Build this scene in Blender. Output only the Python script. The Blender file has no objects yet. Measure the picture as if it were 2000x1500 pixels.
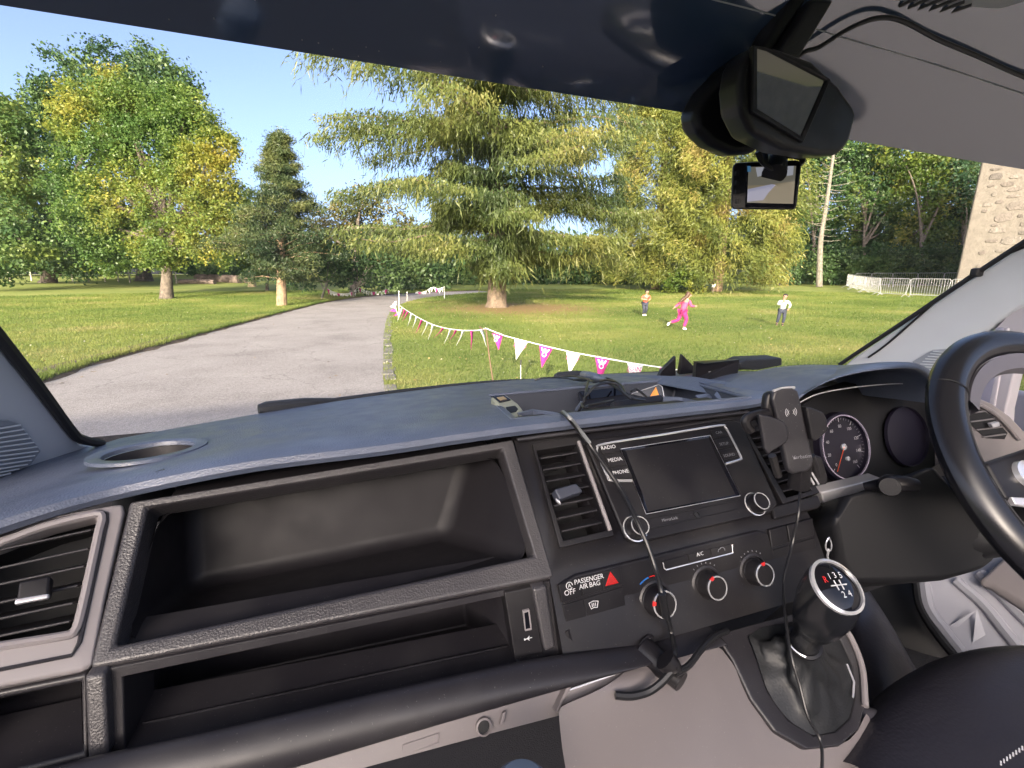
import bpy, bmesh, math, random
import numpy as np
from mathutils import Vector, Matrix
random.seed(7); RNG = np.random.default_rng(7)
S = bpy.context.scene
COL = S.collection
PI = math.pi

# ---------------------------------------------------------------- camera
ZC = 1.55                        # lens height above the drive
FPX, HOR, YAW = 900.0, 535.0, math.radians(18.6)
PITCH = math.atan((750 - HOR) / FPX)
cam = bpy.data.objects.new('camera', bpy.data.cameras.new('camera')); COL.objects.link(cam)
cam.location = (0, 0, ZC); cam.rotation_euler = (PI / 2 - PITCH, 0, -YAW)
cam.data.sensor_width = 36; cam.data.lens = 36 * FPX / 2000
cam.data.clip_start = 0.01; cam.data.clip_end = 1500
S.camera = cam

# ---------------------------------------------------------------- sky, sun, exposure
SUN_EL, SUN_AZ = math.radians(16.5), math.radians(25)      # light travels towards azimuth 25 deg right of the van's nose
W = bpy.data.worlds.new('World'); S.world = W; W.use_nodes = True
nt = W.node_tree; bg = nt.nodes['Background']
sky = nt.nodes.new('ShaderNodeTexSky'); sky.sky_type = 'NISHITA'; sky.sun_disc = False
sky.sun_elevation = SUN_EL; sky.sun_rotation = SUN_AZ + PI
sky.air_density = 0.36; sky.dust_density = 4.6; sky.ozone_density = 0.6
nt.links.new(sky.outputs[0], bg.inputs[0]); bg.inputs[1].default_value = 0.15
sun = bpy.data.objects.new('sun', bpy.data.lights.new('sun', 'SUN')); COL.objects.link(sun)
sun.data.energy = 2.55; sun.data.angle = math.radians(0.6); sun.data.color = (1.0, 0.86, 0.64)
ld = Vector((math.sin(SUN_AZ) * math.cos(SUN_EL), math.cos(SUN_AZ) * math.cos(SUN_EL), -math.sin(SUN_EL)))
sun.rotation_euler = ld.to_track_quat('-Z', 'Y').to_euler()
S.view_settings.view_transform = 'Standard'; S.view_settings.look = 'None'
S.view_settings.exposure = 2.2; S.view_settings.gamma = 1.0
S.render.engine = 'CYCLES'; S.cycles.use_denoising = True; S.cycles.max_bounces = 8; S.cycles.transparent_max_bounces = 12

# ---------------------------------------------------------------- rays: a direction of view -> a point on a surface of the place
CAM = Vector((0, 0, ZC))
def ray(px, py):
    x = (px - 1000) / FPX; y = -(py - 750) / FPX
    fw = math.cos(PITCH) + y * math.sin(PITCH); z = -math.sin(PITCH) + y * math.cos(PITCH)
    return Vector((x * math.cos(YAW) + fw * math.sin(YAW), fw * math.cos(YAW) - x * math.sin(YAW), z))
def onY(px, py, Y): r = ray(px, py); return CAM + r * (Y / r.y)
def onX(px, py, X): r = ray(px, py); return CAM + r * (X / r.x)
def onZ(px, py, z): r = ray(px, py); return CAM + r * (z / r.z)          # z relative to the lens
def plane(p, n): return (Vector(p) + CAM, Vector(n).normalized())        # p relative to the lens
def onP(px, py, pl, off=0.0):
    r = ray(px, py); p0, n = pl; p0 = p0 + n * off
    return CAM + r * ((p0 - CAM).dot(n) / r.dot(n))
def polyP(pl, pts, off=0.0): return [onP(x, y, pl, off) for x, y in pts]
def ground_z(x, y):
    d = math.hypot(x, y)
    t = min(max((d - 20) / 52, 0), 1)
    return 1.44 * (t * t * (1.5 - 0.5 * t) if t < 1 else 1.0)
def onG(px, py):
    r = ray(px, py); lo = 0.5; hi = None; t = 1.0
    while t < 400:
        p = CAM + r * t
        if p.z < ground_z(p.x, p.y): hi = t; break
        lo = t; t *= 1.03
    if hi is None: hi = 110; lo = 110
    for _ in range(30):
        m = (lo + hi) / 2; p = CAM + r * m
        if p.z < ground_z(p.x, p.y): hi = m
        else: lo = m
    p = CAM + r * hi; p.z = ground_z(p.x, p.y); return p

# ---------------------------------------------------------------- object helpers
ORG = {}
def org(parent): return ORG.get(parent, Vector((0, 0, 0)))
def tag(o, label=None, cat=None, group=None, kind=None):
    if label: o['label'] = label
    if cat: o['category'] = cat
    if group: o['group'] = group
    if kind: o['kind'] = kind
    return o
def thing(name, label, cat, loc=(0, 0, 0), group=None):
    o = bpy.data.objects.new(name, None); COL.objects.link(o); o.location = loc; o.empty_display_size = 0.05
    ORG[o] = Vector(loc); return tag(o, label, cat, group)
def link(name, me, mat, parent=None, smooth=True, bevel=0, bseg=2, subsurf=0, ang=30):
    o = bpy.data.objects.new(name, me); COL.objects.link(o)
    if mat is not None and not me.materials: me.materials.append(mat)
    if parent is not None:
        o.parent = parent; ORG[o] = org(parent)
        off = org(parent)
        if off.length > 0: me.transform(Matrix.Translation(-off))
    if smooth:
        me.polygons.foreach_set('use_smooth', [True] * len(me.polygons))
        if bevel == 0 and subsurf == 0: me.set_sharp_from_angle(angle=math.radians(ang))
    if bevel:
        b = o.modifiers.new('bevel', 'BEVEL'); b.width = bevel; b.segments = bseg; b.limit_method = 'ANGLE'; b.angle_limit = math.radians(28)
        b.harden_normals = False
        w = o.modifiers.new('wn', 'WEIGHTED_NORMAL'); w.keep_sharp = False
    if subsurf:
        s = o.modifiers.new('sub', 'SUBSURF'); s.levels = subsurf; s.render_levels = subsurf
    return o
def mesh(name, v, f, mat, parent=None, recalc=True, **k):
    me = bpy.data.meshes.new(name); me.from_pydata([tuple(p) for p in v], [], f)
    if recalc:
        bm = bmesh.new(); bm.from_mesh(me); bmesh.ops.recalc_face_normals(bm, faces=bm.faces); bm.to_mesh(me); bm.free()
    return link(name, me, mat, parent, **k)
def prism(name, pts, vec, mat, parent=None, **k):
    n = len(pts); vec = Vector(vec); v = [Vector(p) for p in pts] + [Vector(p) + vec for p in pts]
    f = [tuple(range(n)), tuple(range(2 * n - 1, n - 1, -1))] + [(i, (i + 1) % n, n + (i + 1) % n, n + i) for i in range(n)]
    return mesh(name, v, f, mat, parent, **k)
def frame(name, outer, inner, vec, mat, parent=None, **k):
    n = len(outer); vec = Vector(vec)
    v = [Vector(p) for p in outer] + [Vector(p) for p in inner] + [Vector(p) + vec for p in outer] + [Vector(p) + vec for p in inner]
    f = []
    for i in range(n):
        j = (i + 1) % n
        f += [(i, j, n + j, n + i), (2 * n + i, 3 * n + i, 3 * n + j, 2 * n + j), (i, 2 * n + i, 2 * n + j, j), (n + i, n + j, 3 * n + j, 3 * n + i)]
    return mesh(name, v, f, mat, parent, **k)
def liner(name, inner, back, mat, parent=None, **k):            # an open recess: walls from a rim loop to a back loop, and the back
    n = len(inner); v = list(inner) + list(back)
    f = [(i, (i + 1) % n, n + (i + 1) % n, n + i) for i in range(n)] + [tuple(range(n, 2 * n))]
    return mesh(name, v, f, mat, parent, **k)
def box(name, c, d, mat, parent=None, rot=None, **k):
    v = [Vector((x * d[0] / 2, y * d[1] / 2, z * d[2] / 2)) for x in (-1, 1) for y in (-1, 1) for z in (-1, 1)]
    if rot is not None: v = [rot @ p for p in v]
    v = [p + Vector(c) for p in v]
    f = [(0, 1, 3, 2), (4, 6, 7, 5), (0, 4, 5, 1), (2, 3, 7, 6), (0, 2, 6, 4), (1, 5, 7, 3)]
    return mesh(name, v, f, mat, parent, **k)
def catmull(P, n=6):
    P = [Vector(p) for p in P]
    if len(P) < 3: return P
    Q = [P[0] * 2 - P[1]] + P + [P[-1] * 2 - P[-2]]; out = []
    for i in range(1, len(Q) - 2):
        for k in range(n):
            t = k / n; a, b, c, d = Q[i - 1], Q[i], Q[i + 1], Q[i + 2]
            out.append(0.5 * ((2 * b) + (c - a) * t + (2 * a - 5 * b + 4 * c - d) * t * t + (3 * b - a - 3 * c + d) * t ** 3))
    return out + [P[-1]]
def tubedata(P, r, seg=8, closed=False):
    P = [Vector(p) for p in P]; n = len(P); rr = r if isinstance(r, (list, tuple)) else [r] * n
    v, f = [], []; up = None
    for i in range(n):
        if closed: t = (P[(i + 1) % n] - P[i - 1])
        else: t = P[min(i + 1, n - 1)] - P[max(i - 1, 0)]
        t = t.normalized() if t.length > 0 else Vector((0, 0, 1))
        if up is None: up = t.orthogonal()
        u = (up - t * up.dot(t))
        u = u.normalized() if u.length > 1e-6 else t.orthogonal().normalized()
        up = u; w = t.cross(u)
        for k in range(seg):
            a = 2 * PI * k / seg; v.append(P[i] + (u * math.cos(a) + w * math.sin(a)) * rr[i])
    m = n if closed else n - 1
    for i in range(m):
        a0, b0 = i * seg, ((i + 1) % n) * seg
        for k in range(seg): f.append((a0 + k, a0 + (k + 1) % seg, b0 + (k + 1) % seg, b0 + k))
    if not closed: f += [tuple(range(seg - 1, -1, -1)), tuple(range((n - 1) * seg, n * seg))]
    return v, f
def tube(name, P, r, mat, parent=None, seg=8, sm=0, closed=False, **k):
    if sm: P = catmull(P, sm)
    if sm and isinstance(r, (list, tuple)):
        r0 = r; m = len(P); r = [float(np.interp(i / (m - 1) * (len(r0) - 1), range(len(r0)), r0)) for i in range(m)]
    v, f = tubedata(P, r, seg, closed); return mesh(name, v, f, mat, parent, **k)
def basis(n, up=(0, 0, 1)):
    n = Vector(n).normalized(); u = Vector(up); u = (u - n * u.dot(n))
    if u.length < 1e-5: u = n.orthogonal()
    u.normalize(); return u.cross(n).normalized(), u, n             # x right, y up, z out
def lathe(name, prof, c, axis, mat, parent=None, seg=32, cap0=True, cap1=True, **k):      # prof: (radius, height along axis)
    x, y, n = basis(axis); c = Vector(c); v, f = [], []
    for r, h in prof:
        for i in range(seg):
            a = 2 * PI * i / seg; v.append(c + n * h + (x * math.cos(a) + y * math.sin(a)) * r)
    for j in range(len(prof) - 1):
        for i in range(seg): f.append((j * seg + i, j * seg + (i + 1) % seg, (j + 1) * seg + (i + 1) % seg, (j + 1) * seg + i))
    if cap0: f.append(tuple(range(seg - 1, -1, -1)))
    if cap1: f.append(tuple(range((len(prof) - 1) * seg, len(prof) * seg)))
    return mesh(name, v, f, mat, parent, **k)
def loft(name, rings, mat, parent=None, closed=False, caps=False, **k):
    n = len(rings[0]); v = [p for r in rings for p in r]; f = []
    for j in range(len(rings) - 1):
        for i in range(n if closed else n - 1):
            f.append((j * n + i, j * n + (i + 1) % n, (j + 1) * n + (i + 1) % n, (j + 1) * n + i))
    if caps: f += [tuple(range(n - 1, -1, -1)), tuple(range((len(rings) - 1) * n, len(rings) * n))]
    return mesh(name, v, f, mat, parent, **k)
def meshes(name, data, mat, parent=None, **k):                      # several (verts, faces) joined as one piece
    v, f = [], []
    for a, b in data:
        o = len(v); v += list(a); f += [tuple(i + o for i in q) for q in b]
    return mesh(name, v, f, mat, parent, **k)
def boxdata(c, d, rot=None):
    v = [Vector((x * d[0] / 2, y * d[1] / 2, z * d[2] / 2)) for x in (-1, 1) for y in (-1, 1) for z in (-1, 1)]
    if rot is not None: v = [rot @ p for p in v]
    return [p + Vector(c) for p in v], [(0, 1, 3, 2), (4, 6, 7, 5), (0, 4, 5, 1), (2, 3, 7, 6), (0, 2, 6, 4), (1, 5, 7, 3)]
def text(name, s, c, xd, yd, size, mat, parent=None, ext=0.0003, align='CENTER', space=1.0):
    cu = bpy.data.curves.new(name, 'FONT'); cu.body = s; cu.size = size; cu.align_x = align; cu.align_y = 'CENTER'; cu.space_line = 0.85
    cu.space_character = space; cu.extrude = 0; cu.resolution_u = 3
    ob = bpy.data.objects.new(name, cu); me = bpy.data.meshes.new_from_object(ob); bpy.data.objects.remove(ob); bpy.data.curves.remove(cu)
    xd = Vector(xd).normalized(); n = xd.cross(Vector(yd)).normalized(); yd = n.cross(xd)
    M = Matrix((xd, yd, n)).transposed().to_4x4(); M.translation = Vector(c) + n * ext
    me.transform(M); me.materials.clear()
    return link(name, me, mat, parent, smooth=False)
def boolcut(o, cutters):
    for c in cutters:
        m = o.modifiers.new('cut', 'BOOLEAN'); m.object = c; m.operation = 'DIFFERENCE'; m.solver = 'EXACT'
    bpy.context.view_layer.update()
    me = bpy.data.meshes.new_from_object(o.evaluated_get(bpy.context.evaluated_depsgraph_get()))
    o.modifiers.clear(); old = o.data; o.data = me; bpy.data.meshes.remove(old)
    for c in cutters: bpy.data.objects.remove(c)
    return o

# ---------------------------------------------------------------- materials
MATS = {}
def mat(name, col=(0.5, 0.5, 0.5), rough=0.5, metal=0.0, spec=0.5, bump=None, var=0.0, vscale=8.0, coat=0.0, emit=None, estr=1.0, rvar=0.0):
    m = bpy.data.materials.new(name); m.use_nodes = True; t = m.node_tree; b = t.nodes['Principled BSDF']
    b.inputs['Base Color'].default_value = (*col, 1); b.inputs['Roughness'].default_value = rough
    b.inputs['Metallic'].default_value = metal; b.inputs['Specular IOR Level'].default_value = spec
    b.inputs['Coat Weight'].default_value = coat
    tc = None
    def coords():
        nonlocal tc
        if tc is None: tc = t.nodes.new('ShaderNodeTexCoord')
        return tc.outputs['Object']
    if var:
        n = t.nodes.new('ShaderNodeTexNoise'); n.inputs['Scale'].default_value = vscale; n.inputs['Detail'].default_value = 6
        t.links.new(coords(), n.inputs['Vector'])
        r = t.nodes.new('ShaderNodeMapRange'); r.inputs['From Min'].default_value = 0.3; r.inputs['From Max'].default_value = 0.7
        r.inputs['To Min'].default_value = 1 - var; r.inputs['To Max'].default_value = 1 + var
        t.links.new(n.outputs['Fac'], r.inputs['Value'])
        x = t.nodes.new('ShaderNodeMix'); x.data_type = 'RGBA'; x.blend_type = 'MULTIPLY'; x.inputs[0].default_value = 1
        x.inputs[6].default_value = (*col, 1); t.links.new(r.outputs[0], x.inputs[7]); t.links.new(x.outputs[2], b.inputs['Base Color'])
    if rvar:
        n = t.nodes.new('ShaderNodeTexNoise'); n.inputs['Scale'].default_value = 30; n.inputs['Detail'].default_value = 8; t.links.new(coords(), n.inputs['Vector'])
        r = t.nodes.new('ShaderNodeMapRange'); r.inputs['From Min'].default_value = 0.3; r.inputs['From Max'].default_value = 0.7
        r.inputs['To Min'].default_value = rough - rvar; r.inputs['To Max'].default_value = rough + rvar
        t.links.new(n.outputs['Fac'], r.inputs['Value']); t.links.new(r.outputs[0], b.inputs['Roughness'])
    if bump:
        kind, sc, st, dist = bump
        if kind == 'grain':
            n = t.nodes.new('ShaderNodeTexVoronoi'); n.inputs['Scale'].default_value = sc; n.feature = 'SMOOTH_F1'; out = n.outputs['Distance']
        else:
            n = t.nodes.new('ShaderNodeTexNoise'); n.inputs['Scale'].default_value = sc; n.inputs['Detail'].default_value = 8; out = n.outputs['Fac']
        t.links.new(coords(), n.inputs['Vector'])
        bp = t.nodes.new('ShaderNodeBump'); bp.inputs['Strength'].default_value = st; bp.inputs['Distance'].default_value = dist
        t.links.new(out, bp.inputs['Height']); t.links.new(bp.outputs[0], b.inputs['Normal'])
    if emit:
        b.inputs['Emission Color'].default_value = (*emit, 1); b.inputs['Emission Strength'].default_value = estr
    MATS[name] = m; return m
M_TOP = mat('dash_pad_plastic', (0.088, 0.107, 0.160), 0.40, spec=0.9, bump=('grain', 560, 0.45, 0.0009), var=0.10, vscale=14, rvar=0.1)  # blue of the reflected sky is put into the base colour
M_TEX = mat('grained_charcoal', (0.040, 0.037, 0.041), 0.40, spec=0.6, bump=('grain', 640, 0.38, 0.0009), var=0.08, rvar=0.06)
M_DARK = mat('charcoal_plastic', (0.018, 0.0165, 0.0205), 0.44, bump=('noise', 900, 0.2, 0.0004), var=0.1, rvar=0.08)
M_BLK = mat('black_plastic', (0.0095, 0.0086, 0.0108), 0.40, spec=0.36, bump=('noise', 700, 0.12, 0.0003), rvar=0.06)
M_MATTE = mat('matt_black', (0.008, 0.008, 0.010), 0.55)
M_GLOSS = mat('gloss_black', (0.006, 0.006, 0.009), 0.06, spec=0.6)
M_SCREEN = mat('screen_glass', (0.004, 0.004, 0.004), 0.10, spec=0.10)
M_BEIGE = mat('warm_grey_plastic', (0.165, 0.147, 0.150), 0.5, bump=('noise', 800, 0.2, 0.0004), var=0.05)
M_PILLAR = mat('pillar_grey', (0.50, 0.54, 0.60), 0.6, bump=('noise', 600, 0.2, 0.0005), var=0.04)
M_VENTG = mat('satin_grey', (0.24, 0.218, 0.222), 0.42, bump=('noise', 900, 0.1, 0.0003))
M_CHROME = mat('chrome', (0.80, 0.80, 0.82), 0.16, metal=0.65)
M_SILVER = mat('silver_trim', (0.66, 0.65, 0.68), 0.3, metal=0.5)
M_WHITE = mat('white_print', (0.62, 0.62, 0.64), 0.5)
M_GREYP = mat('grey_print', (0.22, 0.22, 0.24), 0.5)
M_RED = mat('red_print', (0.62, 0.02, 0.02), 0.4)
M_BLUE = mat('blue_print', (0.02, 0.14, 0.45), 0.4)
M_RUB = mat('rubber', (0.012, 0.012, 0.014), 0.6)
M_CABLE = mat('cable_black', (0.014, 0.014, 0.016), 0.35)
M_LEATHER = mat('seat_leather', (0.022, 0.021, 0.029), 0.42, bump=('grain', 300, 0.35, 0.0008), rvar=0.06)
M_WHEEL = mat('wheel_leather', (0.012, 0.012, 0.015), 0.25, bump=('noise', 500, 0.1, 0.0003))
M_HEAD = mat('headliner', (0.66, 0.64, 0.61), 0.9, bump=('noise', 700, 0.3, 0.0006))
M_CARPET = mat('carpet', (0.022, 0.022, 0.027), 0.95, bump=('noise', 500, 0.8, 0.002))
M_SILL = mat('painted_sill', (0.36, 0.36, 0.40), 0.35)
M_OLIVE = mat('olive_shell', (0.24, 0.25, 0.19), 0.4)
def dust(m, amount=0.35, sc=520, thr=0.70):
    t = m.node_tree; b = t.nodes['Principled BSDF']; tc = t.nodes.new('ShaderNodeTexCoord'); n = t.nodes.new('ShaderNodeTexNoise'); n.inputs['Scale'].default_value = sc; n.inputs['Detail'].default_value = 2
    n2 = t.nodes.new('ShaderNodeTexNoise'); n2.inputs['Scale'].default_value = 9; n2.inputs['Detail'].default_value = 5; t.links.new(tc.outputs['Object'], n.inputs['Vector']); t.links.new(tc.outputs['Object'], n2.inputs['Vector'])
    r = t.nodes.new('ShaderNodeMapRange'); r.inputs['From Min'].default_value = thr; r.inputs['From Max'].default_value = thr + 0.05; r.inputs['To Max'].default_value = amount; t.links.new(n.outputs['Fac'], r.inputs['Value'])
    r2 = t.nodes.new('ShaderNodeMapRange'); r2.inputs['From Min'].default_value = 0.45; r2.inputs['From Max'].default_value = 0.75; r2.inputs['To Max'].default_value = 0.05; t.links.new(n2.outputs['Fac'], r2.inputs['Value'])
    mx = t.nodes.new('ShaderNodeMath'); mx.operation = 'MAXIMUM'; t.links.new(r.outputs[0], mx.inputs[0]); t.links.new(r2.outputs[0], mx.inputs[1])
    x = t.nodes.new('ShaderNodeMix'); x.data_type = 'RGBA'; t.links.new(mx.outputs[0], x.inputs[0]); x.inputs[7].default_value = (0.42, 0.40, 0.37, 1)
    src = b.inputs['Base Color'].links[0].from_socket if b.inputs['Base Color'].is_linked else None
    if src: t.links.new(src, x.inputs[6])
    else: x.inputs[6].default_value = b.inputs['Base Color'].default_value
    t.links.new(x.outputs[2], b.inputs['Base Color'])
for _m in (M_TOP, M_TEX, M_DARK, M_BLK, M_BEIGE): dust(_m, 0.20 if _m is not M_BLK else 0.12)
M_NAVY = mat('tint_film', (0.075, 0.125, 0.235), 0.35, spec=0.6)
def _film(m):
    t = m.node_tree; b = t.nodes['Principled BSDF']; o = t.nodes['Material Output']; g = t.nodes.new('ShaderNodeBsdfGlossy'); g.inputs['Roughness'].default_value = 0.06; g.inputs[0].default_value = (0.64, 0.63, 0.62, 1)
    x = t.nodes.new('ShaderNodeMixShader'); x.inputs[0].default_value = 0.42; t.links.new(b.outputs[0], x.inputs[1]); t.links.new(g.outputs[0], x.inputs[2]); t.links.new(x.outputs[0], o.inputs[0])
_film(M_NAVY)
# ================================================================ OUTDOORS
CF = Vector((math.sin(YAW) * math.cos(PITCH), math.cos(YAW) * math.cos(PITCH), -math.sin(PITCH)))
def depth(p): return (Vector(p) - CAM).dot(CF)
def at(px, py, d): return CAM + ray(px, py) * d                    # d: distance along the view axis
def gz(P): d = np.hypot(P[:, 0], P[:, 1]); t = np.clip((d - 20) / 52, 0, 1); return 1.44 * np.where(t < 1, t * t * (1.5 - 0.5 * t), 1.0)

def nodes(m): return m.node_tree, m.node_tree.nodes['Principled BSDF']
def ramp(t, stops):
    r = t.nodes.new('ShaderNodeValToRGB'); e = r.color_ramp.elements
    while len(e) < len(stops): e.new(0.5)
    for k, (p, c) in enumerate(stops): e[k].position = p; e[k].color = (*c, 1)
    return r
# ---- lawn material
M_LAWN = mat('lawn', (0.1, 0.15, 0.03), 0.9, spec=0.2); t, b = nodes(M_LAWN)
tc = t.nodes.new('ShaderNodeTexCoord')
def noise(t, src, sc, det=6, rough=0.6): n = t.nodes.new('ShaderNodeTexNoise'); n.inputs['Scale'].default_value = sc; n.inputs['Detail'].default_value = det; n.inputs['Roughness'].default_value = rough; t.links.new(src, n.inputs['Vector']); return n
def mixc(t, f, a, b_): x = t.nodes.new('ShaderNodeMix'); x.data_type = 'RGBA'; t.links.new(f, x.inputs[0]); t.links.new(a, x.inputs[6]); t.links.new(b_, x.inputs[7]); return x.outputs[2]
mpg = t.nodes.new('ShaderNodeMapping'); mpg.inputs['Scale'].default_value = (0.35, 1, 1); t.links.new(tc.outputs['Object'], mpg.inputs[0])
n1 = noise(t, mpg.outputs[0], 1.1, 8, 0.65); n2 = noise(t, tc.outputs['Object'], 28, 8, 0.7); n3 = noise(t, tc.outputs['Object'], 0.16, 4)
r1 = ramp(t, [(0.30, (0.115, 0.165, 0.042)), (0.5, (0.20, 0.24, 0.062)), (0.64, (0.31, 0.30, 0.092)), (0.78, (0.41, 0.355, 0.14))])
r2 = ramp(t, [(0.3, (0.095, 0.14, 0.034)), (0.55, (0.20, 0.24, 0.060)), (0.75, (0.36, 0.34, 0.115))])
t.links.new(n1.outputs['Fac'], r1.inputs[0]); t.links.new(n2.outputs['Fac'], r2.inputs[0])
half = t.nodes.new('ShaderNodeValue'); half.outputs[0].default_value = 0.45
c1 = mixc(t, half.outputs[0], r1.outputs[0], r2.outputs[0])
# bare needle litter under the big spruce
SPR = onG(970, 600)
dist = t.nodes.new('ShaderNodeVectorMath'); dist.operation = 'DISTANCE'; dist.inputs[1].default_value = (SPR.x + 0.8, SPR.y - 0.9, SPR.z)
mpd = t.nodes.new('ShaderNodeMapping'); mpd.inputs['Location'].default_value = (0, 0, 0); t.links.new(tc.outputs['Object'], mpd.inputs[0]); t.links.new(mpd.outputs[0], dist.inputs[0])
na = noise(t, tc.outputs['Object'], 0.9, 6)
ad = t.nodes.new('ShaderNodeMath'); ad.operation = 'MULTIPLY_ADD'; ad.inputs[1].default_value = 5.0; ad.inputs[2].default_value = -2.5; t.links.new(na.outputs['Fac'], ad.inputs[0])
sm_ = t.nodes.new('ShaderNodeMath'); sm_.operation = 'ADD'; t.links.new(dist.outputs['Value'], sm_.inputs[0]); t.links.new(ad.outputs[0], sm_.inputs[1])
mrl = t.nodes.new('ShaderNodeMapRange'); mrl.inputs['From Min'].default_value = 2.2; mrl.inputs['From Max'].default_value = 6.2; mrl.inputs['To Min'].default_value = 0.95; mrl.inputs['To Max'].default_value = 0.0; t.links.new(sm_.outputs[0], mrl.inputs['Value'])
r3 = ramp(t, [(0.3, (0.17, 0.105, 0.045)), (0.6, (0.27, 0.185, 0.08)), (0.8, (0.24, 0.21, 0.07))]); t.links.new(n2.outputs['Fac'], r3.inputs[0])
c2 = mixc(t, mrl.outputs[0], c1, r3.outputs[0]); t.links.new(c2, b.inputs['Base Color'])
bp = t.nodes.new('ShaderNodeBump'); bp.inputs['Strength'].default_value = 0.4; bp.inputs['Distance'].default_value = 0.02; t.links.new(n2.outputs['Fac'], bp.inputs['Height']); t.links.new(bp.outputs[0], b.inputs['Normal'])
# ---- asphalt
M_ROAD = mat('worn_asphalt', (0.2, 0.19, 0.2), 0.85, spec=0.25); t, b = nodes(M_ROAD)
tc = t.nodes.new('ShaderNodeTexCoord'); n1 = noise(t, tc.outputs['Object'], 90, 8, 0.8); n2 = noise(t, tc.outputs['Object'], 0.7, 8, 0.6)
vo = t.nodes.new('ShaderNodeTexVoronoi'); vo.inputs['Scale'].default_value = 75; t.links.new(tc.outputs['Object'], vo.inputs['Vector'])
r1 = ramp(t, [(0.25, (0.165, 0.150, 0.148)), (0.5, (0.275, 0.254, 0.250)), (0.75, (0.40, 0.372, 0.365))]); r2 = ramp(t, [(0.32, (0.175, 0.160, 0.158)), (0.5, (0.275, 0.256, 0.251)), (0.68, (0.335, 0.315, 0.308))])
t.links.new(vo.outputs['Color'], r1.inputs[0]); t.links.new(n2.outputs['Fac'], r2.inputs[0])
half = t.nodes.new('ShaderNodeValue'); half.outputs[0].default_value = 0.55; cc_ = mixc(t, half.outputs[0], r1.outputs[0], r2.outputs[0])
# one dark lengthways seam with cracks
vc = t.nodes.new('ShaderNodeTexVoronoi'); vc.feature = 'DISTANCE_TO_EDGE'; vc.inputs['Scale'].default_value = 0.45
nw = noise(t, tc.outputs['Object'], 2.0, 5); av = t.nodes.new('ShaderNodeVectorMath'); av.operation = 'MULTIPLY_ADD'; av.inputs[1].default_value = (0.5, 0.5, 0.5); t.links.new(nw.outputs['Color'], av.inputs[0]); t.links.new(tc.outputs['Object'], av.inputs[2]); t.links.new(av.outputs[0], vc.inputs['Vector'])
mc = t.nodes.new('ShaderNodeMapRange'); mc.inputs['From Max'].default_value = 0.008; mc.inputs['To Min'].default_value = 0.35; mc.inputs['To Max'].default_value = 0.0; t.links.new(vc.outputs['Distance'], mc.inputs['Value'])
dk = t.nodes.new('ShaderNodeRGB'); dk.outputs[0].default_value = (0.06, 0.055, 0.058, 1); t.links.new(mixc(t, mc.outputs[0], cc_, dk.outputs[0]), b.inputs['Base Color'])
bp = t.nodes.new('ShaderNodeBump'); bp.inputs['Strength'].default_value = 0.6; bp.inputs['Distance'].default_value = 0.006; t.links.new(vo.outputs['Distance'], bp.inputs['Height']); t.links.new(bp.outputs[0], b.inputs['Normal'])

# ---- ground sheet
v, f = [], []; RR = [0.0, 1, 2, 4, 6, 8, 10, 12, 15, 18, 20, 22, 24, 27, 30, 33, 37, 41, 45, 50, 56, 62, 68, 72, 80, 100, 150, 250, 450, 800]; NA_ = 96
v.append(Vector((0, 0, 0)))
for r in RR[1:]:
    for k in range(NA_):
        a = 2 * PI * k / NA_; x, y = r * math.cos(a), r * math.sin(a); v.append(Vector((x, y, ground_z(x, y) - (max(0, r - 250) * 0.004))))
for k in range(NA_): f.append((0, 1 + k, 1 + (k + 1) % NA_))
for j in range(len(RR) - 2):
    for k in range(NA_): a, b2 = 1 + j * NA_, 1 + (j + 1) * NA_; f.append((a + k, b2 + k, b2 + (k + 1) % NA_, a + (k + 1) % NA_))
tag(mesh('lawn', v, f, M_LAWN), kind='structure')
# ---- drive
rl = [Vector((-5.2, -8, 0)), Vector((-4.9, 2, 0)), Vector((-4.6, 6.5, 0))] + [onG(x, y) for x, y in [(80, 748), (180, 713), (300, 680), (400, 652), (500, 625), (580, 604), (640, 590), (700, 581.5), (760, 576), (820, 572.5), (880, 570), (935, 568)]]
rr_ = [Vector((0.25, -8, 0)), Vector((0.27, 2, 0)), Vector((0.29, 5, 0))] + [onG(x, y) for x, y in [(749, 745), (749, 700), (751, 650), (758, 618), (772, 601), (796, 590), (826, 583), (866, 577.5), (910, 574), (940, 572), (960, 570.5)]]
def resample(P, n):
    P = catmull(P, 6); L = [0]
    for a, b_ in zip(P, P[1:]): L.append(L[-1] + (b_ - a).length)
    out = []
    for k in range(n):
        s = L[-1] * k / (n - 1); i = min(max(np.searchsorted(L, s) - 1, 0), len(P) - 2); q = (s - L[i]) / max(L[i + 1] - L[i], 1e-6); out.append(P[i].lerp(P[i + 1], q))
    return out
RL, RRt = resample(rl, 90), resample(rr_, 90)
v = []; NC = 9
for a, b_ in zip(RL, RRt):
    for k in range(NC): p = a.lerp(b_, k / (NC - 1)); v.append(Vector((p.x, p.y, ground_z(p.x, p.y) + 0.006)))
tag(mesh('drive', v, [(j * NC + k, j * NC + k + 1, j * NC + NC + 1 + k, j * NC + NC + k) for j in range(89) for k in range(NC - 1)], M_ROAD), kind='structure')
ROADP = np.array([(p.x, p.y) for p in RL] + [(p.x, p.y) for p in reversed(RRt)])
def inpoly(P, poly):
    x, y = P[:, 0], P[:, 1]; c = np.zeros(len(P), bool); j = len(poly) - 1
    for i in range(len(poly)):
        xi, yi = poly[i]; xj, yj = poly[j]
        if yi != yj: c ^= ((yi > y) != (yj > y)) & (x < (xj - xi) * (y - yi) / (yj - yi) + xi)
        j = i
    return c
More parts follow.
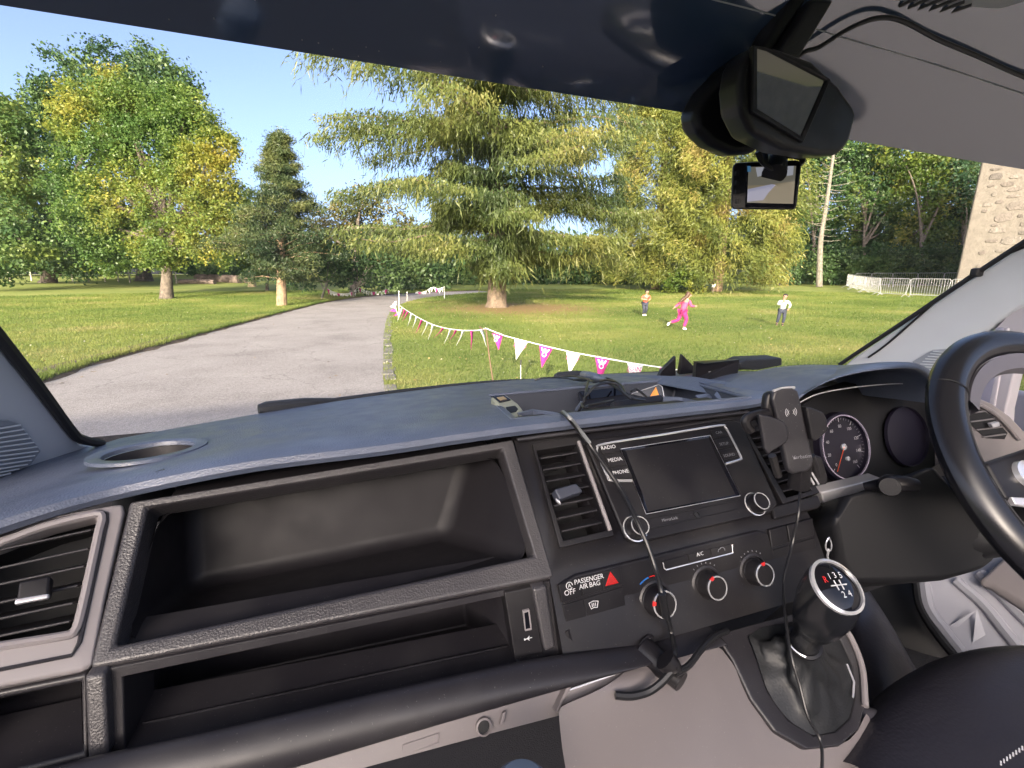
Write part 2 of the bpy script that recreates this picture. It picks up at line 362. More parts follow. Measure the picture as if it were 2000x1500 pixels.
# ---- kerb of sett stones on the right edge
M_KERB = mat('kerb_stone', (0.17, 0.160, 0.150), 0.9, bump=('noise', 60, 0.6, 0.01), var=0.35, vscale=3.0)
kb_ = thing('kerb', 'row of worn grey kerb stones between drive and right lawn', 'kerb', (0.3, 6.0, 0))
near = [p for p in RRt if p.y > 3.5 and p.y < 24]
kpth = resample(near, 60)
rnd = random.Random(3)
for i in range(59):
    a, b_ = kpth[i], kpth[i + 1]; d = (b_ - a); L = d.length; d.normalize(); s = Vector((d.y, -d.x, 0)); g = 0.012
    w_ = 0.17 + rnd.uniform(-0.012, 0.012); h_ = 0.012 + rnd.uniform(-0.014, 0.016); o_ = rnd.uniform(-0.03, 0.03)
    p = [a + d * g + s * o_, b_ - d * g + s * o_, b_ - d * g + s * (w_ + o_), a + d * g + s * (w_ + o_)]
    p = [Vector((q.x, q.y, ground_z(q.x, q.y) - 0.06)) for q in p]
    prism('kerb_stone', p, (0, 0, 0.06 + h_), M_KERB, kb_, bevel=0.012, bseg=2)
# ---- ragged turf verge on the left edge: soil lip and leaf litter
M_SOIL = mat('verge_soil', (0.085, 0.062, 0.045), 0.95, bump=('noise', 40, 0.8, 0.02), var=0.5, vscale=6)
rings = []
for i, p in enumerate(resample([q for q in RL if 2 < q.y < 40], 120)):
    z = ground_z(p.x, p.y); j_ = 0.05 * math.sin(i * 1.7) + rnd.uniform(-0.05, 0.05)
    rings.append([Vector((p.x + 0.12 + j_, p.y, z + 0.003)), Vector((p.x + 0.03 + j_, p.y, z + 0.02)), Vector((p.x - 0.06 + j_, p.y, z + 0.045)), Vector((p.x - 0.30, p.y, z + 0.055)), Vector((p.x - 0.7, p.y, z + 0.002))])
tag(loft('verge', rings, M_SOIL), kind='structure')
M_LEAFD = mat('dead_leaf', (0.22, 0.17, 0.11), 0.8, var=0.5, vscale=2)
v, f = [], []
for k in range(560):
    i = rnd.randrange(2, 70); p = RL[i].lerp(RL[i + 1], rnd.random()); c = Vector((p.x + (abs(rnd.gauss(0.12, 0.16)) if k < 420 else rnd.uniform(0.1, 4.5)), p.y, 0)); c.z = ground_z(c.x, c.y) + 0.014
    s = rnd.uniform(0.012, 0.035); a = rnd.random() * 6.3; u, w_ = Vector((math.cos(a), math.sin(a), rnd.uniform(-0.2, 0.4))) * s, Vector((-math.sin(a), math.cos(a), rnd.uniform(-0.2, 0.4))) * s * 0.6
    n = len(v); v += [c - u, c - w_, c + u, c + w_]; f.append((n, n + 1, n + 2, n + 3))
tag(mesh('leaf_litter', v, f, M_LEAFD, recalc=False), 'dead leaves scattered along the edge of the drive', 'leaves', kind='stuff')

# ---- leaf meshes by numpy
def quads(name, C, U, Vv, m, parent=None, mi=None):
    n = len(C); P = np.empty((n, 4, 3), np.float32); P[:, 0] = C - U; P[:, 1] = C - Vv; P[:, 2] = C + U; P[:, 3] = C + Vv
    if parent is not None: P -= np.array(org(parent), np.float32)
    me = bpy.data.meshes.new(name); me.vertices.add(4 * n); me.vertices.foreach_set('co', P.ravel())
    me.loops.add(4 * n); me.loops.foreach_set('vertex_index', np.arange(4 * n, dtype=np.int32)); me.polygons.add(n)
    me.polygons.foreach_set('loop_start', np.arange(0, 4 * n, 4, dtype=np.int32)); me.update(calc_edges=True); me.materials.append(m)
    o = bpy.data.objects.new(name, me); COL.objects.link(o)
    if parent is not None: o.parent = parent; ORG[o] = org(parent)
    return o
def unit(A): return A / np.maximum(np.linalg.norm(A, axis=1, keepdims=True), 1e-9)
def leafmat(name, stops, trans=0.3, pscale=0.35, rough=0.6, mixf=0.22):
    m = bpy.data.materials.new(name); m.use_nodes = True; t = m.node_tree; t.nodes.clear()
    o = t.nodes.new('ShaderNodeOutputMaterial'); g = t.nodes.new('ShaderNodeNewGeometry'); tc = t.nodes.new('ShaderNodeTexCoord')
    n = noise(t, tc.outputs['Object'], pscale, 4); a = t.nodes.new('ShaderNodeMath'); a.operation = 'MULTIPLY_ADD'; a.inputs[1].default_value = mixf
    s = t.nodes.new('ShaderNodeMath'); s.operation = 'MULTIPLY_ADD'; s.inputs[1].default_value = 4.2 * (1 - mixf); s.inputs[2].default_value = -2.1 * (1 - mixf) + 0.5 * (1 - mixf)
    t.links.new(n.outputs['Fac'], s.inputs[0]); t.links.new(g.outputs['Random Per Island'], a.inputs[0]); t.links.new(s.outputs[0], a.inputs[2])
    r = ramp(t, stops); t.links.new(a.outputs[0], r.inputs[0])
    d = t.nodes.new('ShaderNodeBsdfDiffuse'); tr = t.nodes.new('ShaderNodeBsdfTranslucent'); gl = t.nodes.new('ShaderNodeBsdfGlossy'); gl.inputs['Roughness'].default_value = 0.45; gl.inputs[0].default_value = (1, 1, 1, 1)
    t.links.new(r.outputs[0], d.inputs[0]); t.links.new(r.outputs[0], tr.inputs[0])
    m1 = t.nodes.new('ShaderNodeMixShader'); m1.inputs[0].default_value = min(0.5, trans + 0.2); t.links.new(d.outputs[0], m1.inputs[1]); t.links.new(tr.outputs[0], m1.inputs[2])
    m2 = t.nodes.new('ShaderNodeMixShader'); m2.inputs[0].default_value = 0.015; t.links.new(m1.outputs[0], m2.inputs[1]); t.links.new(gl.outputs[0], m2.inputs[2]); t.links.new(m2.outputs[0], o.inputs[0])
    return m
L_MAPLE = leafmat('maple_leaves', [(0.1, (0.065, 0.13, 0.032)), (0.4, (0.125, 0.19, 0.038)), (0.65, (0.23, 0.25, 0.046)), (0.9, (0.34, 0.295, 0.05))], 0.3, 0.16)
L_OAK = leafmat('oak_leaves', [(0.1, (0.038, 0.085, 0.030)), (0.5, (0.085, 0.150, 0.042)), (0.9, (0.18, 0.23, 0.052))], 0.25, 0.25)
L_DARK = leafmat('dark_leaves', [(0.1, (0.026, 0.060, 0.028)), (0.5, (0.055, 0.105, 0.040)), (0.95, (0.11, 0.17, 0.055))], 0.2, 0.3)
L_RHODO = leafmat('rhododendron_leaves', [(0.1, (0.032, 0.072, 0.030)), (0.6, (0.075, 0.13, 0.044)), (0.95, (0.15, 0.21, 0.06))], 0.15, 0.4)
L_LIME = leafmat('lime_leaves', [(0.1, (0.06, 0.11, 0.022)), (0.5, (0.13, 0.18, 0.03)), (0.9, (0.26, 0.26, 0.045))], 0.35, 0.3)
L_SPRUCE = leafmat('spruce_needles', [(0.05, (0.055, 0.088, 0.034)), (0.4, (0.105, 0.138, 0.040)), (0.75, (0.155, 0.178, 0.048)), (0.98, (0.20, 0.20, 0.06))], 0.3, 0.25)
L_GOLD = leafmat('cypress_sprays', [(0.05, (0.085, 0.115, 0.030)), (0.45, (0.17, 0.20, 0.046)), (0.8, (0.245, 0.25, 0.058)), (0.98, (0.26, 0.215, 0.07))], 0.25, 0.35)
L_PINE = leafmat('pine_needles', [(0.1, (0.025, 0.048, 0.022)), (0.5, (0.055, 0.082, 0.032)), (0.9, (0.12, 0.135, 0.045))], 0.15, 0.5)
L_CEDAR = leafmat('cedar_needles', [(0.1, (0.05, 0.062, 0.026)), (0.5, (0.115, 0.115, 0.038)), (0.9, (0.20, 0.165, 0.055))], 0.2, 0.4)
M_BARK = mat('bark', (0.105, 0.085, 0.066), 0.9, bump=('noise', 14, 1.0, 0.05), var=0.45, vscale=5)
M_BARKR = mat('reddish_bark', (0.24, 0.165, 0.105), 0.9, bump=('noise', 12, 1.0, 0.05), var=0.4, vscale=5)
M_BARKD = mat('pale_dead_wood', (0.15, 0.138, 0.112), 0.85, bump=('noise', 14, 0.8, 0.03), var=0.3, vscale=4)
def clouds(blobs, per, leaf, spread=0.55, flat=0.75, seed=1, shell=(0.62, 1.05), kleaf=36):
    """blobs: (centre, radius). Leaf clumps sit on and just under each blob's skin."""
    g = np.random.default_rng(seed); C, N = [], []
    for c, r in blobs:
        n = max(8, int(per * r * r)); d = unit(g.normal(size=(n, 3))); rad = r * g.uniform(shell[0], shell[1], (n, 1)) * (1 + 0.14 * np.sin(d[:, :1] * 5 + d[:, 2:] * 4 + c.x))
        p = np.array(c) + d * rad * np.array([1, 1, 0.92]); C.append(p); N.append(d)
    C, N = np.concatenate(C), np.concatenate(N); n = len(C)
    s = g.uniform(0.5, 1.25, (n, 1)) * spread
    P = np.repeat(C, kleaf, 0) + g.normal(size=(n * kleaf, 3)) * np.repeat(s, kleaf, 0) * np.array([0.55, 0.55, 0.55 * flat])
    nn = unit(np.repeat(N, kleaf, 0) * 0.5 + np.array([0, 0, 0.45]) + g.normal(size=P.shape) * 0.75)
    u = unit(np.cross(nn, g.normal(size=P.shape))); w = np.cross(nn, u); sz = g.uniform(0.6, 1.3, (len(P), 1)) * leaf
    return P, u * sz, w * sz * 0.62
def limbs(base, top, r0, targets, seed=1, r1=None):
    g = random.Random(seed); d = []
    mid = base.lerp(top, 0.5) + Vector((g.uniform(-.15, .15), g.uniform(-.15, .15), 0))
    P = catmull([base - Vector((0, 0, 0.15)), base.lerp(mid, 0.35), mid, top], 5); n = len(P)
    rr = [r0 * (1.25 if i == 0 else 1.0) * (1 - 0.72 * i / (n - 1)) for i in range(n)]; d.append(tubedata(P, rr, 12))
    for c, r in targets:
        f = g.uniform(0.45, 0.9); s = base.lerp(top, f); e = Vector(c); m = s.lerp(e, 0.5) + Vector((g.uniform(-.3, .3), g.uniform(-.3, .3), g.uniform(0, .5)))
        Q = catmull([s, m, e], 5); k = len(Q); d.append(tubedata(Q, [r0 * 0.42 * (1 - 0.85 * i / (k - 1)) + 0.012 for i in range(k)], 7))
    return d
def broadleaf(name, label, base, dpt, blobs_px, trunk_top, r0, lm, per, leaf, seed, bark=None, kleaf=36, spread=0.55, group=None, cat='tree'):
    g = random.Random(seed); T = thing(name, label, cat, base, group); B = []
    for (x, y, r, *dd) in blobs_px:
        o = dd[0] if dd else g.uniform(-0.35, 0.35) * r * dpt / 900; B.append((at(x, y, dpt + o), r * dpt / 900))
    if trunk_top is not None: meshes('trunk', limbs(base, trunk_top, r0, B, seed), bark or M_BARK, T)
    P, U, Vv = clouds(B, per, leaf, seed=seed, kleaf=kleaf, spread=spread); keep = P[:, 2] > gz(P) + 0.05
    quads('crown', P[keep], U[keep], Vv[keep], lm, T); return T
# maple on the left lawn
b0 = onG(325, 584); d0 = depth(b0)
broadleaf('maple_tree', 'sunlit yellow green maple with short thick trunk on the left lawn', b0, d0,
          [(180, 240, 72), (255, 225, 60), (330, 215, 48), (375, 260, 66), (290, 300, 80), (200, 330, 80), (395, 350, 66), (330, 390, 72), (430, 400, 58), (250, 420, 76), (180, 440, 58), (410, 465, 56), (330, 470, 48), (450, 440, 38), (215, 490, 46), (300, 490, 40), (455, 480, 30), (150, 380, 46), (230, 170, 40), (365, 205, 36), (420, 290, 42)], at(330, 400, d0), 0.38, L_MAPLE, 34, 0.075, 11, kleaf=66, spread=0.5)
b1 = onG(95, 552); d1 = depth(b1) * 0.92
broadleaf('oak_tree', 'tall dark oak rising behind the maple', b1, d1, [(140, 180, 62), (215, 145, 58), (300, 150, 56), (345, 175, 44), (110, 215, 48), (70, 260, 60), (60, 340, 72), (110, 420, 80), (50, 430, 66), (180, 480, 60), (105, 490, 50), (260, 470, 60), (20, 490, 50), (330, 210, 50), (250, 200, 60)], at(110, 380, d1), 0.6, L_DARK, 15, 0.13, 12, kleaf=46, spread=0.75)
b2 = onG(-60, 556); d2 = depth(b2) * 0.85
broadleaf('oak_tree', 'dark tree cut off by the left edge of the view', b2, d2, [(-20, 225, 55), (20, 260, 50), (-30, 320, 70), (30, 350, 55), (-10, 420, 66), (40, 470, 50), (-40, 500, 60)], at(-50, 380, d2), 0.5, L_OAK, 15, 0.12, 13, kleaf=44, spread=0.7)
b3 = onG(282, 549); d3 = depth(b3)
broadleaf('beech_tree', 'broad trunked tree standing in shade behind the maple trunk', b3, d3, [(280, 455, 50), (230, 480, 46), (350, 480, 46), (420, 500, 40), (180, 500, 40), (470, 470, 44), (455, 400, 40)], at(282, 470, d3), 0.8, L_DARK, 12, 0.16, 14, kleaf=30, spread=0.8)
# small tree and stump
b4 = onG(521, 567); d4 = depth(b4)
broadleaf('young_tree', 'thin grey trunked young tree left of the pine', b4, d4, [(522, 455, 26), (505, 480, 26), (535, 490, 28), (515, 515, 24), (550, 520, 22), (490, 510, 20), (545, 470, 24)], at(521, 490, d4), 0.14, L_LIME, 26, 0.13, 15, kleaf=30, spread=0.6)
b5 = onG(493, 560); sp5 = thing('tree_stump', 'pale broken stump lit by the sun beyond the maple', 'stump', b5)
d5 = depth(b5); tube('stump_trunk', [b5 - Vector((0, 0, .1)), b5.lerp(at(492, 540, d5), 0.5), at(492, 532, d5)], [0.38, 0.28, 0.33], mat('stump_wood', (0.42, 0.33, 0.19), 0.85, var=0.3), sp5, seg=12)
for x in (484, 489, 496, 500): tube('broken_spike', [at(492, 533, d5), at(x, 524 + abs(x - 492) * .3, d5)], [0.12, 0.02], MATS['stump_wood'], sp5, seg=6)
# fallen logs
for i, (xa, ya, xb, yb, r) in enumerate(((385, 546, 470, 549, 0.40), (350, 550, 420, 551, 0.22), (440, 544, 486, 549, 0.3))):
    a, b_ = onG(xa, ya + 4), onG(xb, yb + 4); a.z += r * 0.8; b_.z += r * 0.8
    lg = thing('fallen_log', ['long thick grey fallen log beside the stump', 'short fallen log at the left end of the log pile', 'fallen log lying against the pale stump'][i], 'log', a.lerp(b_, .5))
    m_ = a.lerp(b_, .5) + Vector((0, 0.3, 0.05)); tube('log', catmull([a, m_, b_], 5), r, mat('log_bark%d' % i, (0.13, 0.10, 0.085), 0.9, var=0.5, vscale=2, bump=('noise', 6, 1, 0.08)), lg, seg=12)
# wire fence
fn = thing('wire_fence', 'low wooden post and wire fence along the left field edge', 'fence', onG(180, 552))
fpx = [(-20, 549), (20, 548.5), (62, 548.5), (105, 549), (143, 549.5), (174, 550), (206, 550.5), (232, 551), (254, 552), (345, 554)]
M_POST = mat('fence_post', (0.36, 0.32, 0.27), 0.85, var=0.3)
tops = []
for i, (x, y) in enumerate(fpx):
    g_ = onG(x, y); h = 1.05 + 0.1 * math.sin(i * 2.1); tops.append(g_ + Vector((0, 0, h * 0.85))); tube('post', [g_ - Vector((0, 0, .2)), g_ + Vector((0.04 * math.sin(i), 0, h))], [0.065, 0.055], M_POST, fn, seg=8)
for k in (1.0, 0.62, 0.3): tube('wire', [Vector((p.x, p.y, ground_z(p.x, p.y) + (p.z - ground_z(p.x, p.y)) * k)) for p in tops], 0.008, M_BARKD, fn, seg=4)
# pine
b6 = onG(550, 597); d6 = depth(b6); T6 = thing('pine_tree', 'dark shaggy pine with orange lit trunk beside the drive', 'tree', b6)
g = np.random.default_rng(21); top6 = at(546, 262, d6); br, tips = [], []
P_ = catmull([b6 - Vector((0, 0, .1)), b6.lerp(top6, .4), top6], 6); br.append(tubedata(P_, [0.24 * (1 - 0.9 * i / (len(P_) - 1)) + 0.01 for i in range(len(P_))], 10))
H6 = top6.z - b6.z
for i in range(150):
    f_ = 0.15 + 0.84 * (i / 150); s = b6.lerp(top6, f_); a = g.uniform(0, 6.283); L = (0.18 + 2.9 * (1 - f_) ** 1.05 * (0.75 if f_ < 0.25 else 1)) * g.uniform(0.45, 1.3)
    e = s + Vector((math.cos(a) * L, math.sin(a) * L, g.uniform(-0.10, 0.30) * L)); br.append(tubedata([s, s.lerp(e, .5) + Vector((0, 0, 0.06 * L)), e], [0.03, 0.018, 0.008], 5))
    for q in (0.3, 0.5, 0.62, 0.74, 0.84, 0.92, 1.0):
        for _ in range(2):
            o_ = Vector(g.normal(size=3)) * 0.13 * L; o_.z *= 0.35; tips.append(list(s.lerp(e, float(q)) + o_))
tips += [list(b6.lerp(top6, q)) for q in (0.9, 0.94, 0.97, 0.99, 1.0, 1.015, 1.03)]
meshes('trunk', br, M_BARKR, T6)
tips = np.array(tips); n = len(tips); k = 34; P = np.repeat(tips, k, 0) + g.normal(size=(n * k, 3)) * np.array([.17, .17, .09]); dd = unit(g.normal(size=P.shape) + np.array([0, 0, .5])); L = g.uniform(.06, .11, (len(P), 1))
quads('crown', P, dd * L, unit(np.cross(dd, g.normal(size=P.shape))) * 0.020, L_PINE, T6)
# low dark trees with pale crooked stems beside the bend
for i, (x, y, bl, st_) in enumerate((((628, 583), None, [(600, 520, 34), (640, 505, 36), (590, 545, 26), (660, 530, 30), (565, 540, 24)], (640, 548)), ((690, 581), None, [(690, 505, 36), (735, 515, 34), (665, 545, 26), (715, 545, 30), (760, 540, 28), (720, 480, 28)], (702, 548)))[0:2] if False else [((628, 583), 0, [(600, 520, 34), (640, 505, 36), (590, 545, 24), (660, 530, 30), (565, 545, 20)], (640, 548)), ((690, 581), 0, [(690, 505, 36), (735, 515, 34), (665, 540, 24), (715, 540, 28), (760, 540, 26), (720, 480, 28)], (702, 548))]):
    b7 = onG(*x); d7 = depth(b7)
    broadleaf('thorn_tree', ['low spreading tree with leaning pale stem left of the drive', 'low dark tree with pale stem nearest the bend of the drive'][i], b7, d7, bl, at(*st_, d7), 0.10, [L_RHODO, L_DARK][i], 26, 0.10, 30 + i, M_BARKD, kleaf=30, spread=0.5)
b8 = onG(690, 573); d8 = depth(b8) + 6
broadleaf('cedar_tree', 'ochre tinted cedar behind the low trees at the bend', b8, d8, [(660, 430, 42), (710, 420, 44), (760, 440, 44), (640, 470, 40), (700, 480, 46), (760, 490, 44), (720, 390, 28), (810, 470, 40), (620, 450, 26)], at(700, 430, d8), 0.3, L_CEDAR, 14, 0.13, 33, kleaf=30, spread=0.7)
b9 = onG(800, 571); d9 = depth(b9)
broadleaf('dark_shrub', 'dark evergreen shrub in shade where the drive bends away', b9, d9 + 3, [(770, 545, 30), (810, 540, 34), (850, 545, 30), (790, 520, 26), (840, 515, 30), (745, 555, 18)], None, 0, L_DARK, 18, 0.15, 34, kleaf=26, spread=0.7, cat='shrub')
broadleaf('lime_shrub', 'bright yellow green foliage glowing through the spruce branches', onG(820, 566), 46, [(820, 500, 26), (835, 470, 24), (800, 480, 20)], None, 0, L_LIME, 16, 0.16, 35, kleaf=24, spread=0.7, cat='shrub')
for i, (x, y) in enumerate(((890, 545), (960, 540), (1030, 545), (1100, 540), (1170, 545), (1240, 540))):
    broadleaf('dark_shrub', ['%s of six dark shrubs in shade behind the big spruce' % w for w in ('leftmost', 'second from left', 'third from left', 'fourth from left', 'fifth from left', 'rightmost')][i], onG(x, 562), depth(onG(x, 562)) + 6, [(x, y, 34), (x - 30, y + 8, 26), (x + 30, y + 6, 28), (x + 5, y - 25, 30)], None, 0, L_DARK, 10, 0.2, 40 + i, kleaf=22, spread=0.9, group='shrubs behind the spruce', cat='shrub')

# big weeping spruce
b10 = SPR; d10 = depth(b10); T10 = thing('weeping_spruce', 'huge weeping spruce with hanging curtains of needles in the middle of the view', 'tree', b10)
g = np.random.default_rng(5); br = []; top10 = b10 + Vector((-0.3, 0.3, 19)); CC, DD, LL = [], [], []
P_ = catmull([b10 - Vector((0, 0, .2)), b10 + Vector((0.05, 0, 3)), b10 + Vector((-0.1, 0.1, 9)), top10], 7); br.append(tubedata(P_, [0.50 * (1.35 if i == 0 else 1) * (1 - 0.85 * i / (len(P_) - 1)) for i in range(len(P_))], 14))
def strands(p, n, lmin, lmax, spread):
    for _ in range(n):
        CC.append((p.x + g.normal() * spread, p.y + g.normal() * spread, p.z + g.normal() * spread * 0.4)); LL.append(g.uniform(lmin, lmax))
spec = []
for i in range(84):
    z = 2.0 + 15.5 * (i / 84) ** 1.05 + g.uniform(-.5, .5); spec.append((z, i * 2.399 + g.uniform(-.6, .6), g.uniform(.34, 1.0)))
aR = math.atan2(-math.sin(YAW), math.cos(YAW))
for py, dx, da in ((150, -290, .15), (205, -300, -.2), (295, -345, .1), (320, -250, .5), (330, -200, -.6), (475, -270, -.25), (500, -180, -.9), (490, 215, -.35), (400, 250, .2), (440, 290, -.1), (300, 260, -.3), (230, 250, .25), (170, 240, 0), (360, 160, -1.0), (520, 250, .15), (430, -130, -1.2), (250, 120, -1.3), (540, 60, -1.4), (330, 20, -1.5)):
    z = (600 - py) / 900 * d10 + 0.4; spec.append((z, (aR if dx > 0 else aR + PI) + (da if dx > 0 else -da), -abs(dx) * d10 / 900 / math.cos(min(abs(da), 1.1))))
right = Vector((math.cos(YAW), -math.sin(YAW), 0)); fwd = Vector((math.sin(YAW), math.cos(YAW), 0))
for z, a, q in spec:
    L = (7.4 * (1 - max(0, (z - 5.0) / 18.5) ** 2.2) * q * (0.82 if z < 3 else 1)) if q > 0 else min(-q, 8.5); s = Vector((b10.x, b10.y, b10.z + z)) ; dr = Vector((math.cos(a), math.sin(a), 0)); sd = Vector((-math.sin(a), math.cos(a), 0)); sg = g.uniform(-1, 1)
    Q = []
    for k in range(9):
        u = k / 8; Q.append(s + dr * L * u + sd * (sg * 0.6 * u * u + 0.10 * math.sin(u * 9 + z * 3)) + Vector((0, 0, L * (0.20 * u - 0.42 * u * u + 0.20 * u ** 3) + 0.10 * math.sin(u * 11 + z * 5))))
    br.append(tubedata(catmull(Q, 2), [0.060 * (1 - 0.88 * k / 16) + 0.006 for k in range(17)], 6))
    for k in range(1, 33):
        u = 0.12 + 0.88 * k / 32; i0 = min(int(u * 8), 7); p = Q[i0].lerp(Q[i0 + 1], u * 8 - i0)
        wd = 1.25 * math.sin(PI * min(1, 0.18 + 0.82 * (1 - u))) * (L / 7)
        for sgn in (-1, 1):
            for w_ in np.linspace(0.1, 1, 4):
                pp = p + sd * sgn * wd * float(w_) + Vector((0, 0, -0.18 * float(w_)))
                strands(pp + Vector((0, 0, 0.10)), 3, 0.12, 0.62 if g.random() < .82 else 1.35, 0.19)
meshes('trunk', br, mat('spruce_bark', (0.15, 0.112, 0.08), 0.9, bump=('noise', 12, 1.0, 0.05), var=0.4, vscale=5), T10)
C = np.array(CC); Ls = np.array(LL)[:, None]; rx = (C[:, 0] - b10.x) * right.x + (C[:, 1] - b10.y) * right.y; bot = C[:, 2] - Ls[:, 0] - b10.z; ok_ = (bot > 0.25) & ((rx > -1.2) | (bot > 1.75)); C, Ls = C[ok_], Ls[ok_]; n = len(C); seg = 4
az = g.uniform(0, 6.283, (n, 1)); side = np.concatenate([np.cos(az), np.sin(az), np.zeros((n, 1))], 1); outw = unit((C - np.array(b10)) * np.array([1, 1, 0])); lean = g.normal(size=(n, 3)) * np.array([.30, .30, .1]) + outw * g.uniform(0.0, 0.75, (n, 1)); dn = unit(np.array([0, 0, -1.0]) + lean)
allC, allU, allV = [], [], []
for k in range(seg):
    c = C + dn * Ls * (k + 0.5) / seg + g.normal(size=(n, 3)) * 0.02; wdt = 0.030 * (1.15 - 0.75 * k / seg) * g.uniform(.6, 1.4, (n, 1))
    d2_ = unit(dn + g.normal(size=(n, 3)) * .28); allC.append(c); allU.append(d2_ * Ls / seg * 0.72); allV.append(unit(np.cross(d2_, side + g.normal(size=(n, 3)) * .8)) * wdt)
quads('crown', np.concatenate(allC), np.concatenate(allU), np.concatenate(allV), L_SPRUCE, T10)
print('spruce strands', n)
# golden cypresses on the right of it
def cypress(name, label, base, dpt, H, R, seed, lm, n=5200):
    T = thing(name, label, 'tree', base); g = np.random.default_rng(seed); tube('trunk', [base - Vector((0, 0, .2)), base + Vector((0, 0, H * .9))], [0.4, 0.05], M_BARKR, T, seg=10)
    u = g.uniform(0.01, 1, n) ** 0.85; a = g.uniform(0, 6.283, n); rad = R * (1 - u ** 1.9) ** 0.75 * (0.72 + 0.28 * np.sin(a * 5 + u * 19) * np.sin(u * 34 + a * 2)) * g.uniform(.72, 1.08, n) + 0.15
    c = np.stack([base.x + np.cos(a) * rad, base.y + np.sin(a) * rad, base.z + 0.15 + u * H], 1); out = np.stack([np.cos(a), np.sin(a), np.zeros(n)], 1)
    k = 18; P = np.repeat(c, k, 0); o = np.repeat(out, k, 0); dn = unit(o * 0.55 + np.array([0, 0, -0.55]) + g.normal(size=P.shape) * 0.55); L = g.uniform(.08, .22, (len(P), 1))
    P = P + dn * L * 0.8 + g.normal(size=P.shape) * 0.20
    P[:, 2] = np.maximum(P[:, 2], gz(P) + 0.12)
    quads('crown', P, dn * L, unit(np.cross(dn, g.normal(size=P.shape))) * g.uniform(.018, .042, (len(P), 1)), lm, T)
b11 = onG(1400, 570); cypress('golden_cypress', 'tall golden green conifer with dense drooping sprays right of the spruce', b11, 0, 27, 5.6, 61, L_GOLD, 15000)
b12 = onG(1280, 565) ; cypress('golden_cypress', 'green conifer filling the gap between spruce and golden conifer', b12, 0, 25.0, 5.2, 62, L_GOLD, 10500)
broadleaf('laurel_bush', 'bright green laurel bush at the foot of the golden conifer', onG(1345, 573), depth(onG(1345, 573)) - 1.0, [(1335, 548, 24), (1360, 552, 20), (1315, 556, 16)], None, 0, L_LIME, 40, 0.09, 63, kleaf=30, spread=0.4, cat='shrub')
# wood on the right
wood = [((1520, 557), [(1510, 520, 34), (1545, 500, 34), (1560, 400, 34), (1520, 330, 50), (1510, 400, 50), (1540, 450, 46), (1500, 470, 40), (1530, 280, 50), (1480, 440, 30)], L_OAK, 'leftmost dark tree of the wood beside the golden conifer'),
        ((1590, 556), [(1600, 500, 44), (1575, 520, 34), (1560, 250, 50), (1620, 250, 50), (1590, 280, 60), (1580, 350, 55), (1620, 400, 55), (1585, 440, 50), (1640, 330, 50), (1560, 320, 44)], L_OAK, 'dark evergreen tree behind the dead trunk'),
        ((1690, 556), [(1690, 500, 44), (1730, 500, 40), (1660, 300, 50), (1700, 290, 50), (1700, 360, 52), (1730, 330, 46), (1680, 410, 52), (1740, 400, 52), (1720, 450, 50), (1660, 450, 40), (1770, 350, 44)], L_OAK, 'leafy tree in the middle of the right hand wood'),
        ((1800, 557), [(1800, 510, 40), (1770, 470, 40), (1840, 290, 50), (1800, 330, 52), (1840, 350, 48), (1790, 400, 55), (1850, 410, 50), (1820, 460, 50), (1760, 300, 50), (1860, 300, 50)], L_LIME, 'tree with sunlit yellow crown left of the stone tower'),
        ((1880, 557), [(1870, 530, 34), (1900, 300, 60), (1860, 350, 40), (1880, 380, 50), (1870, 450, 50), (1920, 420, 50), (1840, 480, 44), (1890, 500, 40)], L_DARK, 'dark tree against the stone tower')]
for i, (bp_, bl, lm, lab) in enumerate(wood):
    bb_ = onG(*bp_); dd_ = depth(bb_) + 5; broadleaf('woodland_tree', lab, bb_, dd_, bl, at(bp_[0], 400, dd_), 0.22, lm, 15, 0.14, 70 + i, kleaf=32, spread=0.8, group='trees of the right hand wood')
for i, x in enumerate((1505, 1565, 1630, 1695, 1755, 1815, 1870)):
    bb_ = onG(x, 559); dd_ = depth(bb_) + 1.5
    broadleaf('rhododendron', '%s rhododendron of the dense row along the wood edge' % ('leftmost', 'second', 'third', 'fourth', 'fifth', 'sixth', 'rightmost')[i], bb_, dd_, [(x, 525, 32), (x - 26, 535, 24), (x + 26, 532, 26), (x, 500, 26)], None, 0, L_RHODO, 24, 0.12, 80 + i, kleaf=30, spread=0.55, group='rhododendrons along the wood', cat='shrub')
bD = onG(1600, 561); dD = depth(bD); TD = thing('dead_tree', 'bare pale dead trunk with short broken twigs in front of the wood', 'tree', bD); g = random.Random(9)
tp_ = at(1632, 270, dD); tube('trunk', [bD, at(1603, 470, dD), at(1614, 400, dD), tp_], [0.24, 0.19, 0.15, 0.10], M_BARKD, TD, seg=10, sm=5)
for i in range(34):
    f_ = i / 34; s = at(1603 + 28 * f_, 470 - 190 * f_, dD); a = g.choice((-1, 1)); L = g.uniform(.6, 2.0); e = s + right * a * L + fwd * g.uniform(-1, 1) + Vector((0, 0, g.uniform(-0.1, .6)))
    tube('twig', [s, s.lerp(e, .5) + Vector((0, 0, -.08)), e], [0.035, 0.022, 0.008], M_BARKD, TD, seg=4)
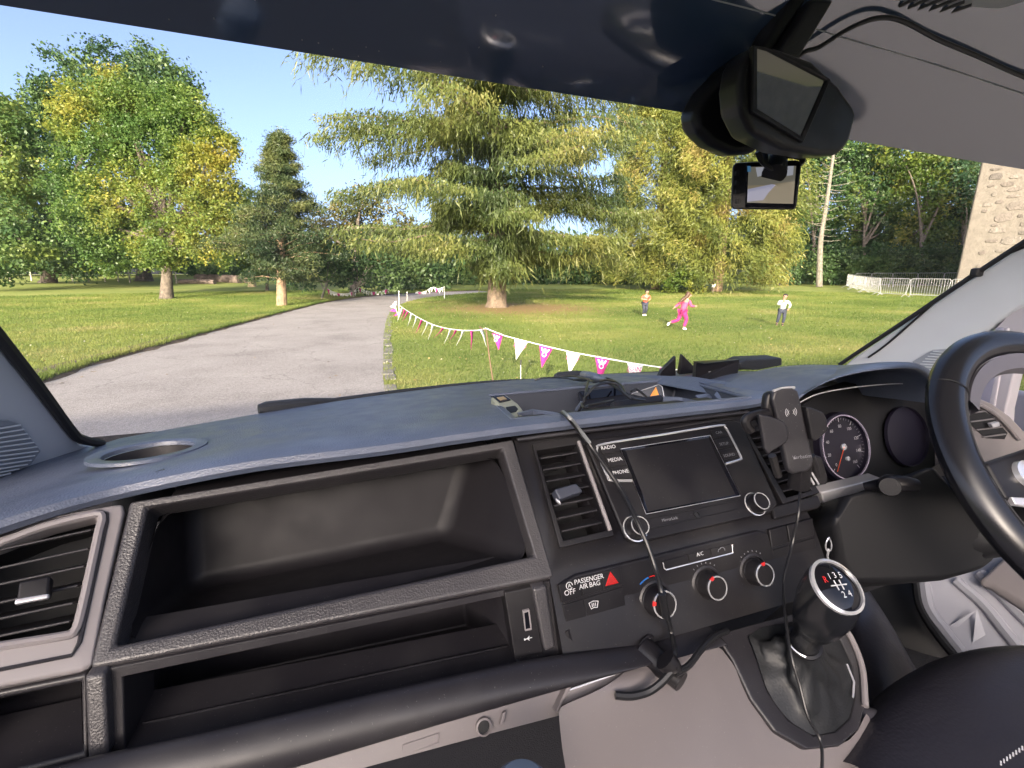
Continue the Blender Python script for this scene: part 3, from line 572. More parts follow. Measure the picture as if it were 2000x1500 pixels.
# far belt of woodland closing the view
C, U, Vv = [], [], []
g = np.random.default_rng(90); n = 26000; a = g.uniform(math.radians(-62), math.radians(75), n); r = g.uniform(66, 84, n); h = np.abs(g.normal(0, 1, n)) * 2.2 + 0.2 + 1.2 * np.sin(a * 23) * np.sin(a * 7); h = np.clip(h, 0.1, 7)
P = np.stack([np.sin(a) * r, np.cos(a) * r, 1.44 + h], 1); u = unit(g.normal(size=P.shape)); w_ = unit(np.cross(u, g.normal(size=P.shape)))
tag(quads('distant_wood', P, u * 0.5, w_ * 0.35, L_DARK), 'far belt of dark woodland closing the view behind the lawns', 'woodland', kind='stuff')

# ---- mown grass blades near the van
g = np.random.default_rng(31); n = 430000
r = 4.6 + (40 - 4.6) * g.uniform(0, 1, n) ** 1.0; a = YAW + g.uniform(math.radians(-58), math.radians(52), n)
P = np.stack([np.sin(a) * r, np.cos(a) * r, np.zeros(n)], 1); keep = ~inpoly(P, ROADP); 
dS = np.hypot(P[:, 0] - SPR.x - 0.8, P[:, 1] - SPR.y + 0.9) + g.normal(0, 1.1, n); keep &= (dS > 3.6); P = P[keep]; r = r[keep]; P[:, 2] = gz(P); n = len(P); h = g.uniform(.018, .045, (n, 1)) * (1 + r[:, None] / 40); az = g.uniform(0, 6.283, n)
d = unit(np.stack([np.cos(az) * .75, np.sin(az) * .75, np.ones(n)], 1)); s = np.stack([-np.sin(az), np.cos(az), np.zeros(n)], 1)
L_GRASS = leafmat('grass_blades', [(0.05, (0.115, 0.172, 0.040)), (0.45, (0.175, 0.235, 0.056)), (0.8, (0.255, 0.28, 0.078)), (0.98, (0.34, 0.32, 0.13))], 0.3, 0.22)
tag(quads('grass', P + d * h * .5, d * h, s * (0.003 + 0.00025 * r[:, None]), L_GRASS), 'short mown grass blades of the nearer lawns', 'grass', kind='stuff')
# daisies and pale fallen leaves scattered on the grass
g = np.random.default_rng(36); n = 2600; r = 6 + 32 * g.uniform(0, 1, n) ** 0.9; a = YAW + g.uniform(math.radians(-58), math.radians(52), n); P = np.stack([np.sin(a) * r, np.cos(a) * r, np.zeros(n)], 1); P = P[~inpoly(P, ROADP)]; n = len(P); P[:, 2] = gz(P) + g.uniform(.02, .05, n)
u = unit(g.normal(size=P.shape) * np.array([1, 1, .4])); w_ = unit(np.cross(u, np.array([0, 0, 1.0]) + g.normal(size=P.shape) * .5)); sz = g.uniform(.010, .028, (n, 1))
L_DAISY = leafmat('scattered_leaves', [(0.2, (0.30, 0.22, 0.09)), (0.5, (0.45, 0.38, 0.16)), (0.75, (0.55, 0.52, 0.40))], 0.2, 0.5, mixf=0.8)
tag(quads('fallen_leaves', P, u * sz, w_ * sz * .8, L_DAISY), 'pale fallen leaves and daisies scattered over the lawns', 'leaves', kind='stuff')
# taller tufts along the verge
g = np.random.default_rng(32); idx = g.integers(0, 88, 24000); q = g.uniform(0, 1, 24000); A = np.array([list(p) for p in RL]); P = A[idx] * (1 - q[:, None]) + A[idx + 1] * q[:, None]
P = P[(P[:, 1] > 3) & (P[:, 1] < 30)]; P[:, 0] -= np.abs(g.normal(0, .16, len(P))) - 0.03; n = len(P); P[:, 2] = gz(P) + 0.035; h = g.uniform(.03, .10, (n, 1)); az = g.uniform(0, 6.283, n)
d = unit(np.stack([np.cos(az) * .7, np.sin(az) * .7, np.ones(n)], 1)); s = np.stack([-np.sin(az), np.cos(az), np.zeros(n)], 1)
tag(quads('verge_grass', P + d * h * .5, d * h, s * 0.006, L_GRASS), 'longer grass hanging over the edge of the drive', 'grass', kind='stuff')
# ================================================================ THINGS ON THE LAWN
# ---- stone tower at the right
M_HARL = mat('harled_wall', (0.135, 0.120, 0.104), 0.95, bump=('noise', 9, 0.7, 0.04), var=0.14, vscale=3)
tb0 = onG(1859, 579); tw = thing('stone_tower', 'pale rendered tower of rubble stones at the right edge of the lawn', 'tower', tb0)
sgt = Vector((tb0.x, tb0.y, 0)).normalized(); tin = (Matrix.Rotation(math.radians(-6), 3, 'Z') @ sgt); td = Vector((tin.y, -tin.x, 0))
v = [tb0 - Vector((0, 0, 1)), tb0 - Vector((0, 0, 1)) + td * 16, tb0 - Vector((0, 0, 1)) + td * 16 + tin * 12, tb0 - Vector((0, 0, 1)) + tin * 12]
prism('wall', v, (0, 0, 12.5), M_HARL, tw, bevel=0.12, bseg=3)
STN = [mat('rubble_%d' % i, c, 0.9, bump=('noise', 12, 0.8, 0.05), var=0.25, vscale=4) for i, c in enumerate(((0.105, 0.09, 0.08), (0.125, 0.108, 0.096), (0.14, 0.124, 0.11), (0.085, 0.075, 0.068)))]
g = random.Random(17); placed = []; nrm = -tin
WP = (tb0.copy(), nrm)
def tow(px, py): r = ray(px, py); q = (tb0 - CAM).dot(nrm) / r.dot(nrm); return CAM + r * q
sp_list = [(1988, 402, 15, 8), (1960, 425, 12, 9), (1934, 434, 11, 7), (1950, 410, 14, 7), (1975, 470, 12, 8), (1945, 345, 8, 7), (1920, 335, 6, 4), (1985, 345, 9, 4), (1948, 450, 11, 6), (1958, 458, 9, 5), (1937, 477, 10, 6), (1903, 495, 8, 6), (1918, 494, 5, 4), (1936, 447, 7, 3), (1970, 415, 6, 4), (1982, 370, 9, 4), (1955, 378, 7, 4), (1968, 360, 8, 5), (1930, 400, 6, 4), (1912, 424, 7, 3), (1910, 380, 6, 3), (1925, 362, 8, 3), (1990, 430, 8, 5), (1982, 448, 11, 6), (1995, 480, 10, 6), (1915, 460, 9, 4), (1905, 478, 7, 4), (1900, 530, 9, 5), (1920, 520, 8, 5), (1885, 520, 7, 4), (1878, 545, 8, 5), (1888, 500, 5, 3)]
for k in range(170): sp_list.append((g.uniform(1885, 2080), g.uniform(250, 560), g.uniform(3, 9), g.uniform(2, 5)))
for (x, y, w_, h_) in sp_list:
    c = tow(x, y); u0 = (c - tb0).dot(td); z0 = c.z; sc_ = depth(c) / 900; wx, hz = w_ * sc_ * 1.25, h_ * sc_
    if u0 < 0.4 + wx or any(abs(u0 - a) < wx + b_ + 0.03 and abs(z0 - c_) < hz + d_ + 0.03 for a, b_, c_, d_ in placed): continue
    placed.append((u0, wx, z0, hz)); n = g.randint(6, 9); pts = []
    for q in range(n):
        a = 2 * PI * q / n + g.uniform(-.2, .2); rr = g.uniform(.8, 1.05); cx = math.copysign(abs(math.cos(a)) ** 0.7, math.cos(a)); sx = math.copysign(abs(math.sin(a)) ** 0.7, math.sin(a))
        pts.append(tb0 + td * (u0 + cx * wx * rr) + Vector((0, 0, z0 - tb0.z + sx * hz * rr)) + nrm * 0.035)
    prism('rubble_stone', pts, -nrm * 0.06, g.choice(STN), tw, bevel=0.02, bseg=2)
# added unseen wall behind the van, sized to keep the sun off the cab
cw_ = thing('added_shade_wall', 'added unseen wall behind the van that blocks the sun', 'wall', (-4, -13, 0))
prism('wall', [Vector((-60, -12.5, -1)), Vector((24, -12.5, -1)), Vector((24, -13.5, -1)), Vector((-60, -13.5, -1))], (0, 0, 7.1), M_HARL, cw_)

# ---- crowd barriers
M_GALV = mat('galvanised_steel', (0.36, 0.37, 0.38), 0.4, metal=0.3)
bars = [((1715, 577.5), (1771, 580.5), 'front barrier second from the left corner'), ((1773, 580.5), (1850, 583.5), 'widest looking front barrier nearest the camera'), ((1853, 583.5), (1912, 586), 'front barrier partly hidden by the windscreen pillar'),
        ((1687, 571.5), (1714, 577), 'slanting barrier at the front left corner'), ((1665, 566), (1686, 571), 'slanting barrier on the left side'), ((1652, 562), (1664, 565.5), 'leftmost barrier seen almost edge on'),
        ((1668, 560), (1698, 560), 'leftmost barrier of the rear row'), ((1699, 560), (1739, 560.4), 'second barrier of the rear row'), ((1740, 560.4), (1788, 560.8), 'middle barrier of the rear row'), ((1789, 560.8), (1839, 561), 'fourth barrier of the rear row'), ((1840, 561), (1885, 561.5), 'rightmost barrier of the rear row beside the tower')]
for pa, pb_, lab in bars:
    a, b_ = onG(*pa), onG(*pb_); d = (b_ - a); L = d.length; d.normalize(); up_ = Vector((0, 0, 1)); T = thing('crowd_barrier', 'galvanised steel %s' % lab, 'barrier', a, 'crowd barriers penned on the lawn')
    nn = d.cross(up_).normalized(); h0, h1 = 0.16, 1.08; r = 0.10
    lp = []
    for cx, cz, a0 in ((L - r, h1 - r, 0), (r, h1 - r, 90), (r, h0 + 0.02, 180), (L - r, h0 + 0.02, 270)):
        for k in range(5): t_ = math.radians(a0 + 22.5 * k); rr = r if a0 < 180 else 0.02; lp.append(a + d * (cx + rr * math.cos(t_)) + up_ * (cz + rr * math.sin(t_)))
    tube('barrier_frame', lp, 0.017, M_GALV, T, seg=6, closed=True)
    nb = max(5, int(L / 0.12))
    for k in range(1, nb): x = L * k / nb; tube('bar', [a + d * x + up_ * (h0 + .01), a + d * x + up_ * (h1 - .01)], 0.006, M_GALV, T, seg=5)
    for x in (0.12, L - 0.12):
        for s in (-1, 1): tube('foot', [a + d * x + up_ * 0.20, a + d * (x) + nn * s * 0.30 + up_ * 0.02], 0.017, M_GALV, T, seg=6)
# ---- small white notice by the conifer
ns = onG(1392, 572); nt_ = thing('notice_post', 'small white notice on a short post before the golden conifer', 'sign', ns); dn_ = depth(ns)
tube('post', [ns - Vector((0, 0, .1)), ns + Vector((0, 0, .45))], 0.03, M_BARKD, nt_, seg=6); box('notice', ns + Vector((0, 0, .52)) - fwd * 0.04, (0.30, 0.03, 0.24), mat('notice_white', (0.8, 0.78, 0.74), 0.6), nt_)

# ---- bunting
M_PINK = mat('pink_pennant', (0.55, 0.03, 0.24), 0.7); M_PWH = mat('white_pennant', (0.80, 0.80, 0.80), 0.7); M_CORD = mat('white_tape', (0.85, 0.85, 0.85), 0.7); M_LILAC = mat('pink_lettering', (0.45, 0.03, 0.25), 0.6)
for m_ in (M_PINK, M_PWH):
    t, b = nodes(m_); b.inputs['Subsurface Weight'].default_value = 0.0
def pennant(T, a, b_, tip, m, art, thick=0.0015):
    a, b_, tip = Vector(a), Vector(b_), Vector(tip); n = (b_ - a).cross(tip - a).normalized()
    if n.dot(CAM - a) < 0: n = -n
    v, f = [], []; K = 6
    for k in range(K + 1):
        q = k / K; l, r = a.lerp(tip, q), b_.lerp(tip, q); bow = n * 0.008 * math.sin(q * 5)
        v += [l + bow, r + bow]
    f = [(2 * k, 2 * k + 1, 2 * k + 3, 2 * k + 2) for k in range(K)]
    o = mesh('pennant', v, f, m, T, recalc=False); so = o.modifiers.new('thick', 'SOLIDIFY'); so.thickness = thick
    if art:
        x = (b_ - a).normalized(); x = x if x.dot(right) > 0 else -x; u = n.cross(x); u = u if u.z > 0 else -u; w_ = (b_ - a).length; c = a.lerp(b_, .5)
        n2 = x.cross(u); 
        if art == 'join':
            text('lettering', 'JOIN', c - u * w_ * .30 + n2 * .006, x, u, w_ * .42, M_LILAC, o, ext=0.004); text('lettering', 'TODAY', c - u * w_ * .55 + n2 * .008, x, u, w_ * .22, M_LILAC, o, ext=0.006)
        else:
            e = c - u * w_ * .30 + n2 * .010; pr = []
            for dx in (-.17, 0, .17): pr.append(([e + x * w_ * (dx - .07) - u * w_ * .02, e + x * w_ * (dx + .07) - u * w_ * .02, e + x * w_ * (dx * 1.5 + .03) + u * w_ * .17, e + x * w_ * (dx * 1.5 - .05) + u * w_ * .17], [(0, 1, 2, 3)]))
            pr.append(([e + x * w_ * .20 - u * w_ * .02, e - x * w_ * .20 - u * w_ * .02, e - x * w_ * .17 - u * w_ * .10, e + x * w_ * .17 - u * w_ * .10], [(0, 1, 2, 3)]))
            meshes('emblem', pr, M_PWH, o, recalc=False)
            tube('emblem', [e + (x * math.cos(t_) * .13 + u * (math.sin(t_) * .15 - .26)) * w_ for t_ in np.linspace(0, 2 * PI, 16)[:-1]], w_ * 0.035, M_PWH, o, seg=5, closed=True)
def dat(x): return 1 / np.interp(x, [948, 1300], [1 / 6.45, 1 / 4.45])
def cordy(x): return float(np.interp(x, [948, 961, 1005, 1053, 1106, 1162, 1225, 1288, 1330, 1420], [641, 649, 661, 673, 686, 696, 708, 717, 724, 738]))
S1 = thing('bunting', 'nearest string of pink and white pennants above the dash top', 'bunting', at(1100, 690, 5.4))
tube('cord', [at(x, cordy(x), float(dat(x))) for x in (948, 985, 1020, 1070, 1120, 1180, 1240, 1300, 1360, 1420)], 0.007, M_CORD, S1, seg=6)
for i, (x0, x1, tx, ty) in enumerate(((961, 982, 974, 684), (1005, 1031, 1008, 703), (1053, 1080, 1058, 719), (1106, 1134, 1112, 732), (1162, 1191, 1170, 748), (1225, 1256, 1236, 764), (1288, 1315, 1298, 776), (1352, 1385, 1366, 790))):
    d = float(dat((x0 + x1) / 2)); pennant(S1, at(x0, cordy(x0) + 1, d), at(x1, cordy(x1) + 1, d), at(tx, ty, d + (-0.05, 0.06, 0.01, -0.03)[i % 4]), M_PINK if i % 2 == 0 else M_PWH, 'emblem' if i % 2 == 0 else 'join')
S2 = thing('bunting', 'string of pennants curving away along the edge of the right lawn', 'bunting', at(860, 640, 10))
cx2 = [948, 935, 921, 905, 890, 875, 862, 848, 836, 824, 814, 805, 797, 790, 785, 781]; cy2 = [642, 645, 645.5, 645.5, 644, 642, 639, 635, 630, 624, 618.5, 613, 608, 603.5, 600, 597]
cd2 = [1 / float(np.interp(k, [0, 15], [1 / 6.45, 1 / 17.5])) for k in range(16)]
tube('cord', catmull([at(x, y, d) for x, y, d in zip(cx2, cy2, cd2)], 3), 0.009, M_CORD, S2, seg=5)
pl2 = [(940, 645, 951, 677, 0), (921, 645, 921, 684, 1), (905, 645.5, 892, 676, 0), (891, 644, 879, 665, 1), (880, 643, 868, 672, 0), (866, 640, 848, 661, 1), (846, 634, 837, 664, 0), (836, 630, 824, 656, 0), (824, 624, 813, 651, 1), (814, 619, 806, 642, 0), (804, 613, 797, 637, 0), (797, 608, 786, 628, 1), (791, 604, 784, 622, 1), (786, 601, 773, 637, 0)]
for x, y, tx, ty, pk in pl2:
    d = float(np.interp(x, cx2[::-1], cd2[::-1])); a = at(x, y, d); wv_ = at(x + 4, y - 1, d + 0.12 + 0.0) - a; wv_ = wv_.normalized() * 0.17
    pennant(S2, a - wv_ * .5, a + wv_ * .5, at(tx, ty, d), M_PINK if pk else M_PWH, None)
S3 = thing('bunting', 'short cluster of pennants fluttering left at the far stake', 'bunting', at(772, 600, 18))
cp3 = [(774, 588, 17.6), (772, 597, 17.4), (774, 606, 17.2), (778, 616, 17.0), (776, 628, 16.8)]; tube('cord', [at(*q) for q in cp3], 0.010, M_CORD, S3, seg=5)
for i, (x, y, tx, ty) in enumerate(((773, 588, 766, 595), (772, 594, 761, 599), (773, 602, 761, 607), (776, 611, 768, 617))): pennant(S3, at(x, y, 17.4), at(x + 1, y + 8, 17.4), at(tx, ty, 17.4), M_PWH if i < 2 else M_PINK, None)
def farstring(lab, pts, d, n, sz):
    T = thing('bunting', lab, 'bunting', at(*pts[0], d)); P = catmull([at(x, y, d) for x, y in pts], 6); tube('cord', P, 0.012, M_CORD, T, seg=4)
    for i in range(n):
        q = (i + .5) / n * (len(P) - 1); k = int(q); p = P[k].lerp(P[k + 1], q - k); w_ = (P[k + 1] - P[k]).normalized() * sz * .5; pennant(T, p - w_, p + w_, p + Vector((0.06 * math.sin(i * 3), 0, -sz * 1.5)), M_PWH if i % 6 else M_PINK, None)
farstring('far string of tiny pennants sagging between the pale stems left of the drive', [(640, 564), (652, 570), (668, 573.5), (686, 571), (701, 561)], 30, 16, 0.22)
farstring('far string of tiny pennants from the pale stem to the bend', [(701, 561), (716, 568), (735, 570), (750, 567), (762, 561)], 31, 15, 0.22)
farstring('farthest string of pennants beyond the bend of the drive', [(797, 574), (808, 578), (814, 570), (828, 570), (845, 561), (856, 564), (865, 561)], 33, 16, 0.22)
# stakes
M_STK = mat('rusty_stake', (0.16, 0.09, 0.06), 0.7); M_STW = mat('pale_stake', (0.55, 0.55, 0.54), 0.6)
def stake(lab, pts, d, r, m, g0=None):
    P = [at(x, y, d) for x, y in pts]; T = tag(tube('stake', P, r, m, None, seg=8), lab, 'stake'); return T
gp = onG(966, 752); dgp = depth(gp)
s_ = thing('stake', 'leaning rusty iron stake holding the nearest bunting', 'stake', gp)
tube('shaft', [gp - Vector((0, 0, .1)), at(956, 700, 6.5), at(949, 640, 6.45)], 0.009, M_STK, s_, seg=8); tube('hook', [at(949, 640, 6.45), at(945, 645, 6.45), at(936, 638, 6.45)], 0.008, M_STK, s_, seg=6)
gp = onG(1017, 758); s_ = thing('stake', 'short thin metal peg with black tip standing in the near lawn', 'stake', gp); dg = depth(gp)
tube('shaft', [gp - Vector((0, 0, .1)), at(1017, 712, dg)], 0.006, M_STW, s_, seg=6); tube('tip', [at(1017, 713, dg), at(1017.5, 703, dg)], 0.011, M_RUB, s_, seg=8)
for x, y0, y1, lab in ((779, 614, 570, 'tall pale stake at the near side of the bend'), (868, 585, 562, 'thin pale stake at the far inside of the bend'), (795, 590, 572, 'short stake beside the bend of the drive')):
    gp = onG(x, y0); dg = depth(gp); s_ = thing('stake', lab, 'stake', gp); tube('shaft', [gp - Vector((0, 0, .1)), at(x, y1, dg)], 0.016, M_STW, s_, seg=6); tube('cap', [at(x, y1, dg), at(x, y1 - 2, dg)], 0.03, M_STW, s_, seg=6)

# ---- three children
M_SKIN = mat('skin', (0.38, 0.23, 0.155), 0.6); M_HAIRB = mat('brown_hair', (0.07, 0.035, 0.02), 0.6); M_HAIRK = mat('black_hair', (0.02, 0.015, 0.013), 0.6)
def skin(name, V, E, Rr, m, parent, sub_=2):
    me = bpy.data.meshes.new(name); o0 = org(parent); me.from_pydata([tuple(Vector(v) - o0) for v in V], E, []); me.materials.append(m)
    o = bpy.data.objects.new(name, me); COL.objects.link(o); o.parent = parent; ORG[o] = o0
    md = o.modifiers.new('skin', 'SKIN'); md.use_smooth_shade = True; md.branch_smoothing = 0.6
    for i, r in enumerate(Rr): me.skin_vertices[0].data[i].radius = (r, r) if not isinstance(r, tuple) else r
    me.skin_vertices[0].data[0].use_root = True
    s = o.modifiers.new('sub', 'SUBSURF'); s.levels = sub_; s.render_levels = sub_; return o
def child(label, base, face, H, J, top, legs, shoe, hair, long_hair=False, sleeves=True, vest=None):
    """J: joints in units of height in the child's own frame (x right of child, y ahead, z up)."""
    base = Vector(base); T = thing('person', label, 'person', base); f = Vector((math.sin(face), math.cos(face), 0)); r = Vector((math.cos(face), -math.sin(face), 0))
    W_ = lambda p: base + (r * p[0] + f * p[1] + Vector((0, 0, p[2]))) * H
    P = {k: W_(q) for k, q in J.items()}
    hv = P['head'] - P['neck']
    names = ['pelvis', 'chest', 'neck', 'head', 'crown', 'shL', 'elL', 'haL', 'shR', 'elR', 'haR', 'hiL', 'knL', 'anL', 'toL', 'hiR', 'knR', 'anR', 'toR']
    P['crown'] = P['head'] + hv * 0.55
    rad = dict(pelvis=.070, chest=.078, neck=.032, head=.070, crown=.052, shL=.036, elL=.026, haL=.020, shR=.036, elR=.026, haR=.020, hiL=.058, knL=.038, anL=.024, toL=.022, hiR=.058, knR=.038, anR=.024, toR=.022)
    E_ = [('pelvis', 'chest'), ('chest', 'neck'), ('neck', 'head'), ('head', 'crown'), ('chest', 'shL'), ('shL', 'elL'), ('elL', 'haL'), ('chest', 'shR'), ('shR', 'elR'), ('elR', 'haR'), ('pelvis', 'hiL'), ('hiL', 'knL'), ('knL', 'anL'), ('anL', 'toL'), ('pelvis', 'hiR'), ('hiR', 'knR'), ('knR', 'anR'), ('anR', 'toR')]
    skin('body', [P[n] for n in names], [(names.index(a), names.index(b_)) for a, b_ in E_], [rad[n] * H for n in names], M_SKIN, T)
    tn = ['chest', 'pelvis', 'shL', 'elL', 'shR', 'elR'] ; P['waist'] = P['pelvis'].lerp(P['chest'], -0.05)
    tv = [P['chest'], P['waist'], P['shL'], P['elL'], P['shR'], P['elR'], P['chest'].lerp(P['neck'], .55)]; te = [(0, 1), (0, 2), (2, 3), (0, 4), (4, 5), (0, 6)]; tr2 = [.098, .096, .050, .038, .050, .038, .046]
    if sleeves: tv += [P['elL'].lerp(P['haL'], .8), P['elR'].lerp(P['haR'], .8)]; te += [(3, 7), (5, 8)]; tr2 += [.032, .032]
    skin('top', tv, te, [q * H for q in tr2], top, T)
    skin('trousers', [P['pelvis'], P['hiL'], P['knL'], P['knL'].lerp(P['anL'], .85), P['hiR'], P['knR'], P['knR'].lerp(P['anR'], .85)], [(0, 1), (1, 2), (2, 3), (0, 4), (4, 5), (5, 6)], [q * H for q in (.086, .070, .050, .040, .070, .050, .040)], legs, T)
    for s in 'LR': skin('shoe', [P['an' + s].lerp(P['to' + s], -.15), P['to' + s]], [(0, 1)], [.036 * H, .030 * H], shoe, T)
    hd = P['head'].lerp(P['crown'], .45)
    hb_ = -f if not long_hair else -f
    hvs = [hd + Vector((0, 0, .040 * H)) + f * .012 * H, hd + hb_ * .045 * H + Vector((0, 0, .0)), hd + hb_ * .055 * H - Vector((0, 0, .055 * H))]; hr = [.074 * H, .074 * H, .056 * H]; he = [(0, 1), (1, 2)]
    if long_hair: hvs += [hd + hb_ * .17 * H - Vector((0, 0, .12 * H)), hd + hb_ * .26 * H - Vector((0, 0, .20 * H))]; hr += [.045 * H, .02 * H]; he += [(2, 3), (3, 4)]
    skin('hair', hvs, he, hr, hair, T)
    for s in (-1, 1): lathe('eye', [(0.010 * H, 0), (0.007 * H, 0.004 * H), (0.001, 0.006 * H)], P['head'] + f * 0.063 * H + r * s * 0.026 * H + Vector((0, 0, .008 * H)), f, M_HAIRK, T, seg=8)
    tube('nose', [P['head'] + f * .062 * H + Vector((0, 0, .004 * H)), P['head'] + f * .078 * H - Vector((0, 0, .016 * H))], [.008 * H, .011 * H], M_SKIN, T, seg=6)
    tube('mouth', [P['head'] + f * .060 * H - r * .018 * H - Vector((0, 0, .034 * H)), P['head'] + f * .060 * H + r * .018 * H - Vector((0, 0, .034 * H))], .005 * H, mat('lip', (0.45, 0.15, 0.13), 0.5), T, seg=6)
    for s, e_ in (('L', -1), ('R', 1)):
        el, ha = P['el' + s], P['ha' + s]; dh = (ha - el).normalized(); sx = dh.cross(f).normalized() if dh.cross(f).length > .1 else r
        for k in range(4): tube('finger', [ha + sx * (k - 1.5) * .011 * H, ha + dh * .030 * H + sx * (k - 1.5) * .013 * H, ha + dh * (.052 - .006 * abs(k - 1.4)) * H + f * .010 * H], [.009 * H, .008 * H, .006 * H], M_SKIN, T, seg=5)
        tube('thumb', [ha - dh * .005 * H, ha + sx * e_ * .026 * H + dh * .018 * H], [.010 * H, .007 * H], M_SKIN, T, seg=5)
    return T, P, f, r
M_TPINK = mat('pink_jumper', (0.46, 0.065, 0.15), 0.8); M_LPINK = mat('magenta_leggings', (0.40, 0.022, 0.14), 0.8); M_SHW = mat('white_trainers', (0.8, 0.8, 0.78), 0.6); M_TRED = mat('red_gilet', (0.75, 0.09, 0.06), 0.8); M_NAVYT = mat('navy_jeans', (0.03, 0.035, 0.055), 0.85); M_TWHT = mat('white_top', (0.46, 0.47, 0.46), 0.8); M_ORG = mat('orange_sleeve', (0.60, 0.22, 0.12), 0.8); M_DSH = mat('dark_shoes', (0.03, 0.03, 0.03), 0.6)
base = onG(1330, 645)
run = dict(pelvis=(0, 0, .50), chest=(0, .07, .70), neck=(0, .10, .81), head=(0, .14, .89), shL=(-.11, .09, .76), elL=(-.17, -.04, .64), haL=(-.16, -.15, .56), shR=(.11, .10, .75), elR=(.17, .12, .62), haR=(.13, .27, .62),
           hiL=(-.06, 0, .47), knL=(-.06, -.06, .26), anL=(-.06, -.32, .19), toL=(-.06, -.36, .12), hiR=(.06, .0, .47), knR=(.06, .10, .28), anR=(.06, .02, .055), toR=(.06, .12, .03))
T, P, f_, r_ = child('girl in pink jumper and magenta leggings running across the lawn', base, YAW + math.radians(78), 1.10, run, M_TPINK, M_LPINK, M_SHW, M_HAIRB, True)
skin('collar', [P['neck'] - Vector((0, 0, .03)) + f_ * .01, P['neck'] - Vector((0, 0, .045))], [(0, 1)], [.062, .075], M_TWHT, T, 2)
base = onG(1258, 618)
st2 = dict(pelvis=(0, 0, .50), chest=(0, .06, .70), neck=(0, .07, .81), head=(0, .11, .89), shL=(-.11, .06, .76), elL=(-.17, .05, .62), haL=(-.05, .17, .60), shR=(.11, .06, .76), elR=(.18, .06, .63), haR=(.06, .17, .62),
           hiL=(-.06, 0, .47), knL=(-.07, .02, .26), anL=(-.09, -.10, .06), toL=(-.09, -.02, .03), hiR=(.06, 0, .47), knR=(.05, .05, .26), anR=(.03, -.04, .06), toR=(.03, .06, .03))
T, P, f_, r_ = child('child in red gilet and dark jeans leaning forward near the conifer', base, YAW + PI - 0.25, 1.02, st2, M_TRED, M_NAVYT, M_SHW, M_HAIRK, False, False)
for s in 'LR': skin('sleeve', [P['sh' + s], P['el' + s], P['el' + s].lerp(P['ha' + s], .75)], [(0, 1), (1, 2)], [.043, .037, .032], M_ORG, T, 2)
base = onG(1524, 637)
st3 = dict(pelvis=(0, 0, .50), chest=(0, .02, .70), neck=(0, .03, .81), head=(-.02, .05, .89), shL=(-.11, .02, .76), elL=(-.19, .02, .64), haL=(-.15, .02, .52), shR=(.11, .03, .76), elR=(.15, .08, .64), haR=(.04, .15, .74),
           hiL=(-.06, 0, .47), knL=(-.07, .04, .26), anL=(-.05, -.02, .06), toL=(-.05, .07, .03), hiR=(.06, 0, .47), knR=(.08, .03, .26), anR=(.10, -.03, .06), toR=(.11, .06, .03))
T, P, f_, r_ = child('boy in white top and dark trousers standing alone on the lawn', base, YAW + PI + 0.35, 1.00, st3, M_TWHT, M_NAVYT, M_DSH, M_HAIRK)
# ================================================================ VAN CAB (lens-relative metres: X right, Y to the windscreen)
def rel(x, y, z): return Vector((x, y, z + ZC))
def Yb(x): return 0.955 - 0.33 * (x - 0.39) ** 2                      # foot of the windscreen
def glassY(x, z): return Yb(x) - (z + 0.235) * 1.02
def onglass(px, py, off=0.0):
    r = ray(px, py); lo, hi = 0.01, 4.0
    for _ in range(50):
        m = (lo + hi) / 2; p = r * m
        if p.y - (glassY(p.x, p.z) - off) < 0: lo = m
        else: hi = m
    return CAM + r * hi
def plane3(a, b, c): n = (b - a).cross(c - a).normalized(); return (a, n)

m = bpy.data.materials.new('windscreen_glass'); m.use_nodes = True; t = m.node_tree; t.nodes.clear()
o_ = t.nodes.new('ShaderNodeOutputMaterial'); tr = t.nodes.new('ShaderNodeBsdfTransparent'); tr.inputs[0].default_value = (0.97, 0.985, 0.98, 1)
gl = t.nodes.new('ShaderNodeBsdfGlossy'); gl.inputs['Roughness'].default_value = 0.02
lw = t.nodes.new('ShaderNodeLayerWeight'); lw.inputs[0].default_value = 0.5
pw = t.nodes.new('ShaderNodeMath'); pw.operation = 'POWER'; pw.inputs[1].default_value = 5; t.links.new(lw.outputs['Facing'], pw.inputs[0])
fr = t.nodes.new('ShaderNodeMath'); fr.operation = 'MULTIPLY_ADD'; fr.inputs[1].default_value = 0.5; fr.inputs[2].default_value = 0.025; t.links.new(pw.outputs[0], fr.inputs[0]); mx = t.nodes.new('ShaderNodeMixShader')
df = t.nodes.new('ShaderNodeBsdfDiffuse'); df.inputs[0].default_value = (0.8, 0.8, 0.8, 1)
nz = t.nodes.new('ShaderNodeTexNoise'); nz.inputs['Scale'].default_value = 5; nz.inputs['Detail'].default_value = 8
mr = t.nodes.new('ShaderNodeMapRange'); mr.inputs['From Min'].default_value = 0.45; mr.inputs['From Max'].default_value = 0.8; mr.inputs['To Min'].default_value = 0.022; mr.inputs['To Max'].default_value = 0.065
t.links.new(nz.outputs['Fac'], mr.inputs['Value'])
mx2 = t.nodes.new('ShaderNodeMixShader'); t.links.new(mr.outputs[0], mx2.inputs[0])
t.links.new(fr.outputs[0], mx.inputs[0]); t.links.new(tr.outputs[0], mx.inputs[1]); t.links.new(gl.outputs[0], mx.inputs[2])
t.links.new(mx.outputs[0], mx2.inputs[1]); t.links.new(df.outputs[0], mx2.inputs[2]); t.links.new(mx2.outputs[0], o_.inputs[0])
M_GLASS = m

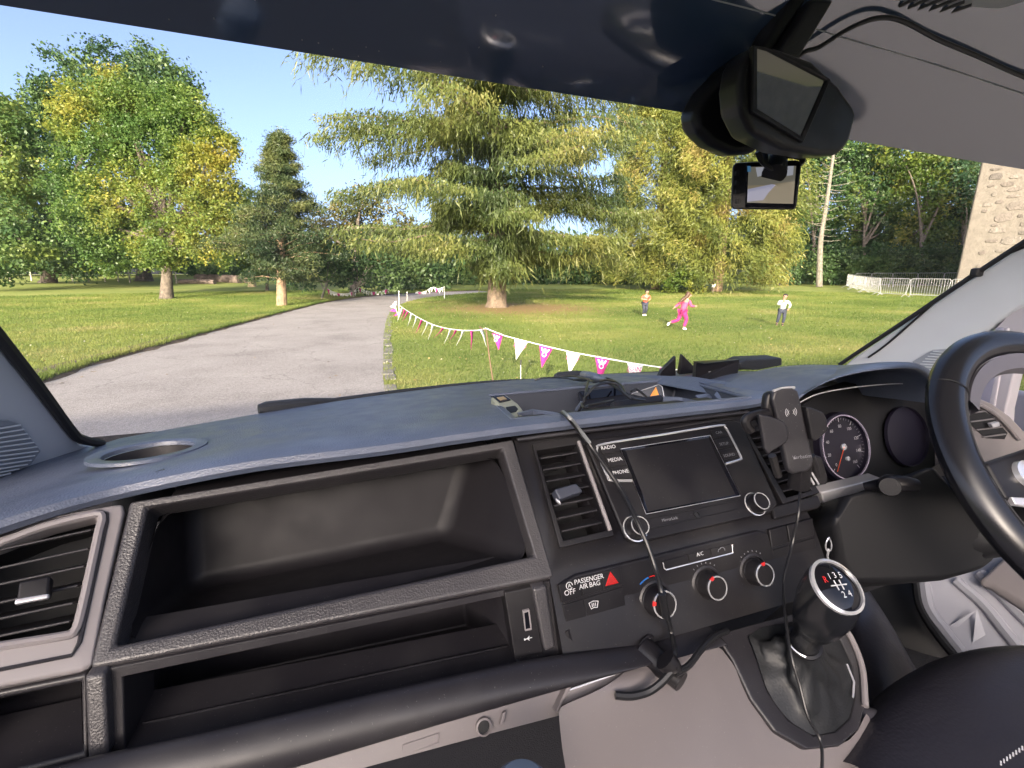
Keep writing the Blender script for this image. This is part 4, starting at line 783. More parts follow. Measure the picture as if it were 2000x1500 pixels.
van = thing('van_cab', 'inside of a van cab: windscreen, grey pillars, pale headliner and door opening', 'van', (0.4, 0.2, 0.0))
XS = [-0.44 + i * (1.66 / 16) for i in range(17)]
ZS = [-0.25, -0.15, -0.03, 0.09, 0.2, 0.30]
mesh('windscreen', [rel(x, glassY(x, z), z) for z in ZS for x in XS], [(j * 17 + i, j * 17 + i + 1, j * 17 + 18 + i, j * 17 + 17 + i) for j in range(5) for i in range(16)], M_GLASS, van)
# dark sun strip stuck along the top of the glass
edge = [(-160, -16), (0, 10), (230, 46), (460, 82), (690, 118), (1020, 170), (1350, 222), (1530, 251), (1700, 280), (1850, 306), (2000, 331), (2150, 356)]
lowr = [onglass(x, y, 0.004) for x, y in edge]
rings = []
for k in range(6):
    f = k / 5; r_ = []
    for p in lowr:
        z = (p.z - ZC) * (1 - f) + 0.30 * f; r_.append(rel(p.x, glassY(p.x, z) - 0.004, z))
    rings.append(r_)
loft('sun_strip', rings, M_NAVY, van)
tube('strip_light_leak', catmull([onglass(x, y, 0.006) for x, y in [(1380, -4), (1530, 35), (1640, 72), (1800, 118), (2000, 184), (2100, 215)]], 6), 0.0007, mat('pale_light_leak', (0.55, 0.55, 0.56), 0.4), van, seg=6)  # pale tube painted in for daylight leaking through the gap above the strip
rnd = random.Random(4)
meshes('water_spot', [tubedata([onglass(x, y, 0.0055) + Vector((0, 0, 0.0)), onglass(x, y, 0.0062)], 0.0009 * rnd.uniform(0.5, 1.2), 6) for x, y in
       [(rnd.uniform(250, 1300), 0) for _ in range(1)] + [(740, 100), (715, 92), (650, 96), (622, 84), (935, 92), (968, 30), (1060, 130), (330, 38), (418, 36), (1095, 183), (700, 118 - 8), (590, 78), (860, 120), (1230, 60)]], mat('spot', (0.25, 0.27, 0.3), 0.4), van)

# A pillars ------------------------------------------------
A = [onglass(0, 661), onglass(157, 863)]
PLP = plane3(A[0], A[1], onX(0, 900, -0.40))
if PLP[1].dot(CAM - PLP[0]) < 0: PLP = (PLP[0], -PLP[1])
prism('a_pillar', polyP(PLP, [(-160, 470), (0, 668), (77, 766), (140, 848), (160, 866), (208, 873), (150, 900), (112, 942), (40, 985), (-160, 1085)]), (-0.03, 0, 0), M_PILLAR, van, bevel=0.006, bseg=3)
tube('windscreen_seal', catmull([onglass(x, y, 0.004) for x, y in [(-100, 535), (0, 659), (77, 757), (140, 842), (160, 858), (200, 867)]], 5), 0.006, M_RUB, van)
gr = prism('speaker_grille', polyP(PLP, [(-60, 815), (20, 820), (40, 827), (82, 880), (62, 908), (-60, 955)], 0.004), (-0.006, 0, 0), mat('grille_grey', (0.25, 0.28, 0.33), 0.6), van, bevel=0.002)
for i in range(13):
    y0 = 832 + i * 8.6
    x1 = float(np.interp(y0, [827, 880, 908, 955], [40, 80, 60, -30]))
    a, b = onP(-50, y0 + 14, PLP, 0.006), onP(x1 - 4, y0 - 2, PLP, 0.006)
    tube('grille_bar', [a, b], 0.0011, M_PILLAR, gr, seg=5)
B_ = [onglass(1662, 698), onglass(1990, 479)]
PRP = plane3(B_[0], B_[1], onX(1900, 650, 1.12))
if PRP[1].dot(CAM - PRP[0]) > 0: PRP = (PRP[0], -PRP[1])
prism('a_pillar', polyP(PRP, [(1640, 722), (1668, 697), (1780, 622), (1900, 541), (2000, 476), (2140, 380), (2140, 520), (1975, 610), (1905, 660), (1850, 730)]), (0.03, 0, 0), M_PILLAR, van, bevel=0.006, bseg=3)
tube('windscreen_seal', [onglass(x, y, 0.004) for x, y in [(1640, 712), (1668, 693), (1780, 619), (1900, 538), (2000, 473), (2100, 405)]], 0.0045, M_RUB, van)
gr = prism('speaker_grille', polyP(PRP, [(1782, 706), (1822, 683), (1850, 681), (1870, 740), (1800, 740)], -0.004), (0.004, 0, 0), MATS['grille_grey'], van)
for i in range(10):
    y0 = 686 + i * 5; a, b = onP(1822 - i * 5, y0, PRP, -0.006), onP(1862, y0 + 3, PRP, -0.006)
    tube('grille_bar', [a, b], 0.0009, M_PILLAR, gr, seg=5)

# roof lining and console ----------------------------------
prism('headliner', [rel(-0.5, 0.40, 0.302), rel(1.30, 0.40, 0.302), rel(1.30, -0.15, 0.34), rel(-0.5, -0.15, 0.34)], (0, 0, 0.03), M_HEAD, van)
PC = plane((0, 0.41, 0.283), (0, -0.10, -1))
rc = prism('roof_console', polyP(PC, [(1560, -40), (1640, 8), (1760, 38), (1850, 41), (1930, 28), (2060, -12), (2060, -200), (1560, -200)]), (0, 0, 0.03), M_HEAD, van, bevel=0.006, bseg=3)
for i in range(6):
    a, b = onP(1757 + i * 17, 13 + i * 3.4 - 1, PC, 0.003), onP(1832 + i * 14 - 4, -22 + i * 6.3, PC, 0.003)
    tube('vent_slot', [a, b], 0.0017, mat('slot_grey%d' % i, (0.12, 0.115, 0.11), 0.8), rc, seg=6)
# right door opening, sill, floor --------------------------
M_DOOR = mat('door_jamb', (0.42, 0.40, 0.44), 0.4)
prism('door_jamb', [onX(x, y, 1.13) for x, y in [(1868, 770), (1880, 720), (1935, 650), (1980, 600), (2120, 520), (2120, 540), (2000, 650), (1965, 800), (1960, 900), (1870, 900)]], (0.03, 0, 0), M_DOOR, van, bevel=0.004)
for (x0, x1, c) in ((1918, 1936, (0.27, 0.27, 0.36)), (1938, 1946, (0.5, 0.47, 0.52))):
    prism('jamb_moulding', [onX(x, y, 1.128) for x, y in [(x0 + 25, 640), (x1 + 25, 640), (x1 - 4, 800), (x0 - 8, 790)]], (0.004, 0, 0), mat('jamb_%d' % x0, c, 0.4), van, bevel=0.002)
tube('door_check_cable', [onX(x, y, 1.12) for x, y in [(1921, 697), (1908, 730), (1893, 766)]], 0.0025, M_RUB, van)
dm = prism('door_mirror_glass', [onX(x, y, 1.35) for x, y in [(1948, 758), (2140, 790), (2140, 960), (1978, 905), (1950, 800)]], (0.03, 0, 0), mat('door_grey', (0.26, 0.26, 0.33), 0.4), van, bevel=0.01, bseg=3)
tube('door_seal', catmull([onX(x, y, 1.34) for x, y in [(1946, 700), (1943, 755), (1951, 790), (1946, 820)]], 5), 0.006, M_RUB, van)
PS = plane((1.0, 0.35, -0.70), (-0.55, -0.3, 1))
sl = mesh('door_sill', polyP(PS, [(1800, 1140), (1900, 1060), (2060, 1000), (2200, 1200), (2200, 1420), (1860, 1300)]), [(0, 1, 2, 3, 4, 5)], M_SILL, van)
for pts, r_ in (([(1805, 1140), (1815, 1190), (1850, 1240), (1900, 1300), (1930, 1330)], 0.011), ([(1868, 1135), (1920, 1180), (1965, 1235), (2010, 1290)], 0.010), ([(1915, 1120), (1960, 1165), (2010, 1215), (2060, 1260)], 0.012), ([(1790, 1140), (1800, 1190), (1835, 1245), (1890, 1310)], 0.008)):
    tube('sill_rib', catmull([onP(x, y, PS, 0.004) for x, y in pts], 5), r_, M_SILL if r_ > 0.0085 else M_RUB, van)
for pts in ([(1912, 1188), (1855, 1222), (1870, 1226)], [(1908, 1190), (1900, 1255), (1925, 1240)]):
    mesh('sill_crease', [onP(pts[0][0], pts[0][1], PS, 0.016), onP(*pts[1], PS, 0.002), onP(*pts[2], PS, 0.002)], [(0, 1, 2)], M_SILL, van)
prism('door_lining', polyP(PS, [(1912, 1130), (1960, 1085), (2140, 1040), (2140, 1330), (2000, 1180), (1940, 1140)], 0.03), (0, 0, -0.02), M_BEIGE, van, bevel=0.01)
prism('added_reflect_panel', [rel(1.27, -0.6, -0.80), rel(1.27, 0.42, -0.80), rel(1.27, 0.42, -0.02), rel(1.27, -0.6, 0.02)], (0.05, 0, 0), mat('reflect_panel_grey', (0.44, 0.42, 0.41), 0.7), van, bevel=0.02, bseg=3)  # added pale panel out of view, there for the sun strip to mirror
mesh('cab_floor', [rel(-0.7, -0.9, -0.86), rel(1.35, -0.9, -0.86), rel(1.35, 0.95, -0.80), rel(-0.7, 0.95, -0.80)], [(0, 1, 2, 3)], M_CARPET, van)
mesh('kick_panel', [rel(1.34, 0.94, -0.86), rel(1.34, 0.30, -0.86), rel(1.34, 0.30, -0.62), rel(1.34, 0.94, -0.36)], [(0, 1, 2, 3)], M_MATTE, van)
mesh('bulkhead', [rel(-0.7, 0.93, -0.86), rel(1.35, 0.93, -0.86), rel(1.35, 0.93, -0.27), rel(-0.7, 0.93, -0.27)], [(0, 1, 2, 3)], M_CARPET, van)
# ================================================================ DASHBOARD
FA = plane((0, 0.5, -0.2), (0, -1, 1))              # sloping upper fascia
FB = plane((0, 0.39, -0.31), (0, -1, 0.42))         # steeper lower fascia
TP = plane((0, 0.51, -0.1765), (0, 0.140, 1))
TPL = plane((0, 0.51, -0.1930), (0, 0.105, 1))     # the pad sits a little lower at the passenger's end          # top of the pad
nA, nB, nT = FA[1], FB[1], TP[1]
XA, UA = Vector((1, 0, 0)), Vector((0, 1, 1)).normalized()
UB = Vector((0, 0.42, 1)).normalized()
dash = thing('dashboard', 'long charcoal van dashboard with open storage bins, vents and centre controls', 'dashboard', (0.3, 0.6, ZC - 0.4))

# --- pad
seam = [rel(-0.47, 0.33, -0.235), rel(-0.40, 0.385, -0.226), rel(-0.345, 0.425, -0.217), onZ(0, 1046, -0.211), onZ(125, 1005, -0.208)] + [onY(x, y, 0.5) for x, y in [(250, 972), (375, 945), (500, 922), (620, 906), (750, 890), (875, 871), (1000, 853), (1100, 841), (1200, 829), (1330, 814), (1450, 800)]] + [rel(0.57, 0.5, -0.187), rel(0.62, 0.5, -0.183)]
seam = catmull(seam, 3)
rings = []
for s in seam:
    x = s.x; yb = max(Yb(x) + 0.02, s.y + 0.25)
    if x < -0.36: yb = min(yb, 0.77)
    pr = [(s.y + 0.012, s.z - 0.004), (s.y - 0.004, s.z + 0.002), (s.y - 0.007, s.z + 0.008), (s.y - 0.003, s.z + 0.0135), (s.y + 0.009, s.z + 0.0165)]
    za, zb = s.z + 0.0165, ZC - 0.237
    for k in range(1, 8):
        f = k / 7; y = (s.y + 0.009) * (1 - f) + yb * f; pr.append((y, za * (1 - f) + zb * f))
    pr += [(yb, zb - 0.03), (s.y + 0.09, s.z - 0.014)]
    rings.append([Vector((x, y, z)) for y, z in pr])
pad = loft('dash_pad', rings, M_TOP, None, closed=True, caps=True)
tray_px = [(952, 773), (1006, 819), (1458, 777), (1324, 741)]
tray_rim = polyP(TP, tray_px)
cut1 = prism('cut', [p + Vector((0, 0, 0.05)) for p in tray_rim], (0, 0, -0.30), M_TOP)
cupc = onP(293, 882, TPL); cr = 0.046
cut2 = lathe('cut', [(cr, -0.2), (cr, 0.06)], cupc, (0, 0, 1), M_TOP, seg=48)
boolcut(pad, [cut1, cut2])
pad.parent = dash; pad.data.transform(Matrix.Translation(-ORG[dash])); ORG[pad] = ORG[dash]
pad.data.polygons.foreach_set('use_smooth', [True] * len(pad.data.polygons)); pad.data.set_sharp_from_angle(angle=math.radians(32))
ch = lathe('cup_holder', [(cr + 0.012, -0.002), (cr + 0.0115, 0.0016), (cr + 0.001, 0.0020), (cr - 0.002, 0.0005), (cr - 0.003, -0.004)], cupc + Vector((0, 0, 0.0012)), (0.0, 0.11, 1), M_TOP, dash, seg=56, cap0=False, cap1=False)
lathe('cup_base', [(cr - 0.006, -0.072), (0.001, -0.072)], cupc, (0, 0.11, 1), M_DARK, ch, seg=40)
lathe('cup_lining', [(cr - 0.0030, -0.0035), (cr - 0.007, -0.074)], cupc, (0, 0.11, 1), M_DARK, ch, seg=40, cap0=False, cap1=False)
text('airbag_lettering', 'AIRBAG', onP(362, 913, TPL, 0.004), (1, 0.05, 0), (0, 1, -0.1), 0.014, M_DARK, dash)
# tray
tb = [Vector(p) + Vector((0, 0, -0.055)) for p in tray_rim]
cen = sum(tb, Vector()) / 4; tb = [p.lerp(cen, 0.06) for p in tb]
M_TRAY = mat('tray_plastic', (0.040, 0.046, 0.064), 0.55, bump=('grain', 520, 0.3, 0.0006))
tr_ = liner('tray', [p + Vector((0, 0, 0.0005)) for p in tray_rim], tb, M_TRAY, dash, bevel=0.006, bseg=3)
cen = sum(tray_rim, Vector()) / 4
frame('tray_rim', [p.lerp(cen, -0.035) + nT * 0.0022 for p in tray_rim], [p.lerp(cen, 0.012) + nT * 0.0022 for p in tray_rim], -nT * 0.004, M_TOP, dash, bevel=0.0012)
for a, b in (((1000, 812), (1105, 800)), ((1105, 800), (1480 - 60, 776))):
    pass
for pts in ([(1010, 806), (1040, 799), (1085, 805), (1108, 812)], [(1296, 774), (1330, 776), (1370, 784), (1385, 786)]):
    mesh('tray_divider', [onP(x, y, TP, -0.006) for x, y in pts] + [onP(x, y, TP, -0.006) + Vector((0, 0, -0.04)) for x, y in pts] + [onP(x, y, TP, -0.006) + Vector((0, -0.005, 0)) for x, y in pts] + [onP(x, y, TP, -0.006) + Vector((0, -0.005, -0.04)) for x, y in pts],
         [(i, i + 1, i + 5, i + 4) for i in range(3)] + [(i + 8, i + 12, i + 13, i + 9) for i in range(3)] + [(i, i + 8, i + 9, i + 1) for i in range(3)], M_TOP, dash)

# --- upper storage bin
def quad(pl, pts, off=0.0): return polyP(pl, pts, off)
def sub(p, n=8):                                        # subdivide a loop's sides so a frame stays smooth when bevelled
    return p
b_out = quad(FA, [(251, 980), (1003, 858), (1083, 1128), (172, 1308)])
b_in = quad(FA, [(288, 991), (981, 877), (1044, 1085), (224, 1262)], -0.002)
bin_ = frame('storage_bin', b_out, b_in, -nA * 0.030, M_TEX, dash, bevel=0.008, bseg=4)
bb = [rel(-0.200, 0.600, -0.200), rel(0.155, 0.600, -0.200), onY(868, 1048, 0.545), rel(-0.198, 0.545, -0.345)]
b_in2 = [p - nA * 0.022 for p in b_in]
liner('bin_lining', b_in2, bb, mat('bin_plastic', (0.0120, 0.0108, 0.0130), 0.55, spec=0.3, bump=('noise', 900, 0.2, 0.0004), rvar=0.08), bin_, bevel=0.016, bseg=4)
# sloping under-edge of the bin rim
# --- lower shelf
s_out = quad(FB, [(171, 1314), (1086, 1133), (1108, 1282), (166, 1486)], -0.004)
s_in = quad(FB, [(240, 1322), (1004, 1160), (1012, 1296), (245, 1470)], -0.006)
shelf = frame('lower_shelf', s_out, s_in, (0, 0.06, 0), M_DARK, dash, bevel=0.004, bseg=3)
sb = [onY(330, 1310, 0.50), onY(908, 1196, 0.50), onY(912, 1222, 0.50), onY(330, 1345, 0.50)]
liner('shelf_lining', [p + Vector((0, 0.02, 0)) for p in s_in], [sb[0] + Vector((0, 0, 0.02)), sb[1] + Vector((0, 0, 0.02)), sb[2], sb[3]], M_DARK, shelf, bevel=0.004)
# ribbed mat
m0, m1, m2, m3 = s_in[3] + Vector((0.004, 0.022, 0.0035)), s_in[2] + Vector((-0.004, 0.022, 0.0035)), sb[2] + Vector((-0.004, -0.01, 0.0035)), sb[3] + Vector((0.004, -0.01, 0.0035))
mtm = mat('mat_rubber', (0.020, 0.019, 0.023), 0.55)
t = mtm.node_tree; vo = t.nodes.new('ShaderNodeTexVoronoi'); vo.inputs['Scale'].default_value = 120; vo.inputs['Randomness'].default_value = 0.0
tc = t.nodes.new('ShaderNodeTexCoord'); mp = t.nodes.new('ShaderNodeMapping'); mp.inputs['Rotation'].default_value = (0, 0, 0.78)
t.links.new(tc.outputs['Object'], mp.inputs[0]); t.links.new(mp.outputs[0], vo.inputs['Vector']); bp = t.nodes.new('ShaderNodeBump'); bp.inputs['Strength'].default_value = 0.9; bp.inputs['Distance'].default_value = 0.002
t.links.new(vo.outputs['Distance'], bp.inputs['Height']); t.links.new(bp.outputs[0], t.nodes['Principled BSDF'].inputs['Normal'])
prism('shelf_mat', [m0, m1, m2, m3], (0, 0, -0.002), mtm, shelf)
# end panel with USB socket
up = prism('end_panel', quad(FB, [(985, 1158), (1040, 1146), (1062, 1276), (1006, 1290)], -0.001), (0, 0.02, 0), M_BLK, shelf, bevel=0.0015)
prism('usb_socket', quad(FB, [(1022, 1196), (1032, 1194), (1036, 1228), (1026, 1231)], 0.0006), (0, 0.004, 0), M_GLOSS, up)
frame('usb_rim', quad(FB, [(1021, 1194), (1034, 1191), (1039, 1230), (1026, 1233)], 0.001), quad(FB, [(1024, 1197), (1032, 1195), (1036, 1227), (1027, 1229)], 0.001), (0, 0.003, 0), M_VENTG, up)
uc = onP(1032, 1247, FB, 0.0016)
mk = [tubedata([uc + XA * a[0] + UB * a[1], uc + XA * b[0] + UB * b[1]], 0.00045, 5) for a, b in (((-0.004, 0), (0.004, 0)), ((-0.001, 0), (0.0015, 0.002)), ((-0.001, 0), (0.001, -0.002)))]
meshes('usb_symbol', mk + [tubedata([uc + XA * -0.0045, uc + XA * -0.0035], 0.001, 6)], M_WHITE, up)
prism('shelf_post', quad(FB, [(1040, 1150), (1068, 1144), (1086, 1266), (1064, 1274)], 0.004), (0, 0.03, 0), M_TEX, shelf, bevel=0.003, bseg=3)
# --- padded roll below the shelf, running right under the climate panel
L1 = [(-120, 1560), (60, 1512), (240, 1470), (480, 1418), (720, 1360), (1000, 1298), (1108, 1281), (1250, 1262), (1400, 1236)]
L2 = [(-120, 1690), (60, 1640), (240, 1592), (480, 1524), (720, 1450), (1000, 1366), (1100, 1334), (1260, 1284), (1400, 1240)]
rings = []
for i, (a, b) in enumerate(zip(L1, L2)):
    p, q = onY(*a, 0.346), onY(*b, 0.335)
    c = [p + Vector((0, 0.012, -0.012)), p + Vector((0, 0.005, 0.001)), p + Vector((0, -0.008, 0.0)), p.lerp(q, 0.3) + Vector((0, -0.018, 0)), p.lerp(q, 0.65) + Vector((0, -0.017, 0)), q + Vector((0, -0.006, 0)), q + Vector((0, 0.05, 0.002))]
    rings.append(c)
loft('knee_roll', rings, M_DARK, dash, subsurf=2)
# --- pale strip under the roll
L3 = [(-120, 1900), (300, 1690), (560, 1552), (720, 1497), (900, 1448), (1090, 1398), (1200, 1352), (1290, 1318)]
L2b = [(-120, 1690), (300, 1580), (560, 1502), (720, 1451), (900, 1396), (1090, 1337), (1200, 1302), (1290, 1276)]
rings = [[onY(*b, 0.338) + Vector((0, 0.004, 0.004)), onY(*b, 0.338), onY(*a, 0.328), onY(*a, 0.328) + Vector((0, 0.006, -0.004)), onY(*a, 0.36) + Vector((0, 0.03, 0))] for a, b in zip(L3, L2b)]
us = loft('under_strip', rings, M_BEIGE, dash)
PU = plane3(onY(720, 1451, 0.338), onY(1090, 1337, 0.338), onY(900, 1448, 0.328))
if PU[1].y > 0: PU = (PU[0], -PU[1])
liner('finger_recess', polyP(PU, [(786, 1456), (858, 1432), (856, 1452), (784, 1476)], 0.0012), [p + Vector((0, 0.008, 0)) for p in polyP(PU, [(800, 1452), (853, 1436), (852, 1446), (800, 1462)])], M_VENTG, us)
lathe('switch_ring', [(0.0075, 0), (0.0075, 0.003), (0.0058, 0.0035), (0.0055, 0.001), (0.0005, 0.001)], onP(944, 1418, PU, 0.0), PU[1], M_BEIGE, us, seg=24)
lathe('switch_core', [(0.0055, 0.0014), (0.0003, 0.0016)], onP(944, 1418, PU, 0.0), PU[1], M_MATTE, us, seg=24)
prism('strip_rib', polyP(PU, [(982, 1392), (990, 1389), (986, 1412), (976, 1418)], 0.003), PU[1] * -0.004, M_BEIGE, us, bevel=0.001)
dr = frame('drawer', polyP(PU, [(1086, 1390), (1110, 1335), (1235, 1284), (1262, 1300), (1258, 1322), (1090, 1394)], 0.008), polyP(PU, [(1096, 1380), (1117, 1340), (1230, 1294), (1240, 1300), (1238, 1316), (1098, 1380)], 0.008), -PU[1] * 0.02, M_BEIGE, dash, bevel=0.002)
mesh('drawer_face', polyP(PU, [(1096, 1381), (1112, 1347), (1240, 1304), (1240, 1317)], 0.004), [(0, 1, 2, 3)], M_VENTG, dr)
mesh('drawer_gap', polyP(PU, [(1112, 1346), (1118, 1338), (1232, 1294), (1240, 1300), (1238, 1305)], 0.0045), [(0, 1, 2, 3, 4)], M_MATTE, dr)
tube('drawer_lip', [onP(x, y, PU, 0.006) for x, y in [(1113, 1347), (1238, 1304), (1241, 1297)]], 0.0009, M_SILVER, dr, seg=6)

# --- left end: satin panel with a vent
FL = plane3(onP(249, 982, FA), onP(170, 1312, FA), onZ(0, 1046, -0.212))
if FL[1].y > 0: FL = (FL[0], -FL[1])
nL = FL[1]
lv_in = [(-140, 1125), (-60, 1088), (0, 1068), (90, 1034), (186, 1010), (194, 1022), (188, 1034), (150, 1200), (140, 1226), (124, 1234), (0, 1254), (-140, 1285)]
lv_out = [(-180, 1100), (-60, 1058), (0, 1036), (100, 1008), (222, 986), (240, 984), (243, 1000), (205, 1170), (180, 1300), (160, 1312), (0, 1342), (-180, 1380)]
ep = frame('end_vent_panel', polyP(FL, lv_out), polyP(FL, lv_in, 0.001), -nL * 0.02, M_VENTG, dash, bevel=0.003, bseg=3)
loop = [(-180, 1108), (-60, 1066), (0, 1046), (95, 1017), (195, 998), (208, 1003), (208, 1020), (170, 1190), (155, 1255), (140, 1280), (0, 1308), (-180, 1345)]
tube('panel_groove', polyP(FL, loop, 0.0012), 0.0016, M_DARK, ep, seg=6, closed=False)
tube('vent_surround', catmull(polyP(FL, [(-150, 1118), (-60, 1080), (0, 1060), (90, 1027), (186, 1004), (199, 1014), (193, 1040), (160, 1190), (146, 1232), (124, 1242), (0, 1262), (-150, 1292)], 0.002), 3), 0.0034, M_VENTG, ep, seg=8)
lvi = polyP(FL, lv_in, -0.012)
liner('vent_recess', lvi, [p - nL * 0.05 for p in lvi], M_MATTE, ep)
def slat(parent, a, b, back, th, m):
    a, b = Vector(a), Vector(b); d = Vector(back); up_ = (b - a).cross(d).normalized() * th
    v = [a, b, b + d, a + d]; return prism('vent_slat', [p - up_ * 0.5 for p in v], up_, m, parent, bevel=th * 0.3, bseg=2)
for i, (ya, yb_, xb) in enumerate([(1062 + 45, 1035, 178), (1114 + 28, 1072, 172), (1146 + 28, 1106, 164), (1180 + 30, 1144, 152), (1213 + 28, 1178, 143), (1246 + 28, 1214, 136)]):
    slat(ep, onP(-150, ya, FL, -0.006), onP(xb, yb_, FL, -0.006), (0, 0.030, -0.014), 0.0022, M_DARK)
hb = polyP(FL, [(36, 1136), (98, 1124), (94, 1164), (30, 1180)], 0.010)
tb_ = prism('vent_tab', hb, -nL * 0.012, M_BLK, ep, bevel=0.002)
prism('tab_edge', polyP(FL, [(29, 1170), (95, 1159), (94, 1168), (27, 1181)], 0.012), -nL * 0.005, M_SILVER, tb_, bevel=0.001)
# dark end pocket under the vent panel
pk = frame('end_pocket', quad(FB, [(-160, 1384), (168, 1318), (172, 1484), (-160, 1570)], -0.002), quad(FB, [(-140, 1392), (158, 1332), (162, 1470), (-140, 1545)], -0.003), (0, 0.06, 0), M_DARK, dash, bevel=0.003)
ip = quad(FB, [(-140, 1392), (158, 1332), (162, 1470), (-140, 1545)], -0.01)
liner('pocket_lining', ip, [p + Vector((0, 0.12, 0.0)) for p in ip], M_DARK, pk)
prism('end_post', quad(FB, [(163, 1322), (205, 1316), (212, 1482), (170, 1490)], 0.004), (0, 0.05, 0), M_TEX, dash, bevel=0.003)

# --- centre fascia
prof = [(0.508, -0.2), (0.391, -0.313), (0.347, -0.385), (0.40, -0.40), (0.60, -0.40), (0.60, -0.2)]
cf = loft('centre_fascia', [[rel(x, y, z) for y, z in prof] for x in (0.1735, 0.545)], M_BLK, None, closed=True, caps=True)
vL = [(1048, 880), (1126, 868), (1186, 1036), (1100, 1056)]; vR = [(1462, 846), (1512, 836), (1586, 958), (1536, 972)]
cuts = [prism('cut', [p + nA * 0.03 for p in polyP(FA, v)], -nA * 0.09, M_BLK) for v in (vL, vR)]
boolcut(cf, cuts); cf.parent = dash; cf.data.transform(Matrix.Translation(-ORG[dash])); ORG[cf] = ORG[dash]
# raised upper plate with vents and radio, and the strip between the pad and the plate
tube('pad_gap_trim', catmull([onY(x, y + 6, 0.497) for x, y in [(1010, 853), (1100, 841), (1200, 829), (1330, 814), (1460, 799)]], 3), 0.0028, M_DARK, dash, seg=8)
for (v, outp, nm) in ((vL, [(1040, 866), (1133, 852), (1200, 1046), (1094, 1070)], 7), (vR, [(1452, 838), (1520, 826), (1602, 962), (1530, 984)], 7)):
    fr_ = frame('air_vent', polyP(FA, outp, 0.001), polyP(FA, v, 0.001), -nA * 0.02, M_BLK, dash, bevel=0.0015)
    vi = polyP(FA, v, -0.004); liner('vent_recess', vi, [p - nA * 0.05 for p in vi], M_MATTE, fr_)
    q = polyP(FA, v, -0.006)
    for i in range(nm):
        f = (i + 0.75) / (nm + 0.4); slat(fr_, q[0].lerp(q[3], f) + XA * 0.001, q[1].lerp(q[2], f) - XA * 0.001, (0, 0.022, -0.006), 0.0024, M_DARK)
    if v is vL:
        tbq = prism('vent_tab', polyP(FA, [(1083, 955), (1126, 943), (1140, 960), (1093, 976)], 0.012), -nA * 0.016, mat('tab_blue_black', (0.05, 0.055, 0.075), 0.35), fr_, bevel=0.0025, bseg=3)
        prism('tab_edge', polyP(FA, [(1086, 972), (1094, 977), (1096, 985), (1088, 979)], 0.012), -nA * 0.004, M_SILVER, tbq, bevel=0.0008)
        tube('vent_side_trim', polyP(FA, [(1130, 862), (1192, 1036)], 0.004), 0.0024, M_VENTG, fr_, seg=8)

# --- radio
rad = prism('radio', polyP(FA, [(1144, 864), (1160, 856), (1428, 818), (1448, 824), (1520, 984), (1508, 1000), (1250, 1060), (1222, 1052)], 0.0035), -nA * 0.008, M_BLK, dash, bevel=0.003, bseg=3)
bez_o = polyP(FA, [(1212, 877), (1387, 850), (1446, 968), (1262, 1004)], 0.0045)
bez_i = polyP(FA, [(1240, 886), (1378, 865), (1418, 963), (1272, 990)], 0.0015)
v = bez_o + bez_i; mesh('screen_bezel', v, [(0, 1, 5, 4), (1, 2, 6, 5), (2, 3, 7, 6), (3, 0, 4, 7)], M_GLOSS, rad, smooth=False)
prism('screen', polyP(FA, [(1239, 885.5), (1379, 864), (1419, 964), (1271, 991)], 0.0012), -nA * 0.002, M_SCREEN, rad, smooth=False)
tube('bezel_line', polyP(FA, [(1212, 877), (1387, 850), (1446, 968), (1262, 1004)], 0.0048), 0.0004, M_SILVER, rad, seg=5, closed=True)
tube('chrome_trim', catmull(polyP(FA, [(1166, 885), (1167, 875), (1180, 867), (1300, 848), (1405, 831), (1416, 834), (1424, 846), (1446, 890), (1444, 898), (1418, 906)], 0.005), 4), 0.0016, M_CHROME, rad, seg=6)
tube('chrome_trim', catmull(polyP(FA, [(1168, 888), (1187, 930), (1194, 938), (1234, 939)], 0.005), 4), [0.0018] * 4, M_CHROME, rad, seg=6) if False else tube('chrome_trim', catmull(polyP(FA, [(1168, 888), (1187, 930), (1194, 938), (1234, 939)], 0.005), 4), 0.0019, M_CHROME, rad, seg=6)
for s, c, q in (('RADIO', (1188, 874), [(1170, 868), (1208, 862), (1213, 882), (1179, 887)]), ('MEDIA', (1201, 898), [(1181, 891), (1216, 885), (1224, 907), (1192, 911)]), ('PHONE', (1212, 922), [(1194, 915), (1226, 910), (1236, 933), (1204, 936)]),
                ('CAR', (1404, 845), [(1387, 841), (1414, 836), (1422, 850), (1394, 856)]), ('SETUP', (1414, 867), [(1396, 860), (1424, 854), (1432, 870), (1404, 876)]), ('SOUND', (1424, 889), [(1406, 880), (1434, 874), (1442, 891), (1414, 898)])):
    bt = prism('radio_button', polyP(FA, q, 0.0052), -nA * 0.003, M_BLK, rad, bevel=0.0006)
    text('lettering', s, onP(*c, FA, 0.0056), XA, UA, 0.0068 if s in ('RADIO', 'MEDIA', 'PHONE') else 0.0055, M_WHITE if s in ('RADIO', 'MEDIA', 'PHONE') else M_GREYP, bt)
def knob(name, c, r, h, n, parent, cap=M_BLK, ringm=M_CHROME):
    k = lathe(name, [(r * 1.08, 0), (r * 1.05, h * 0.15), (r, h * 0.2), (r * 0.93, h * 0.92), (r * 0.86, h)], c, n, M_BLK, parent, seg=36)
    lathe('knob_ring', [(r * 0.88, h * 0.985), (r * 0.86, h * 1.03), (r * 0.78, h * 1.03), (r * 0.76, h * 0.99)], c, n, ringm, k, seg=36, cap0=False, cap1=False)
    lathe('knob_cap', [(r * 0.77, h * 0.99), (r * 0.75, h * 1.015), (0.0004, h * 1.02)], c, n, cap, k, seg=36)
    return k
